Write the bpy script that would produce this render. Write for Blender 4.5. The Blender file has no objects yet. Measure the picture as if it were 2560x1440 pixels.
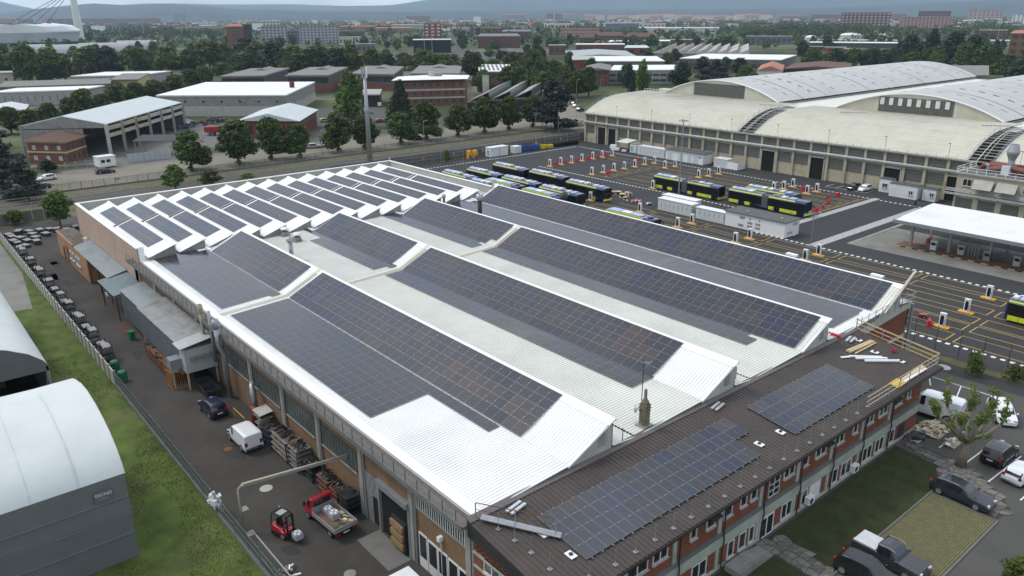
import bpy, bmesh, math, random
import numpy as np
from mathutils import Vector, Matrix
R = math.radians
rnd = random.Random(7)
SC = bpy.context.scene
COL = SC.collection

# ---------------------------------------------------------------- camera (surveyed from the photograph's vanishing points)
# world: X runs along the hall's ridges, Y across them, ground z = 0, metres; the drone hovers at about (0, 0, 38)
CAM_X, CAM_Y, CAM_H = .304, -.403, 38.494
FPX, PITCH, ROLL, YAW = 1947.09, .3382121, .00578094, -.877214
_cp, _sp = math.cos(PITCH), math.sin(PITCH)
_fw = np.array([0, _cp, -_sp]); _rt = np.array([1., 0, 0]); _dn = np.cross(_fw, _rt)
_cr, _sr = math.cos(ROLL), math.sin(ROLL)
_R0 = np.array([_cr*_rt + _sr*_dn, -_sr*_rt + _cr*_dn, _fw])
_W = np.array([[math.cos(YAW), math.sin(YAW), 0], [-math.sin(YAW), math.cos(YAW), 0], [0, 0, 1.]])
def G(px, py, z=0.0):
    """survey point: where the sight line of photo pixel (px, py) meets height z"""
    d = _W @ (_R0.T @ np.array([(px-1280)/FPX, (py-720)/FPX, 1.]))
    t = (CAM_H - z) / -d[2]
    return float(d[0]*t) + CAM_X, float(d[1]*t) + CAM_Y
cam = bpy.data.cameras.new('camera')
cam.sensor_width = 36; cam.lens = 36*FPX/2560; cam.clip_start = .5; cam.clip_end = 60000
camo = bpy.data.objects.new('camera', cam); COL.objects.link(camo)
_x, _y, _z = _W @ _R0[0], -(_W @ _R0[1]), -(_W @ _R0[2])
camo.matrix_world = Matrix(((_x[0], _y[0], _z[0], CAM_X), (_x[1], _y[1], _z[1], CAM_Y), (_x[2], _y[2], _z[2], CAM_H), (0, 0, 0, 1)))
SC.camera = camo
SC.render.resolution_x, SC.render.resolution_y = 1024, 576

# ---------------------------------------------------------------- daylight: bright broken overcast, soft sun ahead of the camera
SUN_EL, SUN_AZ = R(52), math.atan2(-.80, -.52)          # azimuth as (sin, cos) = (x, y)
wd = bpy.data.worlds.new('World'); SC.world = wd; wd.use_nodes = True
nt = wd.node_tree; nt.nodes.clear()
N = nt.nodes.new; L = nt.links.new
sky = N('ShaderNodeTexSky'); sky.sky_type = 'NISHITA'; sky.sun_disc = False
sky.sun_elevation = SUN_EL; sky.sun_rotation = SUN_AZ; sky.altitude = 240; sky.air_density = 1.0; sky.dust_density = 2.0; sky.ozone_density = 1.0
tc = N('ShaderNodeTexCoord')
mp = N('ShaderNodeMapping'); mp.inputs['Scale'].default_value = (1, 1, 2.4); L(tc.outputs['Generated'], mp.inputs['Vector'])
cn = N('ShaderNodeTexNoise'); cn.inputs['Scale'].default_value = 2.6; cn.inputs['Detail'].default_value = 7; cn.inputs['Roughness'].default_value = .55; cn.inputs['Distortion'].default_value = .25
L(mp.outputs['Vector'], cn.inputs['Vector'])
cr_ = N('ShaderNodeValToRGB'); cr_.color_ramp.elements[0].position = .34; cr_.color_ramp.elements[1].position = .62
cr_.color_ramp.elements[0].color = (.35, .35, .35, 1); cr_.color_ramp.elements[1].color = (1, 1, 1, 1)
L(cn.outputs['Fac'], cr_.inputs['Fac'])
n2 = N('ShaderNodeTexNoise'); n2.inputs['Scale'].default_value = 4.5; n2.inputs['Detail'].default_value = 5; L(mp.outputs['Vector'], n2.inputs['Vector'])
cc = N('ShaderNodeValToRGB'); cc.color_ramp.elements[0].position = .35; cc.color_ramp.elements[1].position = .65
cc.color_ramp.elements[0].color = (6.6, 7.5, 8.8, 1); cc.color_ramp.elements[1].color = (12.0, 12.4, 12.8, 1)
L(n2.outputs['Fac'], cc.inputs['Fac'])
mx = N('ShaderNodeMix'); mx.data_type = 'RGBA'
L(cr_.outputs['Color'], mx.inputs[0]); L(sky.outputs['Color'], mx.inputs[6]); L(cc.outputs['Color'], mx.inputs[7])
bg = N('ShaderNodeBackground'); bg.inputs['Strength'].default_value = .125
L(mx.outputs[2], bg.inputs['Color'])
wo = N('ShaderNodeOutputWorld'); L(bg.outputs['Background'], wo.inputs['Surface'])
sl = bpy.data.lights.new('sun', 'SUN'); sl.energy = 1.7; sl.angle = R(14); sl.color = (1, .965, .91)
so = bpy.data.objects.new('sun', sl); COL.objects.link(so)
_sd = Vector((math.sin(SUN_AZ)*math.cos(SUN_EL), math.cos(SUN_AZ)*math.cos(SUN_EL), math.sin(SUN_EL)))
so.rotation_euler = (-_sd).to_track_quat('-Z', 'Y').to_euler(); so.location = (0, 0, 60)
SC.view_settings.view_transform = 'Standard'; SC.view_settings.look = 'None'
SC.view_settings.exposure = 0.0; SC.view_settings.gamma = 1.0; SC.view_settings.use_curve_mapping = False
SC.render.engine = 'CYCLES'
SC.cycles.max_bounces = 6; SC.cycles.diffuse_bounces = 2; SC.cycles.glossy_bounces = 3; SC.cycles.transmission_bounces = 3
SC.cycles.volume_bounces = 1; SC.cycles.transparent_max_bounces = 6
SC.cycles.use_denoising = True; SC.cycles.sample_clamp_indirect = 4

# ---------------------------------------------------------------- object helpers
def tag(o, label=None, cat=None, group=None, kind=None):
    if label: o['label'] = label
    if cat: o['category'] = cat
    if group: o['group'] = group
    if kind: o['kind'] = kind
    return o
def thing(name, label, cat, loc=(0, 0, 0), rz=0.0, group=None):
    o = bpy.data.objects.new(name, None); COL.objects.link(o)
    o.empty_display_size = .3; o.location = loc; o.rotation_euler = (0, 0, rz)
    return tag(o, label, cat, group)
def put(name, me, parent=None, loc=(0, 0, 0), rot=(0, 0, 0)):
    o = bpy.data.objects.new(name, me); COL.objects.link(o)
    o.parent = parent; o.location = loc; o.rotation_euler = rot
    return o
KIDS = {}
def kids(o): return [c for c in bpy.data.objects if c.parent == o]
def copy_thing(src, loc, rz=0.0, label=None, group=None, scale=None, tree=None):
    """copy a thing, its parts and their sub-parts; tree caches the children of src"""
    c = src.copy(); COL.objects.link(c); c.location = loc; c.rotation_euler = (0, 0, rz)
    if scale: c.scale = scale
    if label: c['label'] = label
    if group: c['group'] = group
    if src.name not in KIDS:
        KIDS[src.name] = [(k, kids(k)) for k in kids(src)]
    for k, sub in KIDS[src.name]:
        kc = k.copy(); COL.objects.link(kc); kc.parent = c
        for s in sub:
            sc_ = s.copy(); COL.objects.link(sc_); sc_.parent = kc
    return c

class MB:
    """collects faces; obj() links them as one mesh object"""
    def __init__(s): s.v = []; s.f = []; s.m = []
    def add(s, vs, fs, mi=0):
        b = len(s.v); s.v.extend(tuple(v) for v in vs)
        for f in fs: s.f.append(tuple(b+i for i in f)); s.m.append(mi)
        return s
    def box(s, x0, x1, y0, y1, z0, z1, mi=0, skip=()):
        x0, x1 = min(x0, x1), max(x0, x1); y0, y1 = min(y0, y1), max(y0, y1)
        v = [(x0,y0,z0),(x1,y0,z0),(x1,y1,z0),(x0,y1,z0),(x0,y0,z1),(x1,y0,z1),(x1,y1,z1),(x0,y1,z1)]
        f = [(0,3,2,1),(4,5,6,7),(0,1,5,4),(1,2,6,5),(2,3,7,6),(3,0,4,7)]
        return s.add(v, [q for i, q in enumerate(f) if i not in skip], mi)
    def obox(s, c, sz, rz=0.0, mi=0, pitch=0.0):
        cs, sn = math.cos(rz), math.sin(rz); cp, sp = math.cos(pitch), math.sin(pitch); out = []
        for dz in (-.5, .5):
            for dx, dy in ((-.5,-.5),(.5,-.5),(.5,.5),(-.5,.5)):
                x, y, z = dx*sz[0], dy*sz[1], dz*sz[2]
                x, z = x*cp + z*sp, -x*sp + z*cp
                out.append((c[0]+x*cs-y*sn, c[1]+x*sn+y*cs, c[2]+z))
        return s.add(out, [(0,3,2,1),(4,5,6,7),(0,1,5,4),(1,2,6,5),(2,3,7,6),(3,0,4,7)], mi)
    def bar(s, a, b, w, h=None, mi=0):
        """square bar between two points"""
        a, b = Vector(a), Vector(b); d = b-a
        if d.length < 1e-6: return s
        d.normalize(); up = Vector((0,0,1)) if abs(d.z) < .95 else Vector((1,0,0))
        u = d.cross(up).normalized(); w2 = u.cross(d).normalized(); h = h or w
        vs = [p + u*i*w/2 + w2*j*h/2 for p in (a, b) for i, j in ((-1,-1),(1,-1),(1,1),(-1,1))]
        return s.add(vs, [(0,1,2,3),(4,7,6,5),(0,4,5,1),(1,5,6,2),(2,6,7,3),(3,7,4,0)], mi)
    def tube(s, pts, r, n=8, mi=0, caps=True):
        pts = [Vector(p) for p in pts]; rs = r if isinstance(r, (list, tuple)) else [r]*len(pts); rings = []
        u = None
        for i, p in enumerate(pts):
            d = (pts[min(i+1, len(pts)-1)] - pts[max(i-1, 0)]).normalized()
            if u is None:
                up = Vector((0,0,1)) if abs(d.z) < .9 else Vector((1,0,0)); u = d.cross(up).normalized()
            else:
                u = (u - d*u.dot(d)).normalized()
            w = d.cross(u)
            rings.append([p + (u*math.cos(2*math.pi*k/n) + w*math.sin(2*math.pi*k/n))*rs[i] for k in range(n)])
        vs = [v for rg in rings for v in rg]; fs = []
        for i in range(len(rings)-1):
            for k in range(n):
                fs.append((i*n+k, i*n+(k+1)%n, (i+1)*n+(k+1)%n, (i+1)*n+k))
        if caps: fs.append(tuple(range(n-1, -1, -1))); fs.append(tuple((len(rings)-1)*n+k for k in range(n)))
        return s.add(vs, fs, mi)
    def lathe(s, prof, c=(0,0,0), n=12, mi=0):
        vs = [(c[0]+r*math.cos(2*math.pi*k/n), c[1]+r*math.sin(2*math.pi*k/n), c[2]+z) for r, z in prof for k in range(n)]; fs = []
        for i in range(len(prof)-1):
            for k in range(n): fs.append((i*n+k, i*n+(k+1)%n, (i+1)*n+(k+1)%n, (i+1)*n+k))
        fs.append(tuple(range(n-1, -1, -1))); fs.append(tuple((len(prof)-1)*n+k for k in range(n)))
        return s.add(vs, fs, mi)
    def prism(s, poly, z0, z1, mi=0):
        n = len(poly); a = sum(poly[i][0]*poly[(i+1)%n][1]-poly[(i+1)%n][0]*poly[i][1] for i in range(n))
        if a < 0: poly = poly[::-1]
        zt = z1 if isinstance(z1, (list, tuple)) else [z1]*n
        vs = [(x, y, z0) for x, y in poly] + [(p[0], p[1], z) for p, z in zip(poly, zt)]
        fs = [tuple(range(n-1, -1, -1)), tuple(range(n, 2*n))] + [(i, (i+1)%n, n+(i+1)%n, n+i) for i in range(n)]
        return s.add(vs, fs, mi)
    def extrude(s, prof, axis, a, b, mi=0, caps=True):
        """profile [(p, z)] swept along axis 'x' or 'y' from a to b (closed polygon)"""
        n = len(prof)
        if axis == 'x': vs = [(a, p, z) for p, z in prof] + [(b, p, z) for p, z in prof]
        else: vs = [(p, a, z) for p, z in prof] + [(p, b, z) for p, z in prof]
        fs = [(i, (i+1)%n, n+(i+1)%n, n+i) for i in range(n)]
        if caps: fs += [tuple(range(n-1, -1, -1)), tuple(range(n, 2*n))]
        return s.add(vs, fs, mi)
    def quad(s, a, b, c, d, mi=0): return s.add([a, b, c, d], [(0, 1, 2, 3)], mi)
    def slab(s, q, t, mi=0):
        """four corners (counter-clockwise from above), thickness t downwards"""
        return s.add(list(q) + [(p[0], p[1], p[2]-t) for p in q], [(0,1,2,3),(7,6,5,4),(0,4,5,1),(1,5,6,2),(2,6,7,3),(3,7,4,0)], mi)
    def mesh(s, name, mats, smooth=False, off=None, fix=False):
        me = bpy.data.meshes.new(name)
        v = s.v if off is None else [(x-off[0], y-off[1], z-off[2]) for x, y, z in s.v]
        me.from_pydata([tuple(map(float, p)) for p in v], [], s.f)
        mats = mats if isinstance(mats, (list, tuple)) else [mats]
        for m in mats: me.materials.append(m)
        if len(mats) > 1: me.polygons.foreach_set('material_index', s.m)
        if smooth: me.polygons.foreach_set('use_smooth', [True]*len(s.f))
        if fix:
            bm = bmesh.new(); bm.from_mesh(me); bmesh.ops.recalc_face_normals(bm, faces=bm.faces); bm.to_mesh(me); bm.free()
        me.update(); return me
    def obj(s, name, mats, parent=None, loc=(0,0,0), rot=(0,0,0), smooth=False, fix=False):
        return put(name, s.mesh(name, mats, smooth, fix=fix), parent, loc, rot)
    def wobj(s, name, mats, parent, smooth=False, fix=False):
        """built in world coordinates under an unrotated thing"""
        off = tuple(parent.location) if parent.parent is None else tuple(Vector(parent.location)+Vector(parent.parent.location))
        return put(name, s.mesh(name, mats, smooth, off=off, fix=fix), parent)

# ---------------------------------------------------------------- materials
MT = {}
def mat(name, col, rough=.75, metal=0.0, var=.12, scale=1.5, bump=0.0, bscale=None, spec=.3, alpha=None, rand=0.0, stain=None, sscale=.25, coat=0.0, samt=.6, sthr=.5, subs=None):
    if name in MT: return MT[name]
    m = bpy.data.materials.new(name); m.use_nodes = True; t = m.node_tree; b = t.nodes['Principled BSDF']
    n = t.nodes.new; l = t.links.new
    b.inputs['Roughness'].default_value = rough; b.inputs['Metallic'].default_value = metal
    b.inputs['Specular IOR Level'].default_value = spec
    if coat: b.inputs['Coat Weight'].default_value = coat; b.inputs['Coat Roughness'].default_value = .05
    geo = n('ShaderNodeNewGeometry'); pos = geo.outputs['Position']
    cur = None
    if var:
        nz = n('ShaderNodeTexNoise'); nz.inputs['Scale'].default_value = scale; nz.inputs['Detail'].default_value = 6; nz.inputs['Roughness'].default_value = .62
        l(pos, nz.inputs['Vector'])
        rp = n('ShaderNodeValToRGB'); e = rp.color_ramp.elements
        e[0].position, e[1].position = .3, .7
        e[0].color = tuple(c*(1-var) for c in col)+(1,); e[1].color = tuple(min(1, c*(1+var)) for c in col)+(1,)
        l(nz.outputs['Fac'], rp.inputs['Fac']); cur = rp.outputs['Color']
    if stain:
        sz = n('ShaderNodeTexNoise'); sz.inputs['Scale'].default_value = sscale; sz.inputs['Detail'].default_value = 8; sz.inputs['Roughness'].default_value = .6
        l(pos, sz.inputs['Vector'])
        sr = n('ShaderNodeMapRange'); sr.inputs['From Min'].default_value = sthr; sr.inputs['From Max'].default_value = sthr+.22; sr.inputs['To Max'].default_value = samt
        l(sz.outputs['Fac'], sr.inputs['Value'])
        mm = n('ShaderNodeMix'); mm.data_type = 'RGBA'; l(sr.outputs['Result'], mm.inputs[0])
        if cur is not None: l(cur, mm.inputs[6])
        else: mm.inputs[6].default_value = tuple(col)+(1,)
        mm.inputs[7].default_value = tuple(stain)+(1,); cur = mm.outputs[2]
    if rand:
        oi = n('ShaderNodeObjectInfo'); hs = n('ShaderNodeHueSaturation')
        mr = n('ShaderNodeMapRange'); mr.inputs['To Min'].default_value = 1-rand; mr.inputs['To Max'].default_value = 1+rand
        l(oi.outputs['Random'], mr.inputs['Value']); l(mr.outputs['Result'], hs.inputs['Value'])
        if cur is not None: l(cur, hs.inputs['Color'])
        else: hs.inputs['Color'].default_value = tuple(col)+(1,)
        cur = hs.outputs['Color']
    if cur is not None: l(cur, b.inputs['Base Color'])
    else: b.inputs['Base Color'].default_value = tuple(col)+(1,)
    if bump:
        bz = n('ShaderNodeTexNoise'); bz.inputs['Scale'].default_value = bscale or scale*6; bz.inputs['Detail'].default_value = 4
        l(pos, bz.inputs['Vector'])
        bp = n('ShaderNodeBump'); bp.inputs['Strength'].default_value = bump; bp.inputs['Distance'].default_value = .05
        l(bz.outputs['Fac'], bp.inputs['Height']); l(bp.outputs['Normal'], b.inputs['Normal'])
    MT[name] = m
    return m
def brick_mat(name, c1, c2, mortar, scale=1.0, bw=.25, bh=.075):
    if name in MT: return MT[name]
    m = bpy.data.materials.new(name); m.use_nodes = True; t = m.node_tree; b = t.nodes['Principled BSDF']; n = t.nodes.new; l = t.links.new
    geo = n('ShaderNodeNewGeometry'); sp = n('ShaderNodeSeparateXYZ'); l(geo.outputs['Position'], sp.inputs[0])
    ad = n('ShaderNodeMath'); l(sp.outputs['X'], ad.inputs[0]); l(sp.outputs['Y'], ad.inputs[1])
    cb = n('ShaderNodeCombineXYZ'); l(ad.outputs[0], cb.inputs['X']); l(sp.outputs['Z'], cb.inputs['Y'])
    br = n('ShaderNodeTexBrick'); br.inputs['Color1'].default_value = c1+(1,); br.inputs['Color2'].default_value = c2+(1,); br.inputs['Mortar'].default_value = mortar+(1,)
    br.inputs['Scale'].default_value = scale; br.inputs['Brick Width'].default_value = bw; br.inputs['Row Height'].default_value = bh; br.inputs['Mortar Size'].default_value = .008
    l(cb.outputs[0], br.inputs['Vector'])
    nz = n('ShaderNodeTexNoise'); nz.inputs['Scale'].default_value = .8; nz.inputs['Detail'].default_value = 6; l(geo.outputs['Position'], nz.inputs['Vector'])
    mr = n('ShaderNodeMapRange'); mr.inputs['To Min'].default_value = .65; mr.inputs['To Max'].default_value = 1.3; l(nz.outputs['Fac'], mr.inputs['Value'])
    hs = n('ShaderNodeHueSaturation'); l(br.outputs['Color'], hs.inputs['Color']); l(mr.outputs['Result'], hs.inputs['Value'])
    l(hs.outputs['Color'], b.inputs['Base Color']); b.inputs['Roughness'].default_value = .85; b.inputs['Specular IOR Level'].default_value = .2
    MT[name] = m; return m
def leaf_mat(name, a, c, trans=.25):
    if name in MT: return MT[name]
    m = bpy.data.materials.new(name); m.use_nodes = True; t = m.node_tree; b = t.nodes['Principled BSDF']; n = t.nodes.new; l = t.links.new
    geo = n('ShaderNodeNewGeometry'); nz = n('ShaderNodeTexNoise'); nz.inputs['Scale'].default_value = .55; nz.inputs['Detail'].default_value = 5
    l(geo.outputs['Position'], nz.inputs['Vector'])
    ri = n('ShaderNodeMath'); ri.operation = 'MULTIPLY_ADD'; ri.inputs[1].default_value = .4; l(geo.outputs['Random Per Island'], ri.inputs[0]); l(nz.outputs['Fac'], ri.inputs[2])
    rp = n('ShaderNodeValToRGB'); e = rp.color_ramp.elements; e[0].position, e[1].position = .4, 1.0
    e[0].color = a+(1,); e[1].color = c+(1,); l(ri.outputs[0], rp.inputs['Fac'])
    oi = n('ShaderNodeObjectInfo'); mr = n('ShaderNodeMapRange'); mr.inputs['To Min'].default_value = .72; mr.inputs['To Max'].default_value = 1.3; l(oi.outputs['Random'], mr.inputs['Value'])
    hs = n('ShaderNodeHueSaturation'); l(rp.outputs['Color'], hs.inputs['Color']); l(mr.outputs['Result'], hs.inputs['Value'])
    m2 = n('ShaderNodeMapRange'); m2.inputs['To Min'].default_value = .478; m2.inputs['To Max'].default_value = .515; l(oi.outputs['Random'], m2.inputs['Value']); l(m2.outputs['Result'], hs.inputs['Hue'])
    l(hs.outputs['Color'], b.inputs['Base Color']); b.inputs['Roughness'].default_value = .6; b.inputs['Specular IOR Level'].default_value = .25
    tr = n('ShaderNodeBsdfTranslucent'); l(hs.outputs['Color'], tr.inputs['Color'])
    ms = n('ShaderNodeMixShader'); ms.inputs[0].default_value = trans; l(b.outputs[0], ms.inputs[1]); l(tr.outputs[0], ms.inputs[2])
    l(ms.outputs[0], t.nodes['Material Output'].inputs['Surface'])
    MT[name] = m; return m

white_roof = mat('white_roof_sheet', (.80, .80, .78), .45, 0, .05, .35, stain=(.62, .62, .57), sscale=.12, samt=.55)
cream_roof = mat('cream_roof_sheet', (.66, .66, .60), .5, 0, .06, .3, stain=(.52, .53, .47), sscale=.2, samt=.5)
white_trim = mat('white_flashing', (.82, .82, .81), .4, 0, .03, .5)
old_roof = mat('old_grey_green_roof', (.45, .47, .44), .6, 0, .08, .5)
brown_roof = mat('brown_roof_sheet', (.066, .054, .048), .42, 0, .18, .5, stain=(.09, .062, .052), sscale=.35)
brown_fascia = mat('dark_fascia', (.028, .024, .022), .5, 0, .1)
tan_wall = mat('tan_render', (.19, .118, .066), .9, 0, .16, .7, stain=(.16, .10, .06), sscale=.4, bump=.15)
pink_wall = mat('pink_render', (.42, .30, .235), .9, 0, .06, .7, stain=(.34, .25, .2), sscale=.5)
conc = mat('grey_concrete', (.26, .255, .235), .9, 0, .14, .8, stain=(.14, .135, .12), sscale=.5, bump=.1)
conc_d = mat('dark_concrete', (.15, .145, .135), .9, 0, .16, .8, stain=(.08, .08, .072), sscale=.4)
conc_l = mat('pale_concrete', (.42, .41, .37), .9, 0, .1, .6, stain=(.3, .29, .26), sscale=.4)
beige = mat('beige_render', (.42, .375, .27), .9, 0, .1, .6, stain=(.25, .21, .145), sscale=.45, samt=.7)
galv = mat('galvanised_steel', (.36, .37, .38), .45, .6, .12, 2)
steel_d = mat('dark_steel', (.05, .05, .055), .5, .4, .15, 2)
rail_m = mat('rail_paint', (.10, .115, .105), .5, .2, .15, 2)
rust = mat('rusty_metal', (.16, .075, .04), .8, .1, .3, 3, stain=(.06, .035, .025), sscale=1.2)
red_brick = brick_mat('red_brick', (.24, .068, .034), (.17, .05, .028), (.15, .1, .08))
dull_brick = brick_mat('dull_brick', (.23, .088, .058), (.17, .07, .05), (.16, .12, .1))
asphalt = mat('asphalt_lot', (.042, .042, .043), .88, 0, .14, .18, stain=(.036, .036, .037), sscale=.09, bump=.12, bscale=30)
asphalt_y = mat('asphalt_yard', (.056, .050, .044), .9, 0, .24, .22, stain=(.03, .028, .026), sscale=.14, bump=.2, bscale=20)
asphalt_g = mat('asphalt_grey', (.085, .082, .075), .9, 0, .12, .2, stain=(.055, .053, .05), sscale=.15, bump=.12, bscale=25)
street_m = mat('worn_street', (.21, .19, .15), .92, 0, .1, .15, stain=(.125, .113, .095), sscale=.06, bump=.1, bscale=20)
apron_m = mat('concrete_apron', (.20, .195, .175), .9, 0, .12, .25, stain=(.1, .1, .092), sscale=.22)
white_paint = mat('road_paint_white', (.70, .70, .69), .7, 0, .08, 3, stain=(.35, .35, .34), sscale=2.0, sthr=.58)
yellow_paint = mat('road_paint_yellow', (.52, .34, .085), .7, 0, .15, 3, stain=(.22, .16, .07), sscale=1.5, sthr=.55)
glass = mat('window_glass', (.02, .024, .026), .07, 0, 0, spec=.6)
glass_g = mat('dusty_glass', (.085, .095, .088), .35, 0, .25, 1.5, spec=.4)
wframe = mat('white_window_frame', (.62, .62, .60), .5, 0, 0)
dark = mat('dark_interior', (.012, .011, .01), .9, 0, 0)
grass_m = mat('grass', (.072, .105, .020), .95, 0, .4, .5, stain=(.15, .13, .062), sscale=.16, bump=.6, bscale=6, sthr=.5)
grass_d = mat('lawn', (.034, .044, .014), .95, 0, .3, .8, stain=(.05, .055, .022), sscale=.4, bump=.6, bscale=8)
dry_grass = mat('dry_grass', (.13, .115, .058), .95, 0, .3, .6, stain=(.055, .068, .025), sscale=.2, bump=.4, bscale=6, sthr=.48)
wood_m = mat('new_timber', (.56, .43, .25), .7, 0, .18, 3)
yel_board = mat('yellow_board', (.62, .42, .06), .6, 0, .1, 2)
red_pl = mat('red_plastic', (.55, .02, .03), .4, 0, .05, 2)
orange_pl = mat('orange_base', (.72, .33, .03), .6, 0, .08, 3)
white_pl = mat('white_enamel', (.74, .75, .75), .35, 0, .04, 2)
grey_pl = mat('light_grey_cabinet', (.55, .575, .575), .45, 0, .05, 1)
black_pl = mat('black_plastic', (.018, .018, .02), .4, 0, 0)
rubber = mat('tyre_rubber', (.018, .018, .018), .8, 0, 0)
alloy = mat('wheel_alloy', (.42, .42, .43), .35, .7, 0)
# ================================================================ ground and paved sheets
def ground_mat():
    m = bpy.data.materials.new('city_ground'); m.use_nodes = True; t = m.node_tree; b = t.nodes['Principled BSDF']; n = t.nodes.new; l = t.links.new
    geo = n('ShaderNodeNewGeometry')
    a = n('ShaderNodeTexNoise'); a.inputs['Scale'].default_value = .006; a.inputs['Detail'].default_value = 8; a.inputs['Roughness'].default_value = .65; l(geo.outputs['Position'], a.inputs['Vector'])
    r = n('ShaderNodeValToRGB'); e = r.color_ramp.elements
    e[0].position, e[1].position = .40, .62; e[0].color = (.045, .062, .022, 1); e[1].color = (.15, .14, .115, 1)
    x = e.new(.5); x.color = (.075, .085, .04, 1)
    l(a.outputs['Fac'], r.inputs['Fac'])
    v = n('ShaderNodeTexVoronoi'); v.inputs['Scale'].default_value = .02; l(geo.outputs['Position'], v.inputs['Vector'])
    hs = n('ShaderNodeHueSaturation'); mr = n('ShaderNodeMapRange'); mr.inputs['To Min'].default_value = .7; mr.inputs['To Max'].default_value = 1.35
    sp = n('ShaderNodeSeparateColor'); l(v.outputs['Color'], sp.inputs[0]); l(sp.outputs[0], mr.inputs['Value'])
    l(r.outputs['Color'], hs.inputs['Color']); l(mr.outputs['Result'], hs.inputs['Value']); l(hs.outputs['Color'], b.inputs['Base Color'])
    b.inputs['Roughness'].default_value = .95; b.inputs['Specular IOR Level'].default_value = .1
    return m
def sheet(name, poly, z, m, kind='structure'):
    mb = MB(); mb.add([(x, y, z) for x, y in poly], [tuple(range(len(poly)))])
    me = mb.mesh(name, m)
    if me.polygons[0].normal.z < 0: me.flip_normals()
    return tag(put(name, me), kind=kind)
def rect(x0, x1, y0, y1): return [(x0, y0), (x1, y0), (x1, y1), (x0, y1)]
g_ = MB()
for i in range(-6, 6):
    for j in range(-6, 6):
        s_ = 2300
        g_.quad((i*s_, j*s_, -.02), ((i+1)*s_, j*s_, -.02), ((i+1)*s_, (j+1)*s_, -.02), (i*s_, (j+1)*s_, -.02))
tag(g_.obj('ground', ground_mat()), kind='structure')
sheet('yard_asphalt', rect(-175, -20, 15.6, 26.5), 0, asphalt_y)
sheet('grass_field', rect(-176, -15, -60, 15.5), 0, grass_m)
sheet('bus_lot_asphalt', rect(-177, 60, 88.2, 182), 0, asphalt)
sheet('depot_floor', rect(-180, 60, 182, 360), 0, conc_d)
sheet('street', rect(-228.5, -203.5, -160, 480), 0, street_m)
sheet('pavement', rect(-233.5, -228.5, -160, 480), .004, conc_d)
sheet('kerb', rect(-228.6, -228.3, -160, 480), .10, conc_l)
sheet('verge', rect(-203.5, -176.5, -160, 480), 0, dry_grass)
sheet('ballast_strip', rect(-196.5, -190.5, -160, 480), .004, mat('ballast', (.085, .078, .068), .95, 0, .3, 2, bump=.5))
sheet('hall_surround', rect(-176, -20, 26.5, 88.2), 0, asphalt_g)
sheet('car_park_asphalt', rect(-26, 60, 26, 88.2), .004, asphalt_g)
# worn tracks and repaired patches on the yard
for i in range(9):
    px = rnd.uniform(-150, -45); py = rnd.uniform(17.2, 20.5)
    sheet('asphalt_patch', [(px+rnd.uniform(-.4, .4)+dx, py+rnd.uniform(-.2, .2)+dy) for dx, dy in ((0, 0), (rnd.uniform(1, 5), 0), (rnd.uniform(1, 5), rnd.uniform(.6, 1.6)), (0, rnd.uniform(.6, 1.6)))], .004, mat('patched_asphalt', (.04, .038, .036), .9, 0, .2, 1))
# manhole lids
def manhole(x, y, label, r=.42, m=conc, name='manhole_cover'):
    mb = MB(); mb.lathe([(r, 0.0), (r, .012), (r*.72, .014), (r*.72, .008), (0.01, .008)], n=16)
    o = mb.obj(name, m, None, (x, y, .003)); tag(o, label, 'manhole cover', 'manhole covers'); return o
manhole(-57.7, 20.1, 'round pale manhole cover on the yard just uphill of the red truck', .55, conc_l)
manhole(-66.2, 20.0, 'small brownish manhole cover beside the white van', .4, rust)
manhole(-43.3, 20.3, 'round manhole cover by the lower edge of the yard', .45, conc)
manhole(-211.7, 47.4, 'dark sunken manhole in the pale street opposite the dark parked car', .8, dark)
x_, y_ = G(2240+945/8, 780+1105/8); manhole(x_, y_, 'pale ringed manhole cover on the drive beyond the office roof corner', .8, conc_l)
for (px, py, lb) in ((610, 1272, 'square grate in the yard beside the pipe gantry foot'), (627, 1333, 'square drain cover by the mesh fence near the forklift')):
    x_, y_ = G(px, py); mb = MB(); mb.box(-.35, .35, -.3, .3, 0, .012)
    tag(mb.obj('drain_cover', conc, None, (x_, y_, .003)), lb, 'drain cover', 'drain covers')
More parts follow.
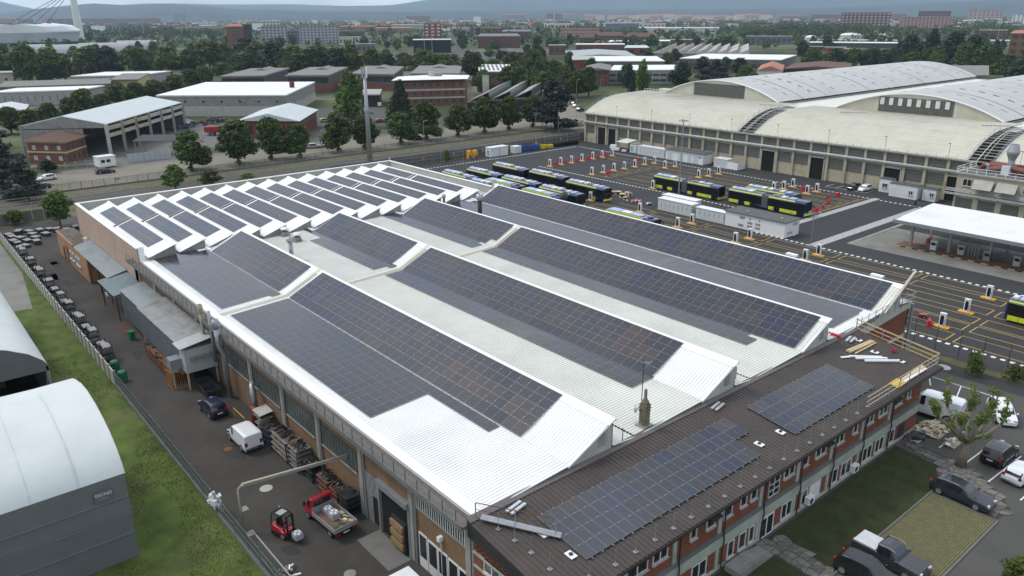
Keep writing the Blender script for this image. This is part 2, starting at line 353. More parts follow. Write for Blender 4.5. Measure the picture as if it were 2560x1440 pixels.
# ================================================================ solar panels
def panel_mat():
    m = bpy.data.materials.new('solar_cells'); m.use_nodes = True; t = m.node_tree; b = t.nodes['Principled BSDF']; n = t.nodes.new; l = t.links.new
    oi = n('ShaderNodeObjectInfo'); r = n('ShaderNodeValToRGB'); e = r.color_ramp.elements
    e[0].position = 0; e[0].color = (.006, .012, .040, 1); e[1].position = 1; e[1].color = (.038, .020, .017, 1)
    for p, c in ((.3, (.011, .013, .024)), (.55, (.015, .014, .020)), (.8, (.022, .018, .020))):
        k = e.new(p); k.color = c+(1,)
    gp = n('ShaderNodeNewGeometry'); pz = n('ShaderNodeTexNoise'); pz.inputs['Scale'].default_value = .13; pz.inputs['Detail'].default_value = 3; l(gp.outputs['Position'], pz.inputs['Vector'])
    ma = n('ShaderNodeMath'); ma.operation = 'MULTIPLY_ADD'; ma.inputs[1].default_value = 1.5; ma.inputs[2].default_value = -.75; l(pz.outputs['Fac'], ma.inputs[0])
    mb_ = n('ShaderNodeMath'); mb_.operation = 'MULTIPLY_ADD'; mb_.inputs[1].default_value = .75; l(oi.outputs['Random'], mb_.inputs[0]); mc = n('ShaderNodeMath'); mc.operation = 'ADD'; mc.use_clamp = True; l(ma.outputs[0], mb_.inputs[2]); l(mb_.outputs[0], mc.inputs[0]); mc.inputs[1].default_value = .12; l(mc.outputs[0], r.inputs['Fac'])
    tc_ = n('ShaderNodeTexCoord'); sp = n('ShaderNodeSeparateXYZ'); l(tc_.outputs['Object'], sp.inputs[0])
    w = n('ShaderNodeMath'); w.operation = 'MULTIPLY'; w.inputs[1].default_value = 2*math.pi/.19; l(sp.outputs['X'], w.inputs[0])
    s = n('ShaderNodeMath'); s.operation = 'SINE'; l(w.outputs[0], s.inputs[0])
    g = n('ShaderNodeMath'); g.operation = 'GREATER_THAN'; g.inputs[1].default_value = .94; l(s.outputs[0], g.inputs[0])
    mxx = n('ShaderNodeMix'); mxx.data_type = 'RGBA'; l(g.outputs[0], mxx.inputs[0]); l(r.outputs['Color'], mxx.inputs[6]); mxx.inputs[7].default_value = (.07, .07, .08, 1)
    l(mxx.outputs[2], b.inputs['Base Color'])
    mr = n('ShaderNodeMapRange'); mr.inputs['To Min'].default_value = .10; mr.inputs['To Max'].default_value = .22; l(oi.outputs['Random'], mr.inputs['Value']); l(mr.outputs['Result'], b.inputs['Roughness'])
    b.inputs['IOR'].default_value = 1.72; b.inputs['Specular IOR Level'].default_value = .5
    return m
cells = panel_mat()
pframe = mat('panel_frame', (.30, .30, .31), .45, .3, 0)
def panel_mesh(name, w, h):
    """w across, h up the slope; frame, two half-cut cell fields, clamps"""
    mb = MB(); t = .04; fr = .011
    mb.box(-w/2, w/2, -h/2, h/2, .06, .06+t, 1)
    if h > w:
        for s in (-1, 1):
            y0, y1 = (0.009, h/2-fr) if s > 0 else (-h/2+fr, -.009)
            mb.quad((-w/2+fr, y0, .1015), (w/2-fr, y0, .1015), (w/2-fr, y1, .1015), (-w/2+fr, y1, .1015), 0)
    else:
        for s in (-1, 1):
            x0, x1 = (0.009, w/2-fr) if s > 0 else (-w/2+fr, -.009)
            mb.quad((x0, -h/2+fr, .1015), (x1, -h/2+fr, .1015), (x1, h/2-fr, .1015), (x0, h/2-fr, .1015), 0)
    for sy in (-.27, .27):
        if h > w: mb.box(w/2-.02, w/2+.05, h*sy-.05, h*sy+.05, .10, .118, 1)
        else: mb.box(w*sy-.05, w*sy+.05, h/2-.02, h/2+.05, .10, .118, 1)
    return mb.mesh(name, [cells, pframe])
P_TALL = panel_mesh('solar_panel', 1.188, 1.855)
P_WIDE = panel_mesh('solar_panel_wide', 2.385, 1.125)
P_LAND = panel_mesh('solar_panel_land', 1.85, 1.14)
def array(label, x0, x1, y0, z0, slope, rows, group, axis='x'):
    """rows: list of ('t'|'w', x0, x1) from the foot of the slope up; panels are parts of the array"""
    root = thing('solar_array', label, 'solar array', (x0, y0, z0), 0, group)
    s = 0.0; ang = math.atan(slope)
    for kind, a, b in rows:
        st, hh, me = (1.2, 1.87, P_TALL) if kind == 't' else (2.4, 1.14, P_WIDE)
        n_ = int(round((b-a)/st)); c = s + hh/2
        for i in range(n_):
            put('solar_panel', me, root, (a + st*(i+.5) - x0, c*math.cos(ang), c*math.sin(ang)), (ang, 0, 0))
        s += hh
    return root

# ================================================================ factory hall with four shed ridges
X0, X1, XB = -113.0, -34.3, -105.6     # roof west end, front end, west end of the raised sheds
RID = [38.1, 53.53, 68.96, 84.35]; ZR, ZB, ZG, ZE = 10.1, 7.92, 7.6, 7.5
hall = thing('factory_hall', 'long factory hall with four white shed ridges and a tan side wall', 'factory', (-73.6, 56, 0))
def corrug(mb, xa, xb, prof, pitch, w=.085, h=.06, mi=0):
    """ribbed sheet: ribs run along the profile (y, z); joints every pitch in x"""
    xs = []; x = xa
    while x < xb - 1e-3:
        xs += [(x, 0), (x+pitch-w*2, 0), (x+pitch-w*1.4, h), (x+pitch-w*.6, h)]; x += pitch
    xs.append((min(x, xb), 0)); xs = [(min(q, xb), dz) for q, dz in xs]
    b = len(mb.v); n = len(prof)
    for q, dz in xs: mb.v.extend((q, y, z+dz) for y, z in prof)
    up = prof[-1][0] > prof[0][0]
    for i in range(len(xs)-1):
        for k in range(n-1):
            a = b+i*n+k
            f = (a, a+n, a+n+1, a+1); mb.f.append(f if up else f[::-1]); mb.m.append(mi)
for k, r in enumerate(RID):
    eave = (25.85, ZE) if k == 0 else (RID[k-1]+2.75, ZG)
    bend = r - 4.5
    mb = MB()
    corrug(mb, X0, X1, [eave, (bend, ZB)], .31)
    o = mb.wobj('roof_sheet', white_roof if k in (0, 3) else cream_roof, hall)
    mb = MB(); corrug(mb, XB, X1, [(bend, ZB+.004), (bend+.9, ZB+.37), (r-.05, ZR)], .31)
    mb.wobj('shed_roof_sheet', white_roof if k < 2 else cream_roof, hall)
    mb = MB()                                        # ridge flashing
    mb.extrude([(r-.62, ZR-.215), (r+.05, ZR+.085), (r+.18, ZR+.06), (r+.18, ZR-.16), (r+.1, ZR-.02), (r-.6, ZR-.26)], 'x', XB-.25, X1+.12)
    mb.wobj('ridge_cap', white_trim, hall)
    mb = MB(); mb.box(XB, X1-.1, r-.02, r+.06, ZG-.1, ZR-.05, 0)
    for i in range(24):
        xx = XB + .5 + i*2.95; mb.box(xx, xx+2.6, r+.06, r+.085, ZG+.55, ZR-.35, 1)
    mb.wobj('clerestory_wall', [conc_l, glass_g], hall)
    # gable ends of the raised shed
    for xg, s in ((X1-.1, 1), (XB+.02, -1)):
        mb = MB(); mb.extrude([(bend-.1, ZB-.5), (r+.05, ZB-.5), (r+.05, ZR-.12), (bend-.1, ZB-.1)], 'x', xg-.06, xg)
        if s > 0:
            mb.box(xg, xg+.02, r-1.5, r-.75, ZB+.3, ZR-.75, 1); mb.box(xg, xg+.03, r-.55, r-.05, ZB+.25, ZR-.4, 0)
        mb.wobj('gable_wall', [conc_l if s > 0 else white_trim, conc], hall, fix=True)
        mb = MB(); mb.extrude([(bend-.1, ZB+.02), (r+.12, ZR+.03), (r+.12, ZR-.13), (bend-.1, ZB-.14)], 'x', xg-.02, xg+.14)
        mb.wobj('verge_flashing', white_trim, hall, fix=True)
    # short slope behind the ridge and the gutter
    mb = MB(); corrug(mb, X0, X1, [(r+.06, ZG+.24), (r+2.55, ZG+.02)], .31)
    mb.wobj('back_slope_sheet', cream_roof, hall)
    mb = MB(); mb.box(X0, X1, r+2.55, r+2.75, ZG-.25, ZG-.12); mb.wobj('gutter', steel_d, hall)
    # expansion joint cover over slope and shed
    if k == 3: continue
    xj = -81.6; mb = MB()
    pr = [eave, (bend, ZB+.03), (r, ZR+.02)]
    for (ya, za), (yb, zb) in zip(pr, pr[1:]):
        mb.bar((xj, ya, za+.08), (xj, yb, zb+.08), .38, .10); mb.bar((xj+.5, ya, za+.06), (xj+.5, yb, zb+.06), .1, .08)
    mb.wobj('joint_cover', mat('joint_cover_cream', (.62, .60, .50), .5, 0, .05), hall)
# long flashing at the near eave, west flat strip, box walls
mb = MB(); mb.slab([(XB-6, 25.15, ZE+.02), (X1, 25.15, ZE+.02), (X1, 25.95, ZE+.09), (XB-6, 25.95, ZE+.09)], .12); mb.wobj('eave_flashing', white_trim, hall)
mb = MB(); mb.slab([(X0-.4, 25.2, ZE+.10), (XB-4, 25.2, ZE+.10), (XB-4, 33.7, ZB+.10), (X0-.4, 33.7, ZB+.10)], .1)
mb.wobj('flat_strip_roof', old_roof, hall)
for k, r in enumerate(RID):
    y0 = r-4.5
    mb = MB(); mb.slab([(X0, y0, ZB+.03), (XB, y0, ZB+.03), (XB, r+2.5, ZB+.05), (X0, r+2.5, ZB+.05)], .1); mb.wobj('flat_end_roof', old_roof, hall)
    mb = MB(); mb.bar((XB-4.4, y0, ZB+.12), (XB, y0, ZB+.12), .35, .18); mb.wobj('flat_end_flashing', white_trim, hall)
YW = 24.83
mb = MB()
mb.box(X0+2, X1, YW, 25.6, 0, 7.3); mb.wobj('side_wall', tan_wall, hall)
mb = MB(); mb.box(X0+2, X1-.2, 87.0, 87.3, 0, 7.6); mb.box(X1-.5, X1-.2, 74.6, 87.3, 4.6, 7.7)
mb.box(X0, X0+.3, 25.6, 87.3, 0, 7.4); mb.box(X1-.5, X1-.2, 25.6, 75.0, 0, 7.4); mb.wobj('concrete_wall', conc, hall)
mb = MB(); mb.box(X1-.25, X1-.1, 75.0, 86.7, 0, 6.9); mb.wobj('brick_infill', red_brick, hall)
mb = MB(); mb.extrude([(74.6, 6.9), (79.9, 7.5), (87.4, 7.5), (87.4, 6.95), (74.6, 6.2)], 'x', X1-.1, X1+.05); mb.box(X1-.1, X1, 75, 86.7, 3.4, 3.75)
mb.wobj('concrete_band', conc_l, hall, fix=True)
mb = MB(); mb.tube([(X1+.15, 87.3, 0), (X1+.15, 87.3, 7.3)], .16, 10); mb.wobj('downpipe', galv, hall)
# walkway cornice
mb = MB(); mb.box(XB-5.5, X1, 24.0, 25.2, 7.02, 7.25); mb.box(XB-5.5, X1, 23.95, 24.02, 7.0, 7.42); mb.wobj('walkway', conc_d, hall)
mb = MB(); mb.box(XB-5.5, X1, 24.95, 25.12, 7.25, 7.5); mb.wobj('box_gutter', galv, hall)
rp = thing('walkway_railing', 'steel handrail along the hall walkway above the tan wall', 'railing', (-72, 24.1, 7.2))
rm = MB(); xs = [XB-5.4 + i*1.52 for i in range(51)]
post = MB(); post.box(-.025, .025, -.025, .025, 0, 1.02); pme = post.mesh('post', rail_m)
for x in xs: put('post', pme, rp, (x+72, -.02, 0))
for z in (1.02, .55): rm.tube([(XB-5.4+72, -.02, z), (X1-.3+72, -.02, z)], .022, 5)
rm.obj('handrail', rail_m, rp)
# pilasters, downpipes, window bands of the side wall
pil = [-34.6, -41.6, -49.0, -56.5, -63.7, -71.2, -78.9, -86.6, -94.3, -102, -108.5]
for x in pil:
    mb = MB(); mb.box(x-.28, x+.28, YW-.16, YW, 0, 7.02); mb.wobj('pilaster', conc, hall)
    if x > -104:
        mb = MB(); mb.tube([(x+.55, YW-.12, 0), (x+.55, YW-.12, 7.0)], .09, 8); mb.wobj('downpipe', galv, hall)
barm = mat('barred_window', (.07, .075, .075), .5, .1, .2, 2)
for a, b in zip(pil[3:-1], pil[2:-2]):
    mb = MB(); xa, xb = a+.55, b-.75
    if xb-xa > 8.5: continue
    mb.box(xa, xb, YW-.03, YW, 3.45, 5.45, 1); n_ = 11
    for i in range(n_+1): xx = xa+(xb-xa)*i/n_; mb.box(xx-.03, xx+.03, YW-.055, YW-.031, 3.45, 5.45, 0)
    for z in (3.45, 4.45, 5.4): mb.box(xa, xb, YW-.05, YW-.032, z, z+.05, 0)
    mb.box(xa-.05, xb+.05, YW-.14, YW, 3.35, 3.44, 2)
    mb.wobj('window', [barm, glass_g, conc], hall)
# near end: high barred window, white shopfront, shutter door, grille door
mb = MB(); mb.box(-40.9, -34.75, YW-.03, YW, 5.05, 6.3, 1)
for i in range(23): xx = -40.9+6.15*i/22; mb.box(xx-.035, xx+.035, YW-.08, YW-.04, 5.05, 6.3, 0)
mb.box(-40.95, -34.7, YW-.1, YW, 6.28, 6.36, 0); mb.box(-40.95, -34.7, YW-.14, YW, 4.97, 5.05, 2)
mb.wobj('window', [wframe, glass, conc], hall)
def leaf(x0, x1, z0, z1, y, parent, name='door'):
    mb = MB(); mb.box(x0, x1, y-.06, y, z0, z1); o = mb.wobj(name, wframe, parent)
    mb = MB(); mb.box(x0+.12, x1-.12, y-.075, y-.061, z0+.9, z1-.15)
    pn = put('pane', mb.mesh('pane', glass, off=tuple(Vector(parent.location))), o)
    return o
leaf(-40.8, -39.7, .05, 3.0, YW-.005, hall); leaf(-39.6, -38.4, .05, 2.95, YW-.005, hall); leaf(-38.35, -37.2, .05, 2.95, YW-.005, hall)
leaf(-37.1, -35.9, .05, 2.9, YW-.005, hall, 'window'); leaf(-35.85, -34.7, .05, 2.9, YW-.005, hall, 'window')
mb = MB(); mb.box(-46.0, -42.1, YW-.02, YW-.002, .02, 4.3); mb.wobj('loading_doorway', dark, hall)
mb = MB(); mb.box(-44.2, -42.3, YW-.35, YW-.1, .02, 2.7, 0)
for z in (.4, 1.2, 2.0): mb.box(-44.1, -42.4, YW-.55, YW-.36, z, z+.5, 1)
mb.wobj('door_curtain', [steel_d, mat('brown_cartons', (.25, .16, .08), .8, 0, .2, 2)], hall)
mb = MB(); mb.box(-46.3, -41.9, YW-.42, YW, 4.3, 4.75, 0); mb.box(-46.35, -46.1, YW-.2, YW, 0, 4.3, 0); mb.box(-42.05, -41.8, YW-.2, YW, 0, 4.3, 0)
mb.wobj('shutter_box', galv, hall)
mb = MB(); mb.box(-48.3, -46.5, YW-.02, YW-.002, .02, 4.5, 1)
for i in range(10): xx = -48.3+1.8*i/9; mb.box(xx-.02, xx+.02, YW-.06, YW-.03, 2.6, 4.5, 0)
mb.box(-48.3, -47.4, YW-.06, YW-.021, .02, 2.6, 2)
mb.wobj('grille_door', [wframe, dark, galv], hall)
mb = MB(); mb.box(-38.0, -37.7, YW-.35, YW, 3.9, 4.25); mb.tube([(-37.85, YW-.1, 3.9), (-37.85, YW-.1, 1.0)], .03, 5)
mb.wobj('wall_lamp', white_pl, hall)
sheet('door_slab', rect(-46.4, -41.7, 22.6, 24.6), .012, conc_d)

# ---- arrays of the hall
st = (ZR-ZB-.08)/4.45
def shed_array(k, xa, xb, label):
    r = RID[k]; y0 = r-4.56; n_ = int((xb-xa)/1.2); xb2 = xa+n_*1.2; nw = int((xb-xa)/2.4)
    array(label, xa, xb, y0, ZB+.04, st, [('w', xa, xa+nw*2.4), ('t', xa, xb2), ('t', xa, xb2)], 'solar arrays on the hall sheds')
def low_array(k, rows, label, y0):
    e0 = (25.85, ZE) if k == 0 else (RID[k-1]+2.75, ZG); b = RID[k]-4.5
    sl_ = (ZB-e0[1])/(b-e0[0]); z0 = e0[1]+sl_*(y0-e0[0])
    array(label, rows[0][1], rows[0][2], y0, z0+.02, sl_, rows, 'solar arrays on the low slopes')
shed_array(0, -104.9, -82.2, 'dark panels on the steep shed nearest the tan wall, beyond the joint')
shed_array(0, -80.4, -39.3, 'dark panels on the nearest steep shed, ending in a notched corner')
shed_array(1, -105.3, -82.6, 'panels on the second shed back, behind the two white roof cowls')
shed_array(1, -80.7, -39.4, 'purplish panels on the second shed back, reaching near its white gable')
shed_array(2, -105.1, -82.2, 'panels on the third shed back, beyond the joint')
shed_array(2, -80.8, -34.9, 'panels on the third shed back, this side of the joint')
shed_array(3, -105.0, -35.2, 'unbroken row of panels on the shed beside the bus yard')
low_array(0, [('t', -109.3, -82.4), ('t', -109.3, -82.4), ('t', -109.3, -82.4), ('w', -106.2, -82.2)], 'pale reflecting panels on the low slope beside the far part of the handrail', 26.62)
low_array(0, [('t', -80.3, -50.3), ('t', -80.3, -50.3), ('t', -80.3, -50.3), ('w', -80.3, -42.0)], 'broad field of panels on the low slope beside the near part of the handrail', 26.62)
low_array(1, [('t', -101.4, -83.4), ('w', -108.8, -83.0)], 'narrow strip of panels by the two white roof cowls', 46.35)
low_array(1, [('t', -80.6, -40.4), ('w', -80.6, -40.4)], 'narrow strip of panels below the purplish second shed', 46.35)
low_array(2, [('t', -113.2, -83.6), ('w', -113.2, -83.6)], 'narrow strip of panels below the third shed beyond the joint', 61.8)
low_array(2, [('t', -80.8, -39.0), ('w', -80.8, -39.0)], 'narrow strip of panels below the third shed this side of the joint', 61.8)
low_array(3, [('t', -112.6, -36.0), ('t', -112.6, -35.2), ('t', -112.6, -35.2), ('w', -105.6, -35.3)], 'wide low field of panels behind the third ridge', 72.6)

# ================================================================ saw-tooth hall beyond
saw = thing('sawtooth_hall', 'older hall with fourteen small saw-tooth roofs inside a parapet', 'factory', (-127, 55, 0))
XS0, XS1, YS0, YS1, ZP = -143.2, -108.2, 24.83, 85.3, 9.35
mb = MB(); mb.box(XS0, XS1, YS0, YS0+.35, 0, ZP-.12); mb.wobj('side_wall', pink_wall, saw)
mb = MB(); mb.box(XS0, XS0+.3, YS0+.35, YS1, 0, ZP-.12); mb.box(XS0+.3, XS1, YS1-.3, YS1, 0, ZP-.12); mb.wobj('parapet_wall', conc_l, saw)
mb = MB(); mb.box(XS0-.08, XS1, YS0-.06, YS0+.45, ZP-.12, ZP); mb.box(XS0-.08, XS0+.4, YS0+.45, YS1-.4, ZP-.12, ZP); mb.box(XS0-.08, XS1, YS1-.4, YS1+.08, ZP-.12, ZP)
mb.box(XS1-.2, XS1+.15, 25.0, 25.7, 7.4, ZP+.1)
mb.wobj('coping', white_trim, saw)
mb = MB(); mb.box(XS0+.3, XS1, YS0+.35, YS1-.3, 7.6, 7.75); mb.wobj('deck', white_roof, saw)
mb = MB()
for i in range(8): mb.box(XS0+1.5+i*4.3, XS0+1.53+i*4.3, YS0-.012, YS0+.02, .3, ZP-.2)
mb.wobj('wall_joint', mat('render_joint', (.3, .22, .17), .9, 0, 0), saw)
ts = .34; sl_t = math.hypot(3.6, 3.6*ts)
for i in range(14):
    yp = 29.55+4.0*i; yl = yp-3.6; zl = 9.2-3.6*ts
    mb = MB()
    corrug(mb, -141.4, XS1+.9, [(yl, zl), (yp, 9.2)], 2.2, .03, .02); mb.wobj('tooth_roof', white_roof, saw)
    mb = MB(); mb.extrude([(yp-.24, 9.22), (yp, 9.31), (yp+.12, 9.28), (yp+.12, 9.0), (yp-.22, 9.08)], 'x', -141.6, XS1+1.0); mb.wobj('tooth_cap', white_trim, saw, fix=True)
    mb = MB(); mb.box(-141.3, XS1+.7, yp-.02, yp+.06, 7.7, 9.1); mb.wobj('tooth_glazing', glass_g, saw)
    for xg in (-141.4, XS1+.75):
        mb = MB(); mb.extrude([(yl, 7.7), (yp, 7.7), (yp, 9.1), (yl, zl-.05)], 'x', xg-.05, xg+.05); mb.wobj('tooth_end', conc, saw, fix=True)
    # two arrays per tooth
    for s, (a, nc) in enumerate((( -137.2, 5), (-126.3, 8))):
        root = thing('solar_array', '', 'solar array', (a, yp-2.62, 9.2-2.62*ts+.02), 0, 'small solar arrays on the saw-teeth')
        ordw = ['tooth nearest the pink wall', 'second tooth from the pink wall', 'third tooth from the pink wall', 'fourth tooth from the pink wall', 'fifth tooth from the pink wall', 'sixth tooth from the pink wall', 'seventh tooth from the pink wall',
                'eighth tooth from the pink wall', 'sixth tooth from the lattice-fenced parapet', 'fifth tooth from the far parapet', 'fourth tooth from the far parapet', 'third tooth from the far parapet', 'second tooth from the far parapet', 'tooth beside the far parapet'][i].replace('lattice-fenced', 'far')
        root['label'] = ('small panel field at the street end of the ' if s == 0 else 'longer panel field at the ridge-hall end of the ') + ordw
        ang = math.atan(ts)
        for r_ in range(2):
            for c in range(nc):
                q = .62 + 1.14*r_
                put('solar_panel', P_LAND, root, (1.87*(c+.5), q*math.cos(ang)+.12, q*math.sin(ang)), (ang, 0, 0))
    mb = MB(); mb.extrude([(yp-2.9, 9.2-2.9*ts+.1), (yp, 9.30), (yp, 9.12), (yp-2.9, 9.2-2.9*ts-.1)], 'x', -127.4, -127.0); mb.wobj('tooth_gap', steel_d, saw, fix=True)
mb = MB(); mb.tube([(-142.9, 85.1, ZP), (-142.9, 85.1, ZP+.7)], .05, 6); mb.wobj('corner_post', white_trim, saw)

# ================================================================ roof furniture
def cowl(x, y, z, s, label):
    t = thing('roof_ventilator', label, 'ventilator', (x, y, z), 0, 'white roof cowls')
    MB().box(-.55*s, .55*s, -.55*s, .55*s, 0, .12).box(-.42*s, .42*s, -.42*s, .42*s, .12, .55).obj('base', conc, t)
    MB().lathe([(.3*s, .55), (.3*s, .85)], n=12).obj('throat', steel_d, t)
    MB().lathe([(.62*s, .85), (.66*s, .93), (.5*s, 1.08), (.2*s, 1.2), (.02, 1.24)], n=16).obj('cap', white_pl, t, smooth=True)
x_, y_ = G(713, 588, 7.9); cowl(x_, y_, 7.95, 1.0, 'white domed roof cowl, the one farther from the flue')
x_, y_ = G(744, 602, 7.9); cowl(x_, y_, 7.95, 1.0, 'white domed roof cowl, the one nearer the silver flue')
def flue(x, y, z, h, r, label, m, mtop, n=14):
    t = thing('flue', label, 'chimney', (x, y, z))
    MB().lathe([(r, 0), (r, h-1.5*r*2.2)], n=n).obj('stack', m, t, smooth=True)
    hb = h-1.5*r*2.2
    MB().lathe([(r*1.1, hb), (r*1.9, hb+r*1.2), (r*1.9, hb+r*1.5), (r*1.35, hb+r*3.2), (r*1.2, hb+r*3.2), (r*1.2, hb+r*2.6)], n=n).obj('cowl', mtop, t, smooth=True)
    return t
soot = mat('sooty_steel', (.03, .028, .027), .6, .2, .3, 4, stain=(.10, .075, .06), sscale=2)
x_, y_ = G(723, 648, 7.8); flue(x_, y_+.4, 7.2, 3.7, .28, 'silver flue with a cone cowl behind the nearest ridge', galv, galv)
x_, y_ = G(1200, 545, 8.3); flue(x_, y_, 7.6, 4.6, .34, 'tall soot-black flue with a grey cone cowl', soot, galv)
x_, y_ = G(1110, 507, 8.3); flue(x_, y_, 7.6, 2.2, .2, 'short rusty flue by the saw-tooth corner', rust, galv)
x_, y_ = G(1400, 503, 9.6); flue(x_, y_+1, 7.9, 3.0, .33, 'stubby blackened flue standing in front of the buses', soot, steel_d)
# masonry chimney with aerial and dish
x_, y_ = G(1610, 1062, 7.75); ch = thing('masonry_chimney', 'weathered square chimney with a capped top on the cream roof', 'chimney', (x_, y_, 7.55))
stone = mat('mossy_render', (.17, .155, .10), .95, 0, .3, 2.5, stain=(.07, .06, .04), sscale=1.2)
MB().box(-.5, .5, -.5, .5, 0, .3).obj('base', galv, ch)
MB().box(-.3, .3, -.3, .3, .3, 2.1).box(-.34, .34, -.34, .34, 1.45, 1.52).box(-.36, .36, -.36, .36, 1.7, 1.78).box(-.34, .34, -.34, .34, 1.95, 2.02).obj('shaft', stone, ch)
MB().lathe([(.34, 2.1), (.30, 2.3), (.16, 2.5), (.13, 2.55), (.12, 3.3), (.1, 3.32)], n=10).obj('pot', stone, ch, smooth=True)
ds = thing('satellite_dish', 'white satellite dish bracketed to the masonry chimney', 'satellite dish', (x_-.55, y_-.25, 9.1))
d_ = MB(); d_.lathe([(.02, 0), (.25, .03), (.42, .1)], n=14); d_.obj('reflector', white_pl, ds, rot=(R(70), 0, R(-35)), smooth=True)
MB().tube([(0, 0, 0), (.3, .1, -.15)], .03, 5).tube([(0, 0, -.25), (-.5, -.35, -.2)], .015, 5).obj('arm', galv, ds)
ae = thing('aerial_mast', 'thin aerial mast rising behind the masonry chimney', 'aerial', (x_-.5, y_+.15, 7.6))
MB().tube([(0, 0, 0), (0, 0, 5.6)], .035, 6).obj('pole', steel_d, ae)
ym = MB(); ym.tube([(-.1, 0, 5.4), (.5, .2, 5.4)], .02, 5)
for i in range(5): ym.tube([(i*.12, -.25+i*.04, 5.4), (i*.12, .3+i*.04, 5.4)], .012, 4)
ym.obj('antenna', galv, ae)
for k, (px, py) in enumerate(((1556, 1105), (1839, 948))):
    x_, y_ = G(px, py, 7.7); t = thing('anchor_post', ['thin anchor post on the roof behind the nearest white gable', 'thin anchor post on the roof behind the second white gable'][k], 'anchor post', (x_, y_, 7.6), 0, 'anchor posts on the cream roof')
    MB().tube([(0, 0, 0), (0, 0, 1.3)], .035, 6).obj('post', rust, t); MB().box(-.15, .15, -.15, .15, 0, .1).obj('base', galv, t)
# small hatches on the last ridge
for px, py, lb in ((2193, 690, 'white hatch on the last ridge near the leaning timbers'), (1980, 637, 'white hatch on the last ridge behind the double floodlight')):
    x_, y_ = G(px, py, 10.1); tag(MB().box(-.7, .7, -.3, .3, 0, .25).obj('roof_hatch', white_trim, None, (x_, y_, 10.0)), lb, 'roof hatch')
# three cable reels / weights and a rag heap on the far strip
for px, lb in ((356, 'outermost of three dark drums on the grey strip'), (362, 'middle of three dark drums on the grey strip'), (368, 'innermost of three dark drums on the grey strip'), (406, 'lone dark drum on the grey strip')):
    x_, y_ = G(px, 629, 7.7); tag(MB().lathe([(.28, 0), (.28, .32), (.2, .34)], n=12).obj('drum', mat('blue_grey_drum', (.07, .085, .10), .5), None, (x_, y_, 7.6+.04*(y_-26))), lb, 'drum', 'drums on the grey strip')
x_, y_ = G(427, 622, 7.7); hp = MB()
for i in range(9): hp.obox((rnd.uniform(-.9, .9), rnd.uniform(-.5, .5), rnd.uniform(.1, .5)), (rnd.uniform(.3, .7), rnd.uniform(.2, .5), rnd.uniform(.15, .4)), rnd.uniform(0, 3), pitch=rnd.uniform(-.3, .3))
tag(hp.obj('sandbags', mat('sacking', (.3, .23, .15), .9, 0, .3, 3), None, (x_, y_, 7.65)), 'heap of tan sacks on the grey roof strip', 'sacks')
# leaning planks and the stair railing at the far front corner
lp = thing('leaning_planks', 'two pale scaffold boards leaning up the last shed gable', 'planks', (-33.9, 81, 7.7))
for dy in (0, .35):
    MB().bar((0, -1.2+dy, .4), (.1, 4.4+dy, 3.9), .22, .05).obj('plank', mat('weathered_board', (.5, .46, .38), .8, 0, .15, 3), lp)
rr = thing('corner_railing', 'galvanised railing round the far front corner of the hall roof', 'railing', (-34.0, 75, 7.4))
pts = [(0, .0, .1), (0, 4.6, .35), (0, 9, .35), (.1, 12.2, .3)]
m_ = MB()
for z in (.55, 1.05): m_.tube([(p[0], p[1], p[2]+z) for p in pts] + [(-1.2, 12.6, .3+z)], .03, 6)
m_.obj('handrail', galv, rr)
for i in range(9): MB().box(-.03, .03, i*1.5-.03, i*1.5+.03, .1, 1.45).obj('post', galv, rr)
# ================================================================ vehicles
def paint(name, col, rough=.25): return mat('paint_'+name, col, rough, 0, 0, spec=.5, coat=.6)
cglass = mat('car_glass', (.012, .014, .016), .05, 0, 0, spec=.6)
lampm = mat('headlight_glass', (.55, .57, .58), .15, .2, 0); tailm = mat('taillight_red', (.30, .012, .012), .2, 0, 0)
platem = mat('number_plate', (.62, .62, .60), .5, 0, 0)
WHEELS = {}
def wheel(parent, x, y, r, w=.22):
    key = (round(r, 3), round(w, 3))
    if key not in WHEELS:
        a = MB(); a.tube([(0, -w/2, 0), (0, -w/2+.02, 0), (0, w/2-.02, 0), (0, w/2, 0)], [r*.93, r, r, r*.93], 16)
        b = MB()
        b.tube([(0, -w/2-.008, 0), (0, w/2+.008, 0)], r*.24, 10)
        for k in range(5):
            an = 2*math.pi*k/5
            for s in (-1, 1): b.bar((0, s*(w/2+.004), 0), (math.cos(an)*r*.64, s*(w/2+.004), math.sin(an)*r*.64), .012, r*.2)
        for s in (-1, 1): b.tube([(0, s*(w/2-.03), 0), (0, s*(w/2+.006), 0)], [r*.66, r*.66], 16)
        WHEELS[key] = (a.mesh('tyre', rubber, smooth=True), b.mesh('rim', alloy))
    ty, ri = WHEELS[key]
    wo_ = put('wheel', ty, parent, (x, y, r)); put('rim', ri, wo_); return wo_
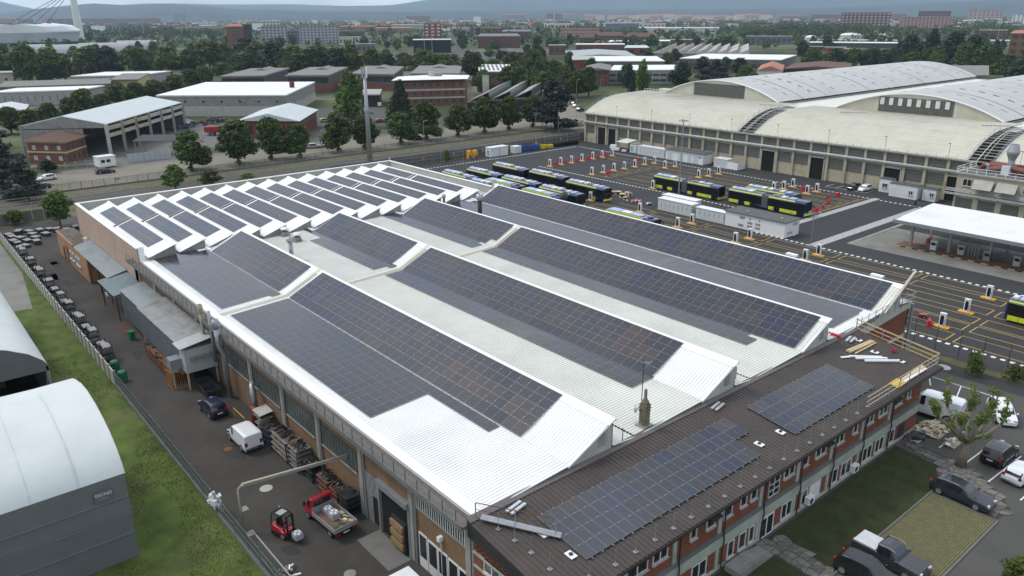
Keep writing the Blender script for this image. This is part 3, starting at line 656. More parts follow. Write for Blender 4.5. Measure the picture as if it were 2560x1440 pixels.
ST = {
 'hatch': [(0,.50,.52,.90),(.02,.60,.63,.96),(.12,.62,.95,1),(.26,.61,.995,1),(.46,.60,1.0,1),(.60,.59,.955,1),(.76,.58,.60,1),(.80,.575,.59,1),(.95,.48,.50,.94),(1,.34,.36,.84)],
 'estate': [(0,.50,.52,.90),(.02,.62,.64,.96),(.10,.63,.93,1),(.22,.62,.985,1),(.42,.61,1.0,1),(.54,.60,.955,1),(.70,.59,.61,1),(.76,.585,.60,1),(.95,.50,.52,.94),(1,.36,.38,.84)],
 'van': [(0,.52,.95,.95),(.015,.53,.98,.97),(.06,.53,1.0,1),(.35,.53,1.0,1),(.58,.53,.99,1),(.66,.53,.955,1),(.80,.52,.60,1),(.86,.50,.53,.98),(.97,.40,.42,.94),(1,.30,.32,.86)],
 'pickup': [(0,.58,.59,.95),(.01,.62,.64,.97),(.2,.62,.64,1),(.36,.62,.645,1),(.375,.62,.97,1),(.48,.615,1.0,1),(.56,.61,.965,1),(.68,.60,.62,1),(.74,.60,.615,1),(.96,.54,.56,.95),(1,.36,.38,.86)],
}
GLZ = {'hatch': ((1, 2), (5, 6), [(2, 3), (3, 4), (4, 5)]), 'estate': ((1, 2), (5, 6), [(2, 3), (3, 4), (4, 5)]), 'van': (None, (5, 6), [(4, 5)]), 'pickup': ((3, 4), (6, 7), [(4, 5), (5, 6)])}
def car(label, cat, x, y, head, L_, W_, H_, kind, pm, name='parked_car', group=None, rails=False, cover=None, z=0.0):
    t = thing(name, label, cat, (x, y, z), head, group)
    S = ST[kind]; w = W_/2; zb = .15*H_; sec = []
    for s in S:
        tt, be, tp, wf = s; X = (tt-.5)*L_; ww = w*wf; cab = tp-be > .1; wr = ww*(.80 if cab else .90) if kind != 'van' else ww*(.90 if cab else .9)
        zt = tp*H_; ze = be*H_
        half = [(ww*.90, zb), (ww*.985, zb+.1*H_), (ww, (zb+ze)/2+.04), (ww*.97, ze), (wr, zt-.035*H_ if cab else zt-.008), (wr*.72, zt)]
        sec.append([(X, yy, zz) for yy, zz in half] + [(X, -yy, zz) for yy, zz in half[::-1]])
    mb = MB(); n = 12
    for sc_ in sec: mb.v.extend(sc_)
    for i in range(len(sec)-1):
        for k in range(n): mb.f.append((i*n+k, (i+1)*n+k, (i+1)*n+(k+1)%n, i*n+(k+1)%n)); mb.m.append(0)
    mb.f.append(tuple(range(n))); mb.m.append(0); mb.f.append(tuple((len(sec)-1)*n+k for k in range(n-1, -1, -1))); mb.m.append(0)
    mb.box(-L_*.49, L_*.485, -w*.93, w*.93, zb-.05*H_, zb+.07*H_, 1)
    me = mb.mesh('body', [pm, black_pl], smooth=False, fix=True)
    bo = put('body', me, t)
    bv = bo.modifiers.new('round', 'BEVEL'); bv.width = .05; bv.segments = 2; bv.limit_method = 'ANGLE'; bv.angle_limit = R(25)
    def lerp(a, b, f): return tuple(p+(q-p)*f for p, q in zip(a, b))
    def inset(q, fx, out):
        c = tuple(sum(p[i] for p in q)/4 for i in range(3)); nn = (Vector(q[1])-Vector(q[0])).cross(Vector(q[3])-Vector(q[0])).normalized()*out
        return [tuple(Vector(lerp(p, c, fx))+nn) for p in q]
    rg, wg, sg = GLZ[kind]
    def pane(nm, q, out):
        q2 = inset(q, .07, out); q1 = inset(q, .07, -.02 if out > 0 else .02); m = MB(); m.add(q2+q1, [(0,1,2,3),(7,6,5,4),(0,4,5,1),(1,5,6,2),(2,6,7,3),(3,7,4,0)]); m.obj(nm, cglass, t, fix=True)
    for g2, nm in ((rg, 'rear_window'), (wg, 'windscreen')):
        if not g2: continue
        a, b = sec[g2[0]], sec[g2[1]]; lo, hi = (a, b) if g2 == rg else (b, a)
        pane(nm, [lo[4], lo[7], hi[7], hi[4]] if g2 == wg else [lo[7], lo[4], hi[4], hi[7]], .014)
    for a, b in sg:
        A, B = sec[a], sec[b]
        pane('side_window', [B[3], A[3], A[4], B[4]], .012); pane('side_window', [A[8], B[8], B[7], A[7]], .012)
    r = .205*H_ if kind in ('van',) else (.215*H_ if H_ > 1.6 else .225*H_)
    for tx in (.18, .80):
        for s in (-1, 1): wheel(t, (tx-.5)*L_, s*(w-.09), r)
    for s in (-1, 1):
        MB().obox((L_*.475, s*w*.66, S[-2][1]*H_*.93), (.16, .32, .13), s*-.25).obj('headlight', lampm, t)
        hz_ = (.58 if kind != 'van' else .46)*H_
        MB().box(-L_*.502, -L_*.47, s*w*.62, s*w*.90, hz_-.1, hz_+(.12 if kind != 'van' else .3)).obj('taillight', tailm, t)
        xm = (S[wg[1]][0]-.5)*L_-.12
        MB().box(xm-.08, xm+.06, s*(w+.02), s*(w+.2), S[wg[1]][1]*H_+.02, S[wg[1]][1]*H_+.17).obj('wing_mirror', pm if kind != 'van' else black_pl, t)
    MB().box(-L_*.503, -L_*.49, -.26, .26, .40*H_*.8+.08, .40*H_*.8+.2).obj('number_plate', platem, t)
    MB().box(-L_*.5, -L_*.47, -w*.84, w*.84, zb, zb+.14*H_).box(L_*.46, L_*.495, -w*.80, w*.80, zb, zb+.12*H_).obj('bumper', black_pl, t)
    if rails:
        for s in (-1, 1):
            a, b = (2, 4) if kind != 'pickup' else (4, 6)
            MB().tube([(sec[a][4][0], s*sec[3][4][1]*.93, sec[a][5][2]+.03), (sec[b][4][0]-.2, s*sec[3][4][1]*.93, H_+.05), (sec[b][4][0]+.25, s*sec[3][4][1]*.93, sec[b][5][2]-.0)], .022, 6).obj('roof_rail', alloy, t)
    if kind == 'pickup':
        MB().box((.02-.5)*L_, (.345-.5)*L_, -w*.88, w*.88, .64*H_, .665*H_).obj('bed_cover', cover or white_pl, t)
        MB().tube([((.36-.5)*L_, -w*.85, .64*H_), ((.37-.5)*L_, -w*.75, .98*H_), ((.37-.5)*L_, w*.75, .98*H_), ((.36-.5)*L_, w*.85, .64*H_)], .035, 6).obj('roll_bar', black_pl, t)
    return t
def txt(body, size, m, name='lettering', extrude=0.0):
    """flat lettering as a mesh"""
    cu = bpy.data.curves.new(name, 'FONT'); cu.body = body; cu.size = size; cu.extrude = extrude; cu.align_x = 'CENTER'; cu.align_y = 'CENTER'
    o = bpy.data.objects.new(name, cu); COL.objects.link(o)
    dg = bpy.context.evaluated_depsgraph_get(); me = bpy.data.meshes.new_from_object(o.evaluated_get(dg)); bpy.data.objects.remove(o)
    me.name = name; me.materials.clear(); me.materials.append(m); return me
def heap(name, label, cat, x, y, lx, ly, h, n_, mats_, sizes, seed=1, part='offcut', base=True):
    r_ = random.Random(seed); t = thing(name, label, cat, (x, y, 0))
    if base:
        b_ = MB()
        for i in range(6): b_.box(-lx/2, lx/2, -ly/2+i*ly/6, -ly/2+i*ly/6+ly/9, .1, .14)
        for i in range(3): b_.box(-lx/2+i*(lx-.1)/2, -lx/2+i*(lx-.1)/2+.1, -ly/2, ly/2, .0, .1)
        b_.obj('pallet_base', mat('weathered_board', (.5, .46, .38)), t)
    for i in range(n_):
        q = r_.random(); s_ = [r_.uniform(*v) for v in sizes]
        px_, py_ = r_.gauss(0, lx*.24), r_.gauss(0, ly*.24); px_ = max(-lx/2, min(lx/2, px_)); py_ = max(-ly/2, min(ly/2, py_))
        hz__ = .14+(h-.14)*q*max(.15, 1-(abs(px_)/lx+abs(py_)/ly))
        MB().obox((0, 0, 0), s_).obj(part, mats_[i % len(mats_)], t, (px_, py_, hz__+s_[2]/2), (r_.uniform(-.25, .25), r_.uniform(-.25, .25), r_.uniform(0, 3.1)))
    return t
# ================================================================ brick office block under the brown roof
off = thing('office_building', 'two-storey red brick office block under a brown ribbed roof', 'office', (-30, 49, 0))
OX, OY0, OY1 = -26.3, 24.7, 72.6
def rz_(x): return 6.42 + .125*(-25.5-x)
mb = MB(); mb.box(-34.2, OX, OY0, OY1, 0, 6.1, skip=(1,)); mb.wobj('wall', red_brick, off)
mb = MB(); n_ = 0; ya, yb, pt = 24.55, 74.6, .40; y = ya
vs = []
while y < yb-.05:
    for dy, h in ((0, 0), (pt-.16, 0), (pt-.13, .055), (pt-.03, .055)): vs.append((y+dy, h))
    y += pt
vs.append((yb, 0))
for yy, h in vs: mb.v.extend([(-34.32, yy, rz_(-34.32)+h), (-25.45, yy, rz_(-25.45)+h)])
for i in range(len(vs)-1): mb.f.append((2*i, 2*i+1, 2*i+3, 2*i+2)); mb.m.append(0)
mb.wobj('roof', brown_roof, off)
mb = MB(); mb.slab([(-34.4, ya, rz_(-34.4)-.06), (-25.5, ya, rz_(-25.5)-.06), (-25.5, yb, rz_(-25.5)-.06), (-34.4, yb, rz_(-34.4)-.06)], .12); mb.wobj('roof_deck', brown_fascia, off)
mb = MB(); mb.extrude([(-34.3, rz_(-34.3)+.02), (-25.5, rz_(-25.5)+.02), (-25.5, rz_(-25.5)-.75), (-34.3, rz_(-34.3)-1.15)], 'y', 24.48, 24.56); mb.wobj('gable_fascia', brown_fascia, off, fix=True)
mb = MB()
for i in range(4): mb.bar((-34.3, 24.46, rz_(-34.3)-.2-.24*i), (-25.5, 24.46, rz_(-25.5)-.15-.16*i), .02, .03)
mb.wobj('fascia_board', steel_d, off)
mb = MB(); mb.box(-25.62, -25.34, ya, yb, rz_(-25.5)-.22, rz_(-25.5)-.04); mb.wobj('eave_gutter', brown_fascia, off)
mb = MB(); mb.extrude([(-34.5, rz_(-34.3)+.22), (-34.0, rz_(-34)+.1), (-34.0, rz_(-34)+.02), (-34.5, rz_(-34.3)-.2)], 'y', ya, yb); mb.wobj('ridge_flashing', mat('brown_flashing', (.14, .125, .12), .5, 0, .1), off, fix=True)
mb = MB(); mb.box(OX, -25.6, OY0, OY1, 5.95, 6.1); mb.wobj('soffit', brown_fascia, off)
pale = mat('pale_green_render', (.33, .36, .30), .9, 0, .1, .8, stain=(.19, .21, .17), sscale=.6)
mb = MB(); mb.box(OX, OX+.09, OY0, OY1, 1.98, 2.92); mb.wobj('concrete_band', pale, off)
mb = MB(); mb.box(OX, OX+.14, OY0, OY1, 2.92, 3.35); mb.wobj('band_sill', conc_d, off)
mb = MB(); mb.box(OX, OX+.06, OY0, OY1, 0, .3); mb.wobj('plinth', conc_l, off)
for yy in (30.7, 35.75, 40.8, 45.85, 50.95, 56.05, 61.15, 66.25):
    mb = MB(); mb.box(OX, OX+.11, yy-.2, yy+.2, 3.35, 5.9); mb.wobj('pilaster', pale, off)
    mb = MB(); mb.box(OX, OX+.10, yy-.18, yy+.18, .3, 1.98); mb.wobj('pilaster', pale, off)
    mb = MB(); mb.tube([(OX+.2, yy+.42, 5.9), (OX+.2, yy+.42, 3.1), (OX+.28, yy+.42, 2.7), (OX+.2, yy+.42, 1.8), (OX+.2, yy+.42, .1)], .055, 6); mb.wobj('downpipe', steel_d, off)
WIN = {}
def win_x(parent, x, y0, y1, z0, z1, nm=2, sill=conc_l, s=1):
    """window in a wall facing +x (s=1): frame with pane"""
    w, h = y1-y0, z1-z0; key = ('x', round(w, 2), round(h, 2), nm, s)
    if key not in WIN:
        f = MB(); d0, d1 = .0, .09*s; t_ = .07
        f.box(d0, d1, 0, t_, 0, h).box(d0, d1, w-t_, w, 0, h).box(d0, d1, t_, w-t_, 0, t_).box(d0, d1, t_, w-t_, h-t_, h)
        for i in range(1, nm): f.box(d0, d1*.9, w*i/nm-.045, w*i/nm+.045, t_, h-t_)
        p = MB(); p.box(.004*s, .03*s, t_, w-t_, t_, h-t_)
        sl_ = MB(); sl_.box(0, .2*s, -.08, w+.08, -.08, -.01)
        WIN[key] = (f.mesh('window', wframe), p.mesh('pane', glass), sl_.mesh('sill', sill))
    f, p, sl_ = WIN[key]; L0 = parent.location
    o = put('window', f, parent, (x-L0.x, y0-L0.y, z0-L0.z)); put('pane', p, o); put('sill', sl_, o); return o
for a, b in ((26.2, 28.0), (28.6, 29.5), (31.0, 33.0), (33.5, 35.0), (37.4, 38.1), (39.2, 40.2), (41.2, 42.2), (43.2, 44.0), (44.5, 45.3), (48.9, 50.4), (51.5, 52.4), (53.5, 55.1), (56.5, 58.0), (59.5, 60.3), (61.7, 63.1), (64.1, 65.7), (67.0, 68.5), (69.6, 70.3)):
    win_x(off, OX, a, b, 4.35, 5.7, 2 if b-a > 1.2 else 1)
for a, b in ((26.2, 28.2), (31.0, 33.0), (33.8, 35.3), (37.9, 39.6), (42.1, 42.9), (43.5, 44.4), (44.8, 45.5), (49.2, 50.7), (52.1, 53.0), (53.3, 55.0), (56.9, 57.8), (58.4, 60.1), (62.1, 63.8), (64.4, 66.0), (67.1, 68.1)):
    win_x(off, OX, a, b, .45, 1.9, 2 if b-a > 1.2 else 1)
mb = MB(); mb.box(OX+.03, OX+.07, 53.4, 54.9, .55, 1.8); mb.wobj('roller_blind', wframe, off)
# stair window grid and entrance door
mb = MB(); mb.box(OX+.004, OX+.03, 46.9, 48.4, 3.5, 5.7, 1)
for z in (3.5, 4.05, 4.6, 5.15, 5.65): mb.box(OX, OX+.08, 46.9, 48.4, z, z+.05, 0)
for yy in (46.9, 47.6, 48.35): mb.box(OX, OX+.08, yy, yy+.05, 3.5, 5.7, 0)
mb.wobj('stair_window', [wframe, glass], off)
dr = MB(); dr.box(OX, OX+.1, 46.15, 48.1, 0.02, 1.97); d_o = dr.wobj('entrance_door', wframe, off)
for a in (46.3, 47.2):
    p = MB(); p.box(OX+.101, OX+.115, a, a+.72, .2, 1.8); put('pane', p.mesh('pane', glass, off=tuple(off.location)), d_o)
mb = MB(); mb.box(OX, OX+.05, 69.0, 70.2, .02, 1.95); mb.wobj('side_door', steel_d, off)
# gable: brick grille frieze, window, sill bands
mb = MB(); mb.box(-33.9, -26.4, 24.55, 24.7, 5.35, 5.5, 0); mb.box(-33.9, -26.4, 24.6, 24.7, 4.25, 4.4, 0); mb.wobj('gable_band', pale, off)
mb = MB()
for i in range(28):
    for j in range(3):
        if (i+j) % 2 == 0: mb.box(-33.6+i*.25, -33.45+i*.25, 24.62, 24.69, 5.58+.16*j, 5.66+.16*j)
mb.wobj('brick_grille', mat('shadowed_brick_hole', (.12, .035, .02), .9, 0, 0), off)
def win_y(parent, y, x0, x1, z0, z1, nm=3, s=-1):
    w, h = x1-x0, z1-z0; key = ('y', round(w, 2), round(h, 2), nm, s)
    if key not in WIN:
        f = MB(); d1 = .09*s; t_ = .07
        f.box(0, t_, 0, d1, 0, h).box(w-t_, w, 0, d1, 0, h).box(t_, w-t_, 0, d1, 0, t_).box(t_, w-t_, 0, d1, h-t_, h)
        for i in range(1, nm): f.box(w*i/nm-.04, w*i/nm+.04, 0, d1*.9, t_, h-t_)
        p = MB(); p.box(t_, w-t_, .004*s, .03*s, t_, h-t_); sl_ = MB(); sl_.box(-.08, w+.08, 0, .2*s, -.08, -.01)
        WIN[key] = (f.mesh('window', wframe), p.mesh('pane', glass), sl_.mesh('sill', conc_l))
    f, p, sl_ = WIN[key]; L0 = parent.location
    o = put('window', f, parent, (x0-L0.x, y-L0.y, z0-L0.z)); put('pane', p, o); put('sill', sl_, o); return o
win_y(off, 24.7, -32.8, -30.4, 4.5, 5.95-.45, 3); win_y(off, 24.7, -29.4, -27.2, 4.5, 5.5, 3)
win_y(off, 24.7, -33.0, -30.6, 1.2, 2.9, 3); win_y(off, 24.7, -29.4, -27.0, 1.2, 2.9, 3)
# awnings of dark mesh over a few upper windows
for a in (38.9, 54.0, 65.9):
    mb = MB(); mb.slab([(OX+.1, a, 5.78), (OX+.75, a, 5.5), (OX+.75, a+1.2, 5.5), (OX+.1, a+1.2, 5.78)], .04); mb.wobj('awning', steel_d, off)
# ---- the two arrays on the brown roof
def roof_array(label, y0, x_top, cols_by_row):
    ang = math.atan(.125); root = thing('solar_array', label, 'solar array', (x_top, y0, rz_(x_top)+.06), 0, None)
    for r_, c_n in enumerate(cols_by_row):
        for c in range(c_n):
            d = 1.155*(r_+.5)
            put('solar_panel', P_LAND, root, (d, 1.86*(c+.5), -d*.125), (ang, 0, math.pi/2))
    for c in range(max(cols_by_row)*2):
        xb = 1.155*(4 if c < cols_by_row[3]*2 else len([1 for q in cols_by_row if q*2 > c]))
        MB().box(xb, xb+.16, c*.93+.4, c*.93+.45, -xb*.125+.03, -xb*.125+.08).obj('rail_end', galv, root)
    return root
roof_array('long dark array on the brown roof nearer the gable end, notched at one corner', 28.42, -31.95, (11, 11, 10, 10))
roof_array('shorter dark array on the brown roof toward the timber guard rail', 51.85, -31.95, (7, 7, 7, 7))
# ---- edge posts, vent plates, skylight boards, walkway steps
epost = MB(); epost.box(-.14, .14, -.14, .14, .03, .07).tube([(0, 0, .05), (0, 0, 1.25)], .022, 6).box(-.05, .05, -.05, .05, .05, .2)
epm = epost.mesh('edge_post', galv)
def edge_post(x, y, lb): return tag(put('edge_post', epm, None, (x, y, rz_(x))), lb, 'edge post', 'edge posts of the brown roof')
ep = [(-26.07, 29.66+1.855*k) for k in range(18)]
for k, (x, y) in enumerate(ep): edge_post(x, y, 'bare steel edge post on the eave, %s from the gable end' % ['first', 'second', 'third', 'fourth', 'fifth', 'sixth', 'seventh', 'eighth', 'ninth', 'tenth', '11th', '12th', '13th', '14th', '15th', '16th', '17th', '18th'][k])
for k, (x, y) in enumerate(((-32.6, 25.7), (-31.2, 25.9), (-29.82, 26.07), (-28.14, 26.1), (-26.9, 26.2), (-26.3, 27.6))): edge_post(x, y, 'bare steel edge post along the gable end, %s from the hall roof' % ['first', 'second', 'third', 'fourth', 'fifth', 'sixth'][k])
x_, y_ = G(1290, 1283, 7.2)
def vent_plate(px, py, lb, a=.5, b=.36):
    x, y = G(px, py, 7.0); z = rz_(x); x, y = G(px, py, z+.1)
    t = thing('vent_plate', lb, 'roof vent', (x, y, rz_(x)+.02), 0, 'pale vent plates of the brown roof')
    MB().box(-b, b, -a/2, a/2, .03, .09).obj('plate', white_trim, t); MB().lathe([(.13, .09), (.15, .16), (.05, .2)], n=10).obj('nozzle', steel_d, t)
for px, py, lb in ((1358, 1333, 'vent plate below the near corner of the long array, the upper one'), (1427, 1387, 'vent plate below the near corner of the long array, close to the eave'), (1898, 1110, 'vent plate by the notch of the long array'), (1951, 1080, 'vent plate between the two arrays near the eave'),
                   (2146, 848, 'vent plate by the stacked timbers near the hall'), (2187, 879, 'vent plate beside the pink bucket'), (2252, 903, 'vent plate at the tip of the white metal strips')):
    vent_plate(px, py, lb)
def bracket(px, py, lb, rot=0):
    x, y = G(px, py, 7.1); z = rz_(x)+.05; t = thing('roof_bracket', lb, 'bracket', (x, y, z), rot, 'aluminium bracket pairs')
    for d in (-.2, .2): MB().box(d-.12, d+.12, -.75, .75, .02, .14).obj('profile', mat('aluminium', (.6, .61, .62), .35, .6, .05), t)
bracket(1290, 1283, 'pair of aluminium profiles by the corner steps', .2); bracket(1793, 1027, 'pair of aluminium profiles between the two arrays, upslope', .2); bracket(2125, 858, 'pair of aluminium profiles next to the stacked timbers', .2)
# corner step ramp with handrail at the hall joint
rs = thing('roof_ramp', 'grey step ramp with a rusty handrail at the roof corner', 'ramp', (-33.9, 25.3, 7.4))
MB().bar((0, .0, .35), (4.2, 3.2, -.25), .55, .06).obj('tread', galv, rs)
hr_ = MB(); hr_.tube([(-.3, -.2, 1.35), (3.9, 3.0, .95)], .03, 6); hr_.tube([(-.3, -.2, .85), (3.9, 3.0, .45)], .02, 6); hr_.obj('handrail', rust, rs)
for f in (0, .5, 1): MB().box(-.3+4.2*f-.03, -.3+4.2*f+.03, -.2+3.2*f-.03, -.2+3.2*f+.03, -.3-.55*f+.2, 1.35-.4*f).obj('post', galv, rs)
# timber guard rail round the far corner
gr = thing('timber_guardrail', 'temporary guard rail with timber boards round the far roof corner', 'guard rail', (-30, 74, 6.4))
for z in (.3, .75, 1.2): MB().bar((-4.3, .45, rz_(-34.3)-6.4+z), (4.1, .45, rz_(-25.9)-6.4+z), .04, .14 if z > 1 else .07).obj('board', wood_m, gr)
for z in (.35, .8, 1.25): MB().bar((4.1, .45, rz_(-25.9)-6.4+z), (4.1, -13.5, rz_(-25.9)-6.4+z), .04, .08 if z > 1 else .05).obj('board', wood_m if z > 1 else mat('weathered_board', (.5, .46, .38)), gr)
for i in range(4): MB().box(-4.2+i*2.75-.03, -4.14+i*2.75, .42, .48, rz_(-34.2+i*2.75)-6.35, rz_(-34.2+i*2.75)-5.1).obj('post', galv, gr)
for i in range(8): MB().box(4.07, 4.13, -13.2+i*1.9, -13.14+i*1.9, .0, 1.3).obj('post', galv, gr)
def flat_board(px0, py0, px1, py1, w, h, m, lb, cat, name, group=None, z=None):
    x0, y0 = G(px0, py0, 6.9); x1, y1 = G(px1, py1, 6.9)
    x0, y0 = G(px0, py0, rz_(x0)+.1); x1, y1 = G(px1, py1, rz_(x1)+.1)
    b = MB().bar((0, 0, h/2), (x1-x0, y1-y0, rz_(x1)-rz_(x0)+h/2), w, h)
    return tag(b.obj(name, m, None, (x0, y0, rz_(x0)+(z or .07))), lb, cat, group)
flat_board(2118, 877, 2178, 852, .22, .18, wood_m, 'thick new timber lying nearest the aluminium profiles', 'timber', 'timber_beam', 'new timbers on the brown roof')
flat_board(2124, 880, 2184, 854, .22, .18, wood_m, 'thick new timber in the middle of the three', 'timber', 'timber_beam', 'new timbers on the brown roof')
flat_board(2138, 883, 2190, 856, .14, .1, wood_m, 'slim pinkish timber lying nearest the eave', 'timber', 'timber_beam', 'new timbers on the brown roof')
for i, (a, b, c, d) in enumerate(((2103, 892, 2125, 890), (2124, 889, 2205, 892), (2140, 895, 2218, 896), (2163, 902, 2245, 903))):
    flat_board(a, b, c, d, .3, .06+.03*i, white_pl, ['short white metal strip at the tip of the pile', 'white metal strip second from the timbers', 'white metal strip third from the timbers', 'thickest white metal strip, farthest from the timbers'][i], 'metal strip', 'metal_strip', 'white metal strips on the brown roof')
flat_board(2232, 963, 2252, 950, .75, .05, yel_board, 'yellow board upslope of the other', 'board', 'yellow_board_sheet', 'yellow boards on the roof')
flat_board(2240, 968, 2262, 953, .5, .05, yel_board, 'yellow board closer to the eave', 'board', 'yellow_board_sheet', 'yellow boards on the roof')
for i in range(4): flat_board(2254+i*2, 950+i*2, 2306+i*3, 914+i*3, .22, .06+.02*i, [wood_m, mat('weathered_board', (.5, .46, .38)), wood_m, white_pl][i], ['long pale plank inside the guard rail, uppermost', 'greyer plank inside the guard rail', 'long plank inside the guard rail close to the eave', 'whitish slat lowest inside the guard rail'][i], 'plank', 'plank', 'planks inside the guard rail')
x_, y_ = G(2232, 882, 6.9); bk = thing('bucket', 'pinkish red bucket lying on the brown roof', 'bucket', (x_, y_, rz_(x_)+.05))
MB().lathe([(.16, 0), (.24, .35), (.22, .35), (.15, .05)], n=12).obj('pail', mat('pink_plastic', (.5, .06, .12), .5, 0, 0), bk); MB().tube([(-.23, 0, .34), (0, .1, .6), (.23, 0, .34)], .012, 5).obj('handle', steel_d, bk)
x_, y_ = G(2088, 848, 7.4); hj = thing('hand_tool_box', 'red folded stand left beside the last white gable', 'tool stand', (x_, y_, rz_(x_)+.05))
MB().box(-.5, .5, -.12, .12, .1, .35).obj('case', red_pl, hj); MB().tube([(-.5, 0, .3), (-1.4, .1, .25)], .04, 6).obj('handle', red_pl, hj)
# air-conditioning units on brackets
for k, (yy, zz, lb) in enumerate(((60.3, .55, 'air conditioner low on the brick wall, nearer the plane tree'), (53.0, .55, 'air conditioner low on the brick wall beside the closed blind'))):
    a = thing('air_conditioner', lb, 'air conditioner', (OX+.32, yy, zz), 0, 'air conditioners on the office wall')
    MB().box(-.22, .22, -.42, .42, 0, .65).obj('case', white_pl, a); MB().lathe([(.26, 0), (.26, .01)], n=14).obj('fan', steel_d, a, (.225, -.08, .33), (0, R(90), 0))
# ================================================================ bus yard: markings
def dashes(x0, y0, x1, y1, step, w, d, z=.012):
    n_ = int(math.hypot(x1-x0, y1-y0)/step); mb = MB(); ux, uy = (x1-x0)/n_, (y1-y0)/n_; l_ = math.hypot(ux, uy)
    for i in range(n_+1):
        cx_, cy_ = x0+ux*i, y0+uy*i; a, b = (w/2, d/2) if abs(ux) > abs(uy) else (d/2, w/2)
        mb.quad((cx_-a, cy_-b, z), (cx_+a, cy_-b, z), (cx_+a, cy_+b, z), (cx_-a, cy_+b, z))
    o = mb.obj('dashed_line', white_paint); o['kind'] = 'stuff'; return o
dashes(-171.4, 95, -171.4, 169, 1.03, .52, .55)
dashes(-171.4, 169, -60, 166.2, 1.03, .52, .5)
dashes(-154.2, 137.9, -86.8, 137.6, 1.03, .52, .5)
dashes(-77.9, 123.7, 10, 122.2, 1.03, .52, .55)
dashes(-60, 97.3, 30, 96.0, 1.03, .52, .55)
dashes(-72.5, 127.2, -76.5, 127.0, 1.03, .5, .5)
def zebra(x, y0, y1, w, step=.72):
    mb = MB(); y = y0
    while y < y1: mb.quad((x-w/2, y, .012), (x+w/2, y, .012), (x+w/2, y+.36, .012), (x-w/2, y+.36, .012)); y += step
    o = mb.obj('zebra_line', white_paint); o['kind'] = 'stuff'
zebra(-77.0, 128.5, 167.5, 1.5); zebra(-66.6, 123.3, 165.5, 1.9)
def lines(segs, w=.13, z=.010, nm='bay_line', m=yellow_paint):
    mb = MB()
    for x0, y0, x1, y1 in segs:
        if abs(x1-x0) > abs(y1-y0): mb.quad((x0, y0-w/2, z), (x1, y0-w/2, z), (x1, y1+w/2, z), (x0, y1+w/2, z))
        else: mb.quad((x0-w/2, y0, z), (x1+w/2, y0, z), (x1+w/2, y1, z), (x0-w/2, y1, z))
    o = mb.obj(nm, m); o['kind'] = 'stuff'; return o
low = [(97.9, 100.9), (102.8, 105.5), (106.1, 108.9), (110.8, 113.6), (115.8, 118.4), (119.6, 122.4)]
sg = []
for c in range(-4, 4):
    xa, xb = -59.8+13.45*c, -59.8+13.45*(c+1)-.95
    for a, b in low: sg += [(xa, a, xb, a), (xa, b, xb, b), (xa, a, xa, b), (xb, a, xb, b)]
lines(sg)
sg = []
for xa, xb in ((-135.5, -131.5), (-129, -117.5), (-115.5, -97), (-94.8, -79.2)):
    for k in range(6):
        a = 140.6+4.12*k; sg += [(xa, a, xb, a), (xa, a+2.9, xb, a+2.9), (xb, a, xb, a+2.9)]
sg += [(-78.7, 143.7, -78.7, 166.2), (-150, 163.2, -138.5, 163.2), (-150, 160, -150, 163.2), (-150, 160, -138.5, 160)]
lines(sg)
# bay numbers painted on the asphalt
def number(txt_, x, y, s=1.1):
    tag(put('bay_number', txt(txt_, s, yellow_paint, 'bay_number'), None, (x, y, .012), (0, 0, R(90))), kind='structure')
for k in range(5): number(str(60+k), -133.2, 141.5+4.12*k); number(str(20+k), -80.3, 141.6+4.12*k)
sheet('concrete_apron', [(-62.9, 129.5), (60, 129.0), (60, 146.4), (-62.7, 146.4)], .008, apron_m)
sheet('fuel_island', rect(-57.5, -20, 134.8, 138.6), .12, mat('brick_paving', (.17, .10, .075), .9, 0, .2, 2))
mb = MB()
for i in range(38): mb.box(-57.5+i, -56.5+i, 134.6, 134.8, 0, .14, i % 2)
o = mb.obj('striped_kerb', [yellow_paint, black_pl]); o['kind'] = 'structure'
tag(MB().box(-63.6, -62.9, 129.6, 150, 0, .02).obj('drain_channel', conc), kind='structure')

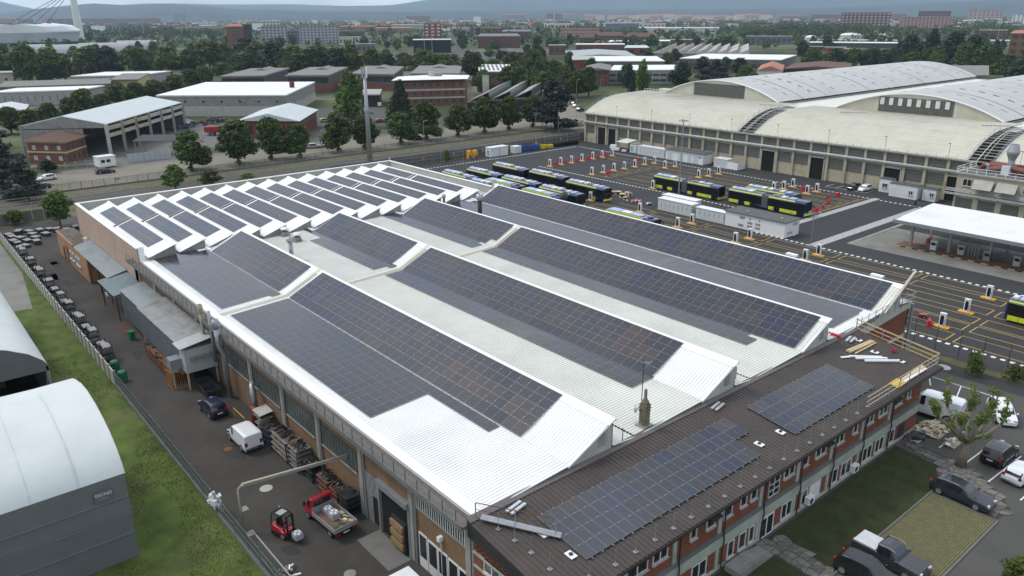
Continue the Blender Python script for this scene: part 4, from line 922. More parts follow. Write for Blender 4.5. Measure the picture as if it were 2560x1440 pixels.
# ================================================================ buses
navy = paint('navy', (.012, .022, .095), .3); b_yel = paint('bus_yellow', (.62, .66, .03), .4); b_glass = mat('bus_black_glass', (.008, .009, .011), .08, 0, 0, spec=.5)
pod_b = mat('roof_pod_blue', (.36, .46, .66), .5, 0, .06, 1); pod_w = mat('roof_pod_white', (.72, .74, .76), .5, 0, .05, 1); bellow = mat('bellows_grey', (.14, .145, .15), .8, 0, .1, 6)
def bus_section(t, a, b, front, rear, kind, doors):
    w = 1.275; top = 3.12 if kind == 'new' else 2.86
    pr = [(-w, .32), (w, .32), (w, top-.38), (w-.16, top-.08), (w-.38, top), (-w+.38, top), (-w+.16, top-.08), (-w, top-.38)]
    mb = MB(); mb.extrude(pr, 'x', a, b); o = mb.obj('body', navy, t, fix=True)
    bv = o.modifiers.new('round', 'BEVEL'); bv.width = .12; bv.segments = 2; bv.limit_method = 'ANGLE'; bv.angle_limit = R(50)
    for s in (-1, 1):
        MB().box(a+.25, b-.12 if front else b-.02, s*(w-.02), s*(w+.012), 1.05, top-.52).obj('window_band', b_glass, t)
        e = b-(2.4 if front else .02)
        m_ = MB(); m_.add([(a+.2, s*(w+.01), top-.42), (e, s*(w+.01), top-.42), (e, s*(w-.13), top-.10), (a+.2, s*(w-.13), top-.10), (a+.2, s*(w-.03), top-.44), (e, s*(w-.03), top-.44), (e, s*(w-.18), top-.14), (a+.2, s*(w-.18), top-.14)], [(0,1,2,3),(7,6,5,4),(0,4,5,1),(1,5,6,2),(2,6,7,3),(3,7,4,0)]) if kind == 'new' else m_.box(a+.2, e, s*(w-.16), s*(w+.012), top-.42, top-.02)
        m_.obj('yellow_stripe', b_yel, t, fix=True)
        x = a+.4
        while x < b-1.4:
            if not any(d-1.0 < x+.5 < d+1.0 for d in doors):
                MB().box(x, min(x+1.25, b-1.2), s*(w-.02), s*(w+.014), .34, 1.02).obj('side_panel', b_yel, t)
            x += 1.3
    for d in doors:
        MB().box(d-.62, d+.62, -w-.022, -w+.02, .36, 2.5).obj('door', b_glass, t)
    if front:
        MB().box(b-.03, b+.03, -w+.1, w-.1, 1.0, top-.35).obj('windscreen', b_glass, t)
        MB().box(b-.25, b+.05, -w+.02, w-.02, .34, .72).obj('bumper', b_yel, t)
        MB().box(b+.02, b+.05, -.8, .8, top-.34, top-.1).obj('destination_display', black_pl, t)
        for s in (-1, 1):
            MB().box(b-.02, b+.06, s*.75, s*1.1, .76, .95).obj('headlight', lampm, t); MB().bar((b-.1, s*(w), 2.5), (b+.28, s*(w+.2), 2.2), .07).box(b+.2, b+.32, s*(w+.1), s*(w+.3), 1.75, 2.2).obj('wing_mirror', black_pl, t)
    if rear: MB().box(a-.02, a+.03, -w+.15, w-.15, 1.2, 2.5).obj('rear_window', b_glass, t)
    return top
def bus(label, x, y, L_=12.0, kind='new', artic=False, head=0.0, base=None):
    t = thing('articulated_bus' if artic else 'city_bus', label, 'bus', (x, y, 0), head, 'navy and yellow buses in the yard')
    h = L_/2
    if artic:
        bus_section(t, -h, -.9+.0, False, True, kind, (-h+3.4, -h+6.6)); top = bus_section(t, .5, h, True, False, kind, (2.8, h-1.2))
        for k in range(9):
            xx = -.9+1.4*k/9; MB().box(xx+.03, xx+.12, -1.2, 1.2, .45, 2.95).obj('bellows_fold', bellow, t)
        MB().box(-.9, .5, -1.12, 1.12, .5, 2.85).obj('bellows', bellow, t)
        ax = (-h+2.6, 1.9, h-2.7)
    else:
        top = bus_section(t, -h, h, True, True, kind, (-h+4.2, -.2+.9, h-1.2) if L_ > 11 else (0,)); ax = (-h+3.3, h-2.7)
    for a in ax:
        for s in (-1, 1): wheel(t, a, s*1.14, .49, .28)
    units = [(-.47, -.42, 1.0, pod_w, .26), (-.40, -.22, 1.7, pod_b, .2), (-.205, -.12, 1.5, pod_w, .22), (-.06, .02, 1.2, pod_w, .3), (.05, .13, .9, galv, .2), (.16, .24, 1.3, pod_w, .16), (.28, .38, 1.6, pod_b, .12)] if kind == 'new' else [(-.46, -.22, 1.9, pod_b, .1), (-.2, -.02, 1.5, pod_w, .12), (0.0, .22, 1.8, pod_b, .1)]
    if artic: units = [(a*.8-(.1 if a < 0 else -.04), b*.8-(.1 if a < 0 else -.04), c, d, e) for a, b, c, d, e in units if not -.1 < a < .04]
    for a, b, w_, m_, hh in units:
        MB().box(a*L_, b*L_, -w_/2, w_/2, top-.02, top+hh).obj('roof_unit', m_, t)
    if kind == 'new':
        for k in range(5): MB().tube([((.06+.05*k)*L_, -.7+.25*k, top), ((.06+.05*k)*L_, -.6+.25*k, top+.32)], .05, 5).obj('roof_fitting', steel_d, t)
    else: MB().lathe([(.02, .3), (.5, .28), (.62, .12), (.62, -.05)], n=12).obj('roof_cowl', navy, t, (L_*.37, 0, top), (0, 0, 0))
    return t
b0 = bus('navy bus standing alone nearest the dashed boundary, behind the others', -146.9, 122.0)
def more_bus(x, y, lb): return copy_thing(b0, (x, y, 0), 0, lb)
more_bus(-145.9, 113.1, 'navy bus in front of the one by the dashed boundary, partly over the parapet')
more_bus(-147.3, 106.7, 'navy bus farthest toward the saw-tooth parapet')
more_bus(-133.8, 122.7, 'navy bus in the middle of the back row')
more_bus(-132.5, 113.1, 'navy bus in the middle of the front row with white roof boxes')
more_bus(-119.2, 121.0, 'navy bus with its yellow bumper clear, next to the cable reels')
more_bus(-118.8, 112.5, 'navy bus nearest the panels, behind the stubby black flue')
more_bus(-134.4, 105.2, 'navy bus mostly hidden behind the parapet end')
g1 = bus('lower navy bus with a broad yellow roof band, farther from the black flue', -133.9, 109.3, 12, 'old')
copy_thing(g1, (-120.4, 108.9, 0), 0, 'lower navy bus with a broad yellow roof band, nearer the black flue')
copy_thing(g1, (-95.3, 108.8, 0), 0, 'lower navy bus with a broad yellow roof band, alone beyond the last ridge')
a1 = bus('articulated bus behind the floodlight mast', -107.3, 140.8, 18.2, 'new', True)
copy_thing(a1, (-87.2, 141.5, 0), 0, 'articulated bus with its side clear, by the painted zebra line')
more_bus(-89.2, 146.0, 'navy bus hidden behind the articulated bus by the zebra line')
more_bus(-25.6, 111.4, 'navy bus with its tail in view by the near white chargers')

# ================================================================ chargers and red barriers
c0 = thing('charger', '', 'charger', (0, 0, 0))
MB().box(-.35, .35, -.22, .22, .16, 1.95).box(-.38, .38, -.25, .25, 1.88, 1.98).obj('cabinet', white_pl, c0)
sc_ = MB(); sc_.add([(-.22+.22*0+.2*math.cos(a)+.2*0, -.235, 1.05+.62*math.sin(a)*(1)) if False else (.22*math.copysign(abs(math.cos(a))**.5, math.cos(a)), -.232, 1.06+.66*math.copysign(abs(math.sin(a))**.4, math.sin(a))) for a in [2*math.pi*k/16 for k in range(16)]], [tuple(range(16))])
sc_.obj('front_panel', black_pl, c0)
MB().box(-.95, .95, -.42, .42, 0, .16).obj('base', orange_pl, c0)
MB().tube([(.3, -.26, 1.2), (.42, -.4, .7), (.3, -.3, .3)], .03, 5).obj('cable', black_pl, c0)
CH = [(-152.2,139.8),(-152.4,144),(-152.1,147.7),(-152.4,152),(-152.7,156.5),(-152.6,160.2),(-152.4,164.1),(-136.9,140.2),(-136.8,144.2),(-136.9,148.3),(-136.7,152),(-136.8,156.2),(-137.3,160.7),(-136.7,164),(-130.4,160.8),(-130,164.4),(-115.9,139),(-116.7,119.3),(-102.6,119.3),(-89.9,115.6),(-116.8,157.2),(-116.2,160.4),(-116.3,164.7),(-96.2,157.8),(-95.5,160.8),(-95.6,164.8),(-89.5,160.6),(-89.1,164),(-89.8,119.8),(-76.4,114.8),(-76.3,119),(-62.8,114.6),(-62.9,119),(-36.2,117.8),(-36,109.7),(-35.9,101.8)]
rows_ = ['in the row with the red barriers', 'in the second row from the red barriers', 'beside the floodlight mast', 'between the cabinet rows and the hall roof', 'near the parked articulated buses', 'behind the last ridge', 'in the near row beyond the railing']
def ch_label(i):
    if i < 7: return ['white charger at the dashed end of the row with red barriers', 'second white charger of the row with red barriers', 'third white charger of the row with red barriers', 'fourth white charger of the row with red barriers', 'fifth white charger of the row with red barriers', 'sixth white charger of the row with red barriers', 'white charger of the red barrier row closest to the depot'][i]
    if i < 14: return ['first', 'second', 'third', 'fourth', 'fifth', 'sixth', 'last'][i-7] + ' white charger of the middle row, counted from the parked buses'
    return ['charger behind the floodlight mast, farther from the depot', 'charger behind the floodlight mast, close to the depot', 'charger by the tail of the farther articulated bus', 'charger beside the bus with the clear yellow bumper', 'charger just above the lone yellow-banded bus', 'charger hidden low behind the last ridge by the white kiosk',
            'charger behind the farther articulated bus, nearest to it', 'charger behind the farther articulated bus, in the middle', 'charger behind the farther articulated bus, next to the dashes', 'charger rising just behind the hidden bus', 'charger a bay beyond the hidden bus', 'charger beyond the hidden bus next to the dashes',
            'charger by the two upper red barriers, nearer the buses', 'charger by the two upper red barriers, next to the dashes', 'charger in front of the grey cabinet row', 'charger peeping over the last ridge by the kiosk', 'charger in front of the white louvred kiosk', 'charger peeping over the ridge at the double floodlight', 'charger with an orange base beside the double floodlight',
            'large near charger farthest from the red cart', 'middle one of the three near chargers', 'large near charger beside the red cart'][i-14]
for i, (x, y) in enumerate(CH):
    if i == 0: c0.location = (x, y, 0); c0['label'] = ch_label(0); c0['group'] = 'bus chargers on orange bases'; t0 = c0
    else: copy_thing(c0, (x, y, 0), 0, ch_label(i))
rb0 = MB(); rb0.extrude([(-.3, 0), (.3, 0), (.22, .35), (.14, .8), (.1, .85), (-.1, .85), (-.14, .8), (-.22, .35)], 'x', -.55, .55); rb0.box(-.35, -.15, -.31, .31, 0, .1); rb0.box(.15, .35, -.31, .31, 0, .1)
rbm = rb0.mesh('barrier', red_pl, fix=True)
RBL = ['red barrier beside the second charger of its row', 'red barrier beside the third charger of its row', 'red barrier beside the fourth charger of its row', 'red barrier beside the fifth charger of its row', 'red barrier beside the sixth charger of its row', 'red barrier beside the charger closest to the depot', 'lone red barrier between the charger rows near the grey cabinets', 'lone red barrier in the middle row by the second charger',
       'red barrier next to the dashes behind the hidden bus', 'red barrier in the upper pair, the lower one', 'red barrier in the upper pair, next to the dashes', 'red barrier third along the zebra line from the bus nose', 'red barrier second along the zebra line from the bus nose', 'red barrier nearest the nose of the articulated bus', 'red barrier on the brick island under the canopy', 'red barrier leaning beside the nearest charger']
for i, (x, y) in enumerate([(-152.9,142.8),(-153.3,146.6),(-153.4,150.9),(-153.1,155.2),(-153.1,159.0),(-153.7,163.0),(-142.3,163.9),(-134.6,143.7),(-92.1,163.5),(-84.1,159.9),(-83.7,163.4),(-81.3,155.2),(-80.1,150.9),(-79.2,146.6),(-54.2,140.5),(-37.2,101.2)]):
    tag(put('safety_barrier', rbm, None, (x, y, .125 if i == 14 else 0), (0, 0, R(rnd.uniform(60, 120)))), RBL[i], 'barrier', 'red safety barriers')
ct = thing('red_cart', 'dark red two-wheeled cart tipped beside the nearest barrier', 'cart', (-38.9, 103.2, 0), .4)
MB().box(-.5, .5, -.3, .3, .25, .6).obj('tray', paint('dark_red', (.25, .015, .02)), ct); MB().tube([(-.4, 0, .5), (-1.0, 0, 1.2)], .05, 6).obj('handle', red_pl, ct)
for s in (-1, 1): wheel(ct, .2, s*.34, .2, .1)

# ================================================================ cabinets, kiosks, cabins
def cabinets(label, x0, x1, y0, y1, h, n_, roof=True):
    t = thing('cabinet_row', label, 'cabinet row', ((x0+x1)/2, (y0+y1)/2, 0), 0, 'grey electrical cabinets')
    MB().box(x0, x1, y0, y1, .1, h).wobj('housing', grey_pl, t)
    MB().box(x0-.1, x1+.1, y0-.1, y1+.1, 0, .1).wobj('plinth', conc_l, t)
    if roof: MB().box(x0-.12, x1+.12, y0-.12, y1+.12, h, h+.12).wobj('roof', white_pl, t)
    w_ = (x1-x0)/n_
    for i in range(n_):
        a = x0+i*w_; m_ = MB(); m_.box(a+.04, a+w_-.04, y0-.03, y0, .2, h-.1); d = m_.wobj('door', grey_pl, t)
        put('handle', MB().box(a+w_-.16-t.location.x, a+w_-.11-t.location.x, y0-.06-t.location.y, y0-.03-t.location.y, 1.0, 1.5).mesh('handle', black_pl), d)
    m_ = MB()
    for k in range(6): m_.box(x1, x1+.02, y0+.2, y1-.2, .5+.25*k, .6+.25*k)
    m_.wobj('louvre', conc, t)
cabinets('row of grey cabinets against the depot wall', -149.9, -139.9, 172.0, 174.5, 2.4, 8)
cabinets('short grey cabinet block beyond the flat-roofed white hut', -123.4, -119.3, 172.2, 174.8, 2.3, 4)
cabinets('long row of grey cabinets between buses and hall', -102.0, -93.4, 124.2, 126.4, 2.35, 8)
cabinets('taller part of the cabinets behind, with a white roof', -103.2, -94.6, 126.9, 128.9, 2.5, 7)
cabinets('plainer grey cabinets next to the white kiosk', -92.3, -85.6, 124.2, 126.0, 2.15, 6)
MB().box(-119.2, -115.9, 172.0, 172.1, .1, 1.9).box(-116, -115.9, 172.1, 175.4, .1, 1.9).box(-119.2, -119.1, 172.1, 175.4, .1, 1.9)
tg = thing('white_enclosure', 'open white panel enclosure next to the short cabinets', 'enclosure', (-117.5, 173.6, 0))
for bx in ((-119.2, -115.9, 172.0, 172.1), (-116.0, -115.9, 172.1, 175.4), (-119.2, -119.1, 172.1, 175.4)): MB().box(*bx, .1, 1.9).wobj('panel', white_pl, tg)
def hut(name, label, cat, x0, x1, y0, y1, h, wallm, roofm, ov=.3, doors=(), windows=(), vents=(), group=None):
    t = thing(name, label, cat, ((x0+x1)/2, (y0+y1)/2, 0), 0, group)
    MB().box(x0, x1, y0, y1, .05, h).wobj('wall', wallm, t)
    MB().box(x0-ov, x1+ov, y0-ov, y1+ov, h, h+.14).wobj('roof', roofm, t)
    for a, b in doors: MB().box(a, b, y0-.04, y0, .1, min(2.2, h-.3)).wobj('door', grey_pl if wallm is white_pl else wframe, t)
    for a, b, z0, z1 in windows: win_y(t, y0, a, b, z0, z1, 2)
    for a, b, z0, z1 in vents:
        m_ = MB(); nn = max(2, int((z1-z0)/.12))
        for k in range(nn): m_.box(a, b, y0-.05, y0, z0+k*(z1-z0)/nn, z0+(k+.6)*(z1-z0)/nn)
        m_.wobj('vent_grille', galv, t)
    return t
gr_roof = mat('bitumen_roof', (.10, .11, .105), .85, 0, .15, 1)
hut('substation_hut', 'white flat-roofed hut with grey doors by the depot wall', 'hut', -139.2, -126.5, 171.6, 175.4, 2.85, white_pl, gr_roof, .35, ((-138.5, -136.9), (-134.8, -133.0), (-131.6, -130.3), (-129.7, -128.0)), (), ((-127.9, -127.0, 1.7, 2.2),))
ks = hut('louvred_kiosk', 'white kiosk with louvred vents and a dark flat roof', 'kiosk', -85.2, -72.4, 123.9, 128.6, 2.85, white_pl, gr_roof, .25, (), (), ((-82.0, -80.9, 2.0, 2.5), (-82.2, -81.1, .5, 1.0), (-79.9, -79.5, 2.1, 2.4), (-77.9, -77.5, 2.1, 2.4), (-80.2, -79.2, 1.3, 1.75), (-80.2, -79.2, .6, 1.05), (-78.5, -77.5, 1.3, 1.75), (-78.5, -77.5, .6, 1.05)))
m_ = MB()
for k in range(4): m_.box(-72.39, -72.36, 126.5, 128.0, 2.0+k*.12, 2.07+k*.12)
m_.wobj('vent_grille', galv, ks)
put('graffiti', txt('RWE', .8, mat('graffiti_red', (.35, .08, .09), .8, 0, .3, 5), 'graffiti'), ks, (-72.375+78.8, 125.6-126.25, .75), (R(90), 0, R(90)))
for i, lb in enumerate(('round vent on the kiosk roof, farther one', 'round vent on the kiosk roof, nearer one')):
    t = thing('roof_fan', lb, 'roof vent', (-79.5+i*5.5 if i else -81.2, 125.2, 2.99)); MB().lathe([(.12, 0), (.12, .2), (.25, .22), (.2, .38), (.02, .42)], n=10).obj('cap', alloy, t)
cab_m = mat('cabin_panel', (.62, .645, .645), .5, 0, .05, 1)
hut('site_cabin', 'white site cabin by the yard fence, the one nearer the orange toilets', 'cabin', -176.3, -173.8, 136.8, 139.8, 2.55, cab_m, white_pl, .08, (), ((-175.4, -174.6, 1.0, 1.9),))
hut('site_cabin', 'white site cabin by the yard fence, the one beside the skips', 'cabin', -176.3, -173.8, 140.0, 143.2, 2.55, cab_m, white_pl, .08, (), ((-175.4, -174.6, 1.0, 1.9),))
hut('grey_kiosk', 'small grey kiosk between cabins and blue skips', 'kiosk', -176.2, -174.0, 146.0, 148.4, 1.9, grey_pl, white_pl, .05)
hut('gate_cabin', 'pale blue hut with a window leaning on the depot doorway', 'cabin', -80.3, -77.6, 175.0, 177.0, 3.0, cab_m, gr_roof, .1, (), ((-79.6, -78.4, 1.1, 2.1),))
hut('office_cabin', 'long grey cabin with door and window by the depot', 'cabin', -76.6, -70.6, 172.2, 174.6, 2.9, cab_m, gr_roof, .1, ((-76.2, -75.3),), ((-72.4, -71.5, 1.0, 1.9),))
hut('small_cabin', 'small grey cabin with barred windows beside the long one', 'cabin', -70.0, -67.2, 173.4, 175.6, 2.6, cab_m, gr_roof, .1, ((-69.6, -68.8),), ((-68.5, -67.6, 1.0, 1.9),))
hut('yard_hut', 'grey hut with a blue notice by the dark depot doors', 'hut', -153.4, -150.9, 172.6, 175.6, 2.5, grey_pl, conc, .05, (), ((-153.0, -152.3, 1.1, 1.9),))
cv = thing('lean_to', 'white sheet lean-to over trolleys by the depot doors', 'lean-to', (-156, 174.5, 0))
MB().slab([(-158.8, 172.6, 2.6), (-154.4, 172.4, 2.6), (-154.4, 176.8, 3.1), (-158.8, 176.8, 3.1)], .08).wobj('roof', white_pl, cv)
for x in (-158.5, -154.7): MB().box(x-.05, x+.05, 172.8, 172.9, 0, 2.55).wobj('post', galv, cv)
for k, (x, y, s) in enumerate(((-160.2, 173.2, 1.4), (-157.6, 171.6, 1.0), (-154.5, 171.3, .8))):
    t = thing('roll_trolley', ['white covered trolley by the depot pillar', 'white low trolley before the lean-to', 'white rounded trolley next to the grey hut'][k], 'trolley', (x, y, 0), .3*k, 'white trolleys')
    MB().box(-.8*s, .8*s, -.5*s, .5*s, .25, .95*s).obj('bin', white_pl, t); MB().box(-.85*s, .85*s, -.05, .05, .95*s, .95*s+.1).obj('lid', white_pl, t)
    for a in (-.6, .6):
        for b in (-.4, .4): wheel(t, a*s, b*s, .12, .06)
for k, (x, y) in enumerate(((-176.2, 130.9), (-175.7, 132.6))):
    t = thing('portable_toilet', ['orange portable toilet, the one farther from the cabins', 'orange portable toilet, the one next to the cabins'][k], 'toilet', (x, y, 0), 0, 'orange toilets')
    MB().box(-.55, .55, -.55, .55, .05, 2.1).obj('wall', mat('toilet_orange', (.68, .32, .03), .5, 0, .05), t); MB().lathe([(.75, 2.1), (.6, 2.35), (.1, 2.42)], n=4).obj('roof', mat('toilet_orange', (.68, .32, .03)), t, rot=(0, 0, R(45))); MB().box(.55, .58, -.4, .4, .1, 1.0).obj('door', paint('blue', (.03, .08, .3)), t)
def skip(x, y, m, lb, lx=1.6, ly=3.4, h=1.5):
    t = thing('waste_skip', lb, 'skip', (x, y, 0), 0, 'skips along the yard fence')
    m_ = MB(); a, b = lx/2, ly/2
    out = [(-a*.9, -b*.85), (a*.9, -b*.85), (a*.9, b*.85), (-a*.9, b*.85)]; top = [(-a, -b), (a, -b), (a, b), (-a, b)]
    inn = [(p[0]*.93, p[1]*.95) for p in top]
    v = [(x_, y_, .1) for x_, y_ in out]+[(x_, y_, h) for x_, y_ in top]+[(x_, y_, h) for x_, y_ in inn]+[(x_*.9, y_*.9, .3) for x_, y_ in out]
    f = [(3,2,1,0)]+[(i, (i+1)%4, 4+(i+1)%4, 4+i) for i in range(4)]+[(4+i, 4+(i+1)%4, 8+(i+1)%4, 8+i) for i in range(4)]+[(8+i, 8+(i+1)%4, 12+(i+1)%4, 12+i) for i in range(4)]+[(12, 13, 14, 15)]
    m_.add(v, f); m_.obj('body', m, t, fix=True)
    for k in range(5): MB().box(a-.02, a+.05, -b*.8+k*b*.4-.03, -b*.8+k*b*.4+.03, .2, h-.05).obj('rib', m, t)
blue_p = paint('blue', (.03, .08, .3), .4)
skip(-175.3, 151.2, blue_p, 'blue skip next to the small grey kiosk'); skip(-175.0, 154.4, blue_p, 'blue skip next to the yellow containers')
yl_p = mat('skip_yellow', (.62, .5, .03), .5, 0, .1)
skip(-175.2, 157.6, yl_p, 'yellow container closest to the blue skips', 1.5, 2.4, 1.2); skip(-175.2, 160.4, yl_p, 'yellow container in the second place', 1.5, 2.4, 1.0)
for k in range(5): skip(-175.0, 163.4+2.0*k, black_pl, 'dark container, %s after the yellow ones along the fence' % ['first', 'second', 'third', 'fourth', 'fifth'][k], 1.3, 1.6, 1.0)
# cable reels and scrap by the bus nose
def reel(x, y, r, w, lb, flat=False):
    t = thing('cable_reel', lb, 'cable reel', (x, y, 0), rnd.uniform(0, 3), 'cable reels in the yard'); rot = (0, 0, 0) if flat else (R(90), 0, 0); z = w/2 if flat else r
    for s in (-1, 1): MB().lathe([(r, s*w/2-.03), (r, s*w/2+.03)], n=18).obj('flange', wood_m if flat else conc_l, t, (0, 0, z), rot)
    MB().lathe([(r*.5, -w/2), (r*.5, w/2)], n=12).obj('drum', black_pl, t, (0, 0, z), rot)
for k, (px, py, r, w, f) in enumerate(((1530, 486, .9, .7, True), (1546, 487, .7, .8, True), (1556, 493, .75, .8, True), (1568, 487, .6, .6, True), (1574, 494, .6, .7, False), (1563, 498, .5, .5, True))):
    x, y = G(px, py); reel(x, y, r, w, ['big pale reel closest to the bus nose', 'wooden reel on the yellow frame', 'wooden reel in the middle of the group', 'wooden reel at the back of the group', 'upright dark reel at the group end', 'small wooden reel in front of the group'][k], f)
x, y = G(1590, 506); heap('scrap_heap', 'flat heap of red and white scrap beside the reels', 'scrap heap', x, y, 4.5, 2.4, .5, 34, [red_pl, conc_l, white_pl, rust], ((.3, .9), (.2, .5), (.05, .2)), 11, 'scrap', False)
x, y = G(1622, 512); heap('hose_heap', 'dark coil and sheet heap next to the grey cabinets', 'scrap heap', x, y, 2.6, 1.6, .4, 14, [black_pl, white_pl, conc_l], ((.3, .8), (.2, .5), (.05, .15)), 12, 'scrap', False)

# ================================================================ floodlights and masts
def floodlight(x, y, h, lb, n_=6, r=.16):
    t = thing('floodlight_mast', lb, 'floodlight', (x, y, 0), 0, 'floodlight masts')
    MB().tube([(0, 0, 0), (0, 0, h)], [r, r*.6], 8).obj('pole', galv, t)
    MB().lathe([(.5 if n_ > 2 else .05, h-.25), (.5 if n_ > 2 else .05, h-.15)], n=10).obj('headframe', galv, t)
    for k in range(n_):
        a = 2*math.pi*k/n_+.4; rr_ = .85 if n_ > 2 else .75
        MB().obox((0, 0, 0), (.5, .42, .12)).obj('lamp', galv if n_ > 2 else alloy, t, (rr_*math.cos(a), rr_*math.sin(a), h-.1), (0, R(35), a)); 
        MB().bar((0, 0, h-.2), (rr_*math.cos(a), rr_*math.sin(a), h-.15), .05).obj('arm', galv, t)
floodlight(-107.6, 138.0, 16.6, 'tall floodlight mast rising behind the articulated bus')
floodlight(-62.6, 115.5, 8.2, 'slim double floodlight beside the kiosk end', 2, .07)
for k, (px, py, pt) in enumerate(((1636, 540, 515), (1179, 445, 395), (1509, 505, 470))):
    pass
for k, (a, b) in enumerate((((1158, 402), (1158, 300)), ((1254, 375), (1253, 288)), ((1339, 362), (1339, 277)), ((1395, 350), (1395, 273)))):
    x, y = G(*a); t = thing('lamp_post', ['slim lamp post by the yard fence above the orange toilets', 'slim lamp post by the yard fence above the white cabin', 'slim lamp post by the yard fence above the yellow containers', 'slim lamp post by the yard fence nearest the depot'][k], 'lamp post', (x, y, 0), 0, 'slim posts by the yard fence')
    MB().tube([(0, 0, 0), (0, 0, 9.2)], .06, 6).obj('pole', galv, t); MB().box(-.15, .5, -.1, .1, 9.15, 9.25).obj('lamp', galv, t)
# person in dark clothes by the zebra
def person(x, y, head, lb, top, bot, skin, hair):
    pts = [(0,0,.95),(0,0,1.2),(0,0,1.40),(0,0,1.52),(.02,0,1.62),(.02,0,1.70),(.0,.1,.88),(.06,.11,.5),(.12,.11,.09),(.26,.12,.05),(0,-.1,.88),(-.02,-.11,.5),(-.14,-.11,.09),(-.01,-.12,.05),(0,.19,1.38),(-.03,.25,1.12),(.08,.24,.86),(0,-.19,1.38),(.02,-.25,1.12),(.12,-.24,.88)]
    ed = [(0,1),(1,2),(2,3),(3,4),(4,5),(0,6),(6,7),(7,8),(8,9),(0,10),(10,11),(11,12),(12,13),(2,14),(14,15),(15,16),(2,17),(17,18),(18,19)]
    ra = [.16,.15,.15,.06,.1,.085,.1,.075,.055,.04,.1,.075,.055,.04,.07,.05,.04,.07,.05,.04]
    bm = bmesh.new(); ly = bm.verts.layers.skin.verify(); vs_ = [bm.verts.new(p) for p in pts]
    for e in ed: bm.edges.new((vs_[e[0]], vs_[e[1]]))
    for i, v in enumerate(vs_): v[ly].radius = (ra[i], ra[i]); v[ly].use_root = i == 0
    me = bpy.data.meshes.new('person'); bm.to_mesh(me); bm.free(); me.materials.append(top)
    t = put('person', me, None, (x, y, 0), (0, 0, head)); tag(t, lb, 'person')
    t.modifiers.new('skin', 'SKIN'); t.modifiers.new('sub', 'SUBSURF').render_levels = 1
    MB().lathe([(.02, 1.80), (.1, 1.77), (.115, 1.69), (.09, 1.63)], n=10).obj('hair', hair, t, smooth=True)
    MB().box(.08, .125, -.06, .06, 1.56, 1.68).obj('face', skin, t); MB().lathe([(.17, .92), (.19, 1.1), (.2, 1.36), (.12, 1.46)], n=10).obj('jacket', bot, t, smooth=True)
    return t
person(-67.6, 164.9, R(160), 'person in dark clothes walking by the canopy corner', mat('dark_clothes', (.02, .02, .024), .9, 0, .1), mat('dark_jacket', (.03, .03, .036), .8, 0, .1), mat('skin', (.35, .2, .14), .6, 0, 0), mat('dark_hair', (.02, .015, .01), .7, 0, 0))
# ================================================================ depot: long facade, shallow vaults, big arched halls
YD = 177.5
dep = thing('bus_depot', 'long beige bus depot with two storeys of grey windows', 'depot', (-118, 190, 0))
DX0, DX1, ZD = -177.2, -62.0, 8.75
doors_d = [(-171.2, -168.0), (-166.8, -163.8), (-112.6, -109.0), (-99.0, -95.6), (-81.0, -77.2), (-67.3, -63.6)]
px = [DX0+.35+4.56*k for k in range(26)]
mb = MB(); mb.box(DX0, DX1, YD+.3, YD+.45, 0, ZD); mb.wobj('wall', beige, dep)
mb = MB(); mb.box(DX0, DX0+.4, YD, 205, 0, 8.9); mb.wobj('end_wall', beige, dep)
dw = mat('depot_window', (.115, .12, .10), .4, 0, .22, 1.2, stain=(.07, .075, .062), sscale=.8)
bays = list(zip(px[:-1], px[1:]))
for x in px:
    MB().box(x-.32, x+.32, YD-.12, YD+.3, 0, 6.05).box(x-.32, x+.32, YD-.02, YD+.3, 6.35, ZD).wobj('pilaster', beige, dep)
WD = {}
for a, b in bays:
    x0, x1 = a+.36, b-.36
    if 'u' not in WD:
        f = MB(); w_ = x1-x0
        for i in range(10): f.box(w_*i/9-.02, w_*i/9+.02, -.03, 0, 0, 2.0)
        for z in (0, .65, 1.3, 1.96): f.box(0, w_, -.03, 0, z, z+.04)
        p = MB(); p.box(0, w_, .0, .03, 0, 2.0); WD['u'] = (f.mesh('window', conc), p.mesh('pane', dw))
        f2 = MB()
        for i in range(10): f2.box(w_*i/9-.02, w_*i/9+.02, -.03, 0, 0, 2.6)
        for z in (0, .65, 1.3, 1.95, 2.56): f2.box(0, w_, -.03, 0, z, z+.04)
        p2 = MB(); p2.box(0, w_, .0, .03, 0, 2.6); WD['l'] = (f2.mesh('window', conc), p2.mesh('pane', dw))
    o = put('window', WD['u'][0], dep, (x0+118, YD+.26-190, 6.45)); put('pane', WD['u'][1], o)
    if any(d0-1.2 < (x0+x1)/2 < d1+1.2 for d0, d1 in doors_d): continue
    o = put('window', WD['l'][0], dep, (x0+118, YD+.26-190, 2.9)); put('pane', WD['l'][1], o)
for d0, d1 in doors_d:
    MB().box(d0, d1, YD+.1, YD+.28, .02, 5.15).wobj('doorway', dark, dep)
    MB().box(d0-.25, d0, YD-.05, YD+.3, 0, 5.4).box(d1, d1+.25, YD-.05, YD+.3, 0, 5.4).box(d0-.25, d1+.25, YD-.05, YD+.3, 5.15, 5.5).wobj('door_frame', conc_l, dep)
MB().box(DX0-.2, DX1, YD-.5, YD+.3, 6.05, 6.3).wobj('ledge', conc, dep)
m_ = MB()
for z in (6.42, 6.6): m_.tube([(DX0, YD-.35, z), (DX1, YD-.35, z)], .06, 5)
m_.wobj('pipe_run', galv, dep)
MB().box(DX0-.3, DX1, YD-.35, YD+.4, ZD, ZD+.18).wobj('eave', conc_l, dep)
m_ = MB(); m_.tube([(DX0, YD-.3, ZD+.75), (DX1, YD-.3, ZD+.75)], .03, 5)
for k in range(56): m_.box(DX0+2.06*k-.03, DX0+2.06*k+.03, YD-.33, YD-.27, ZD+.15, ZD+.8)
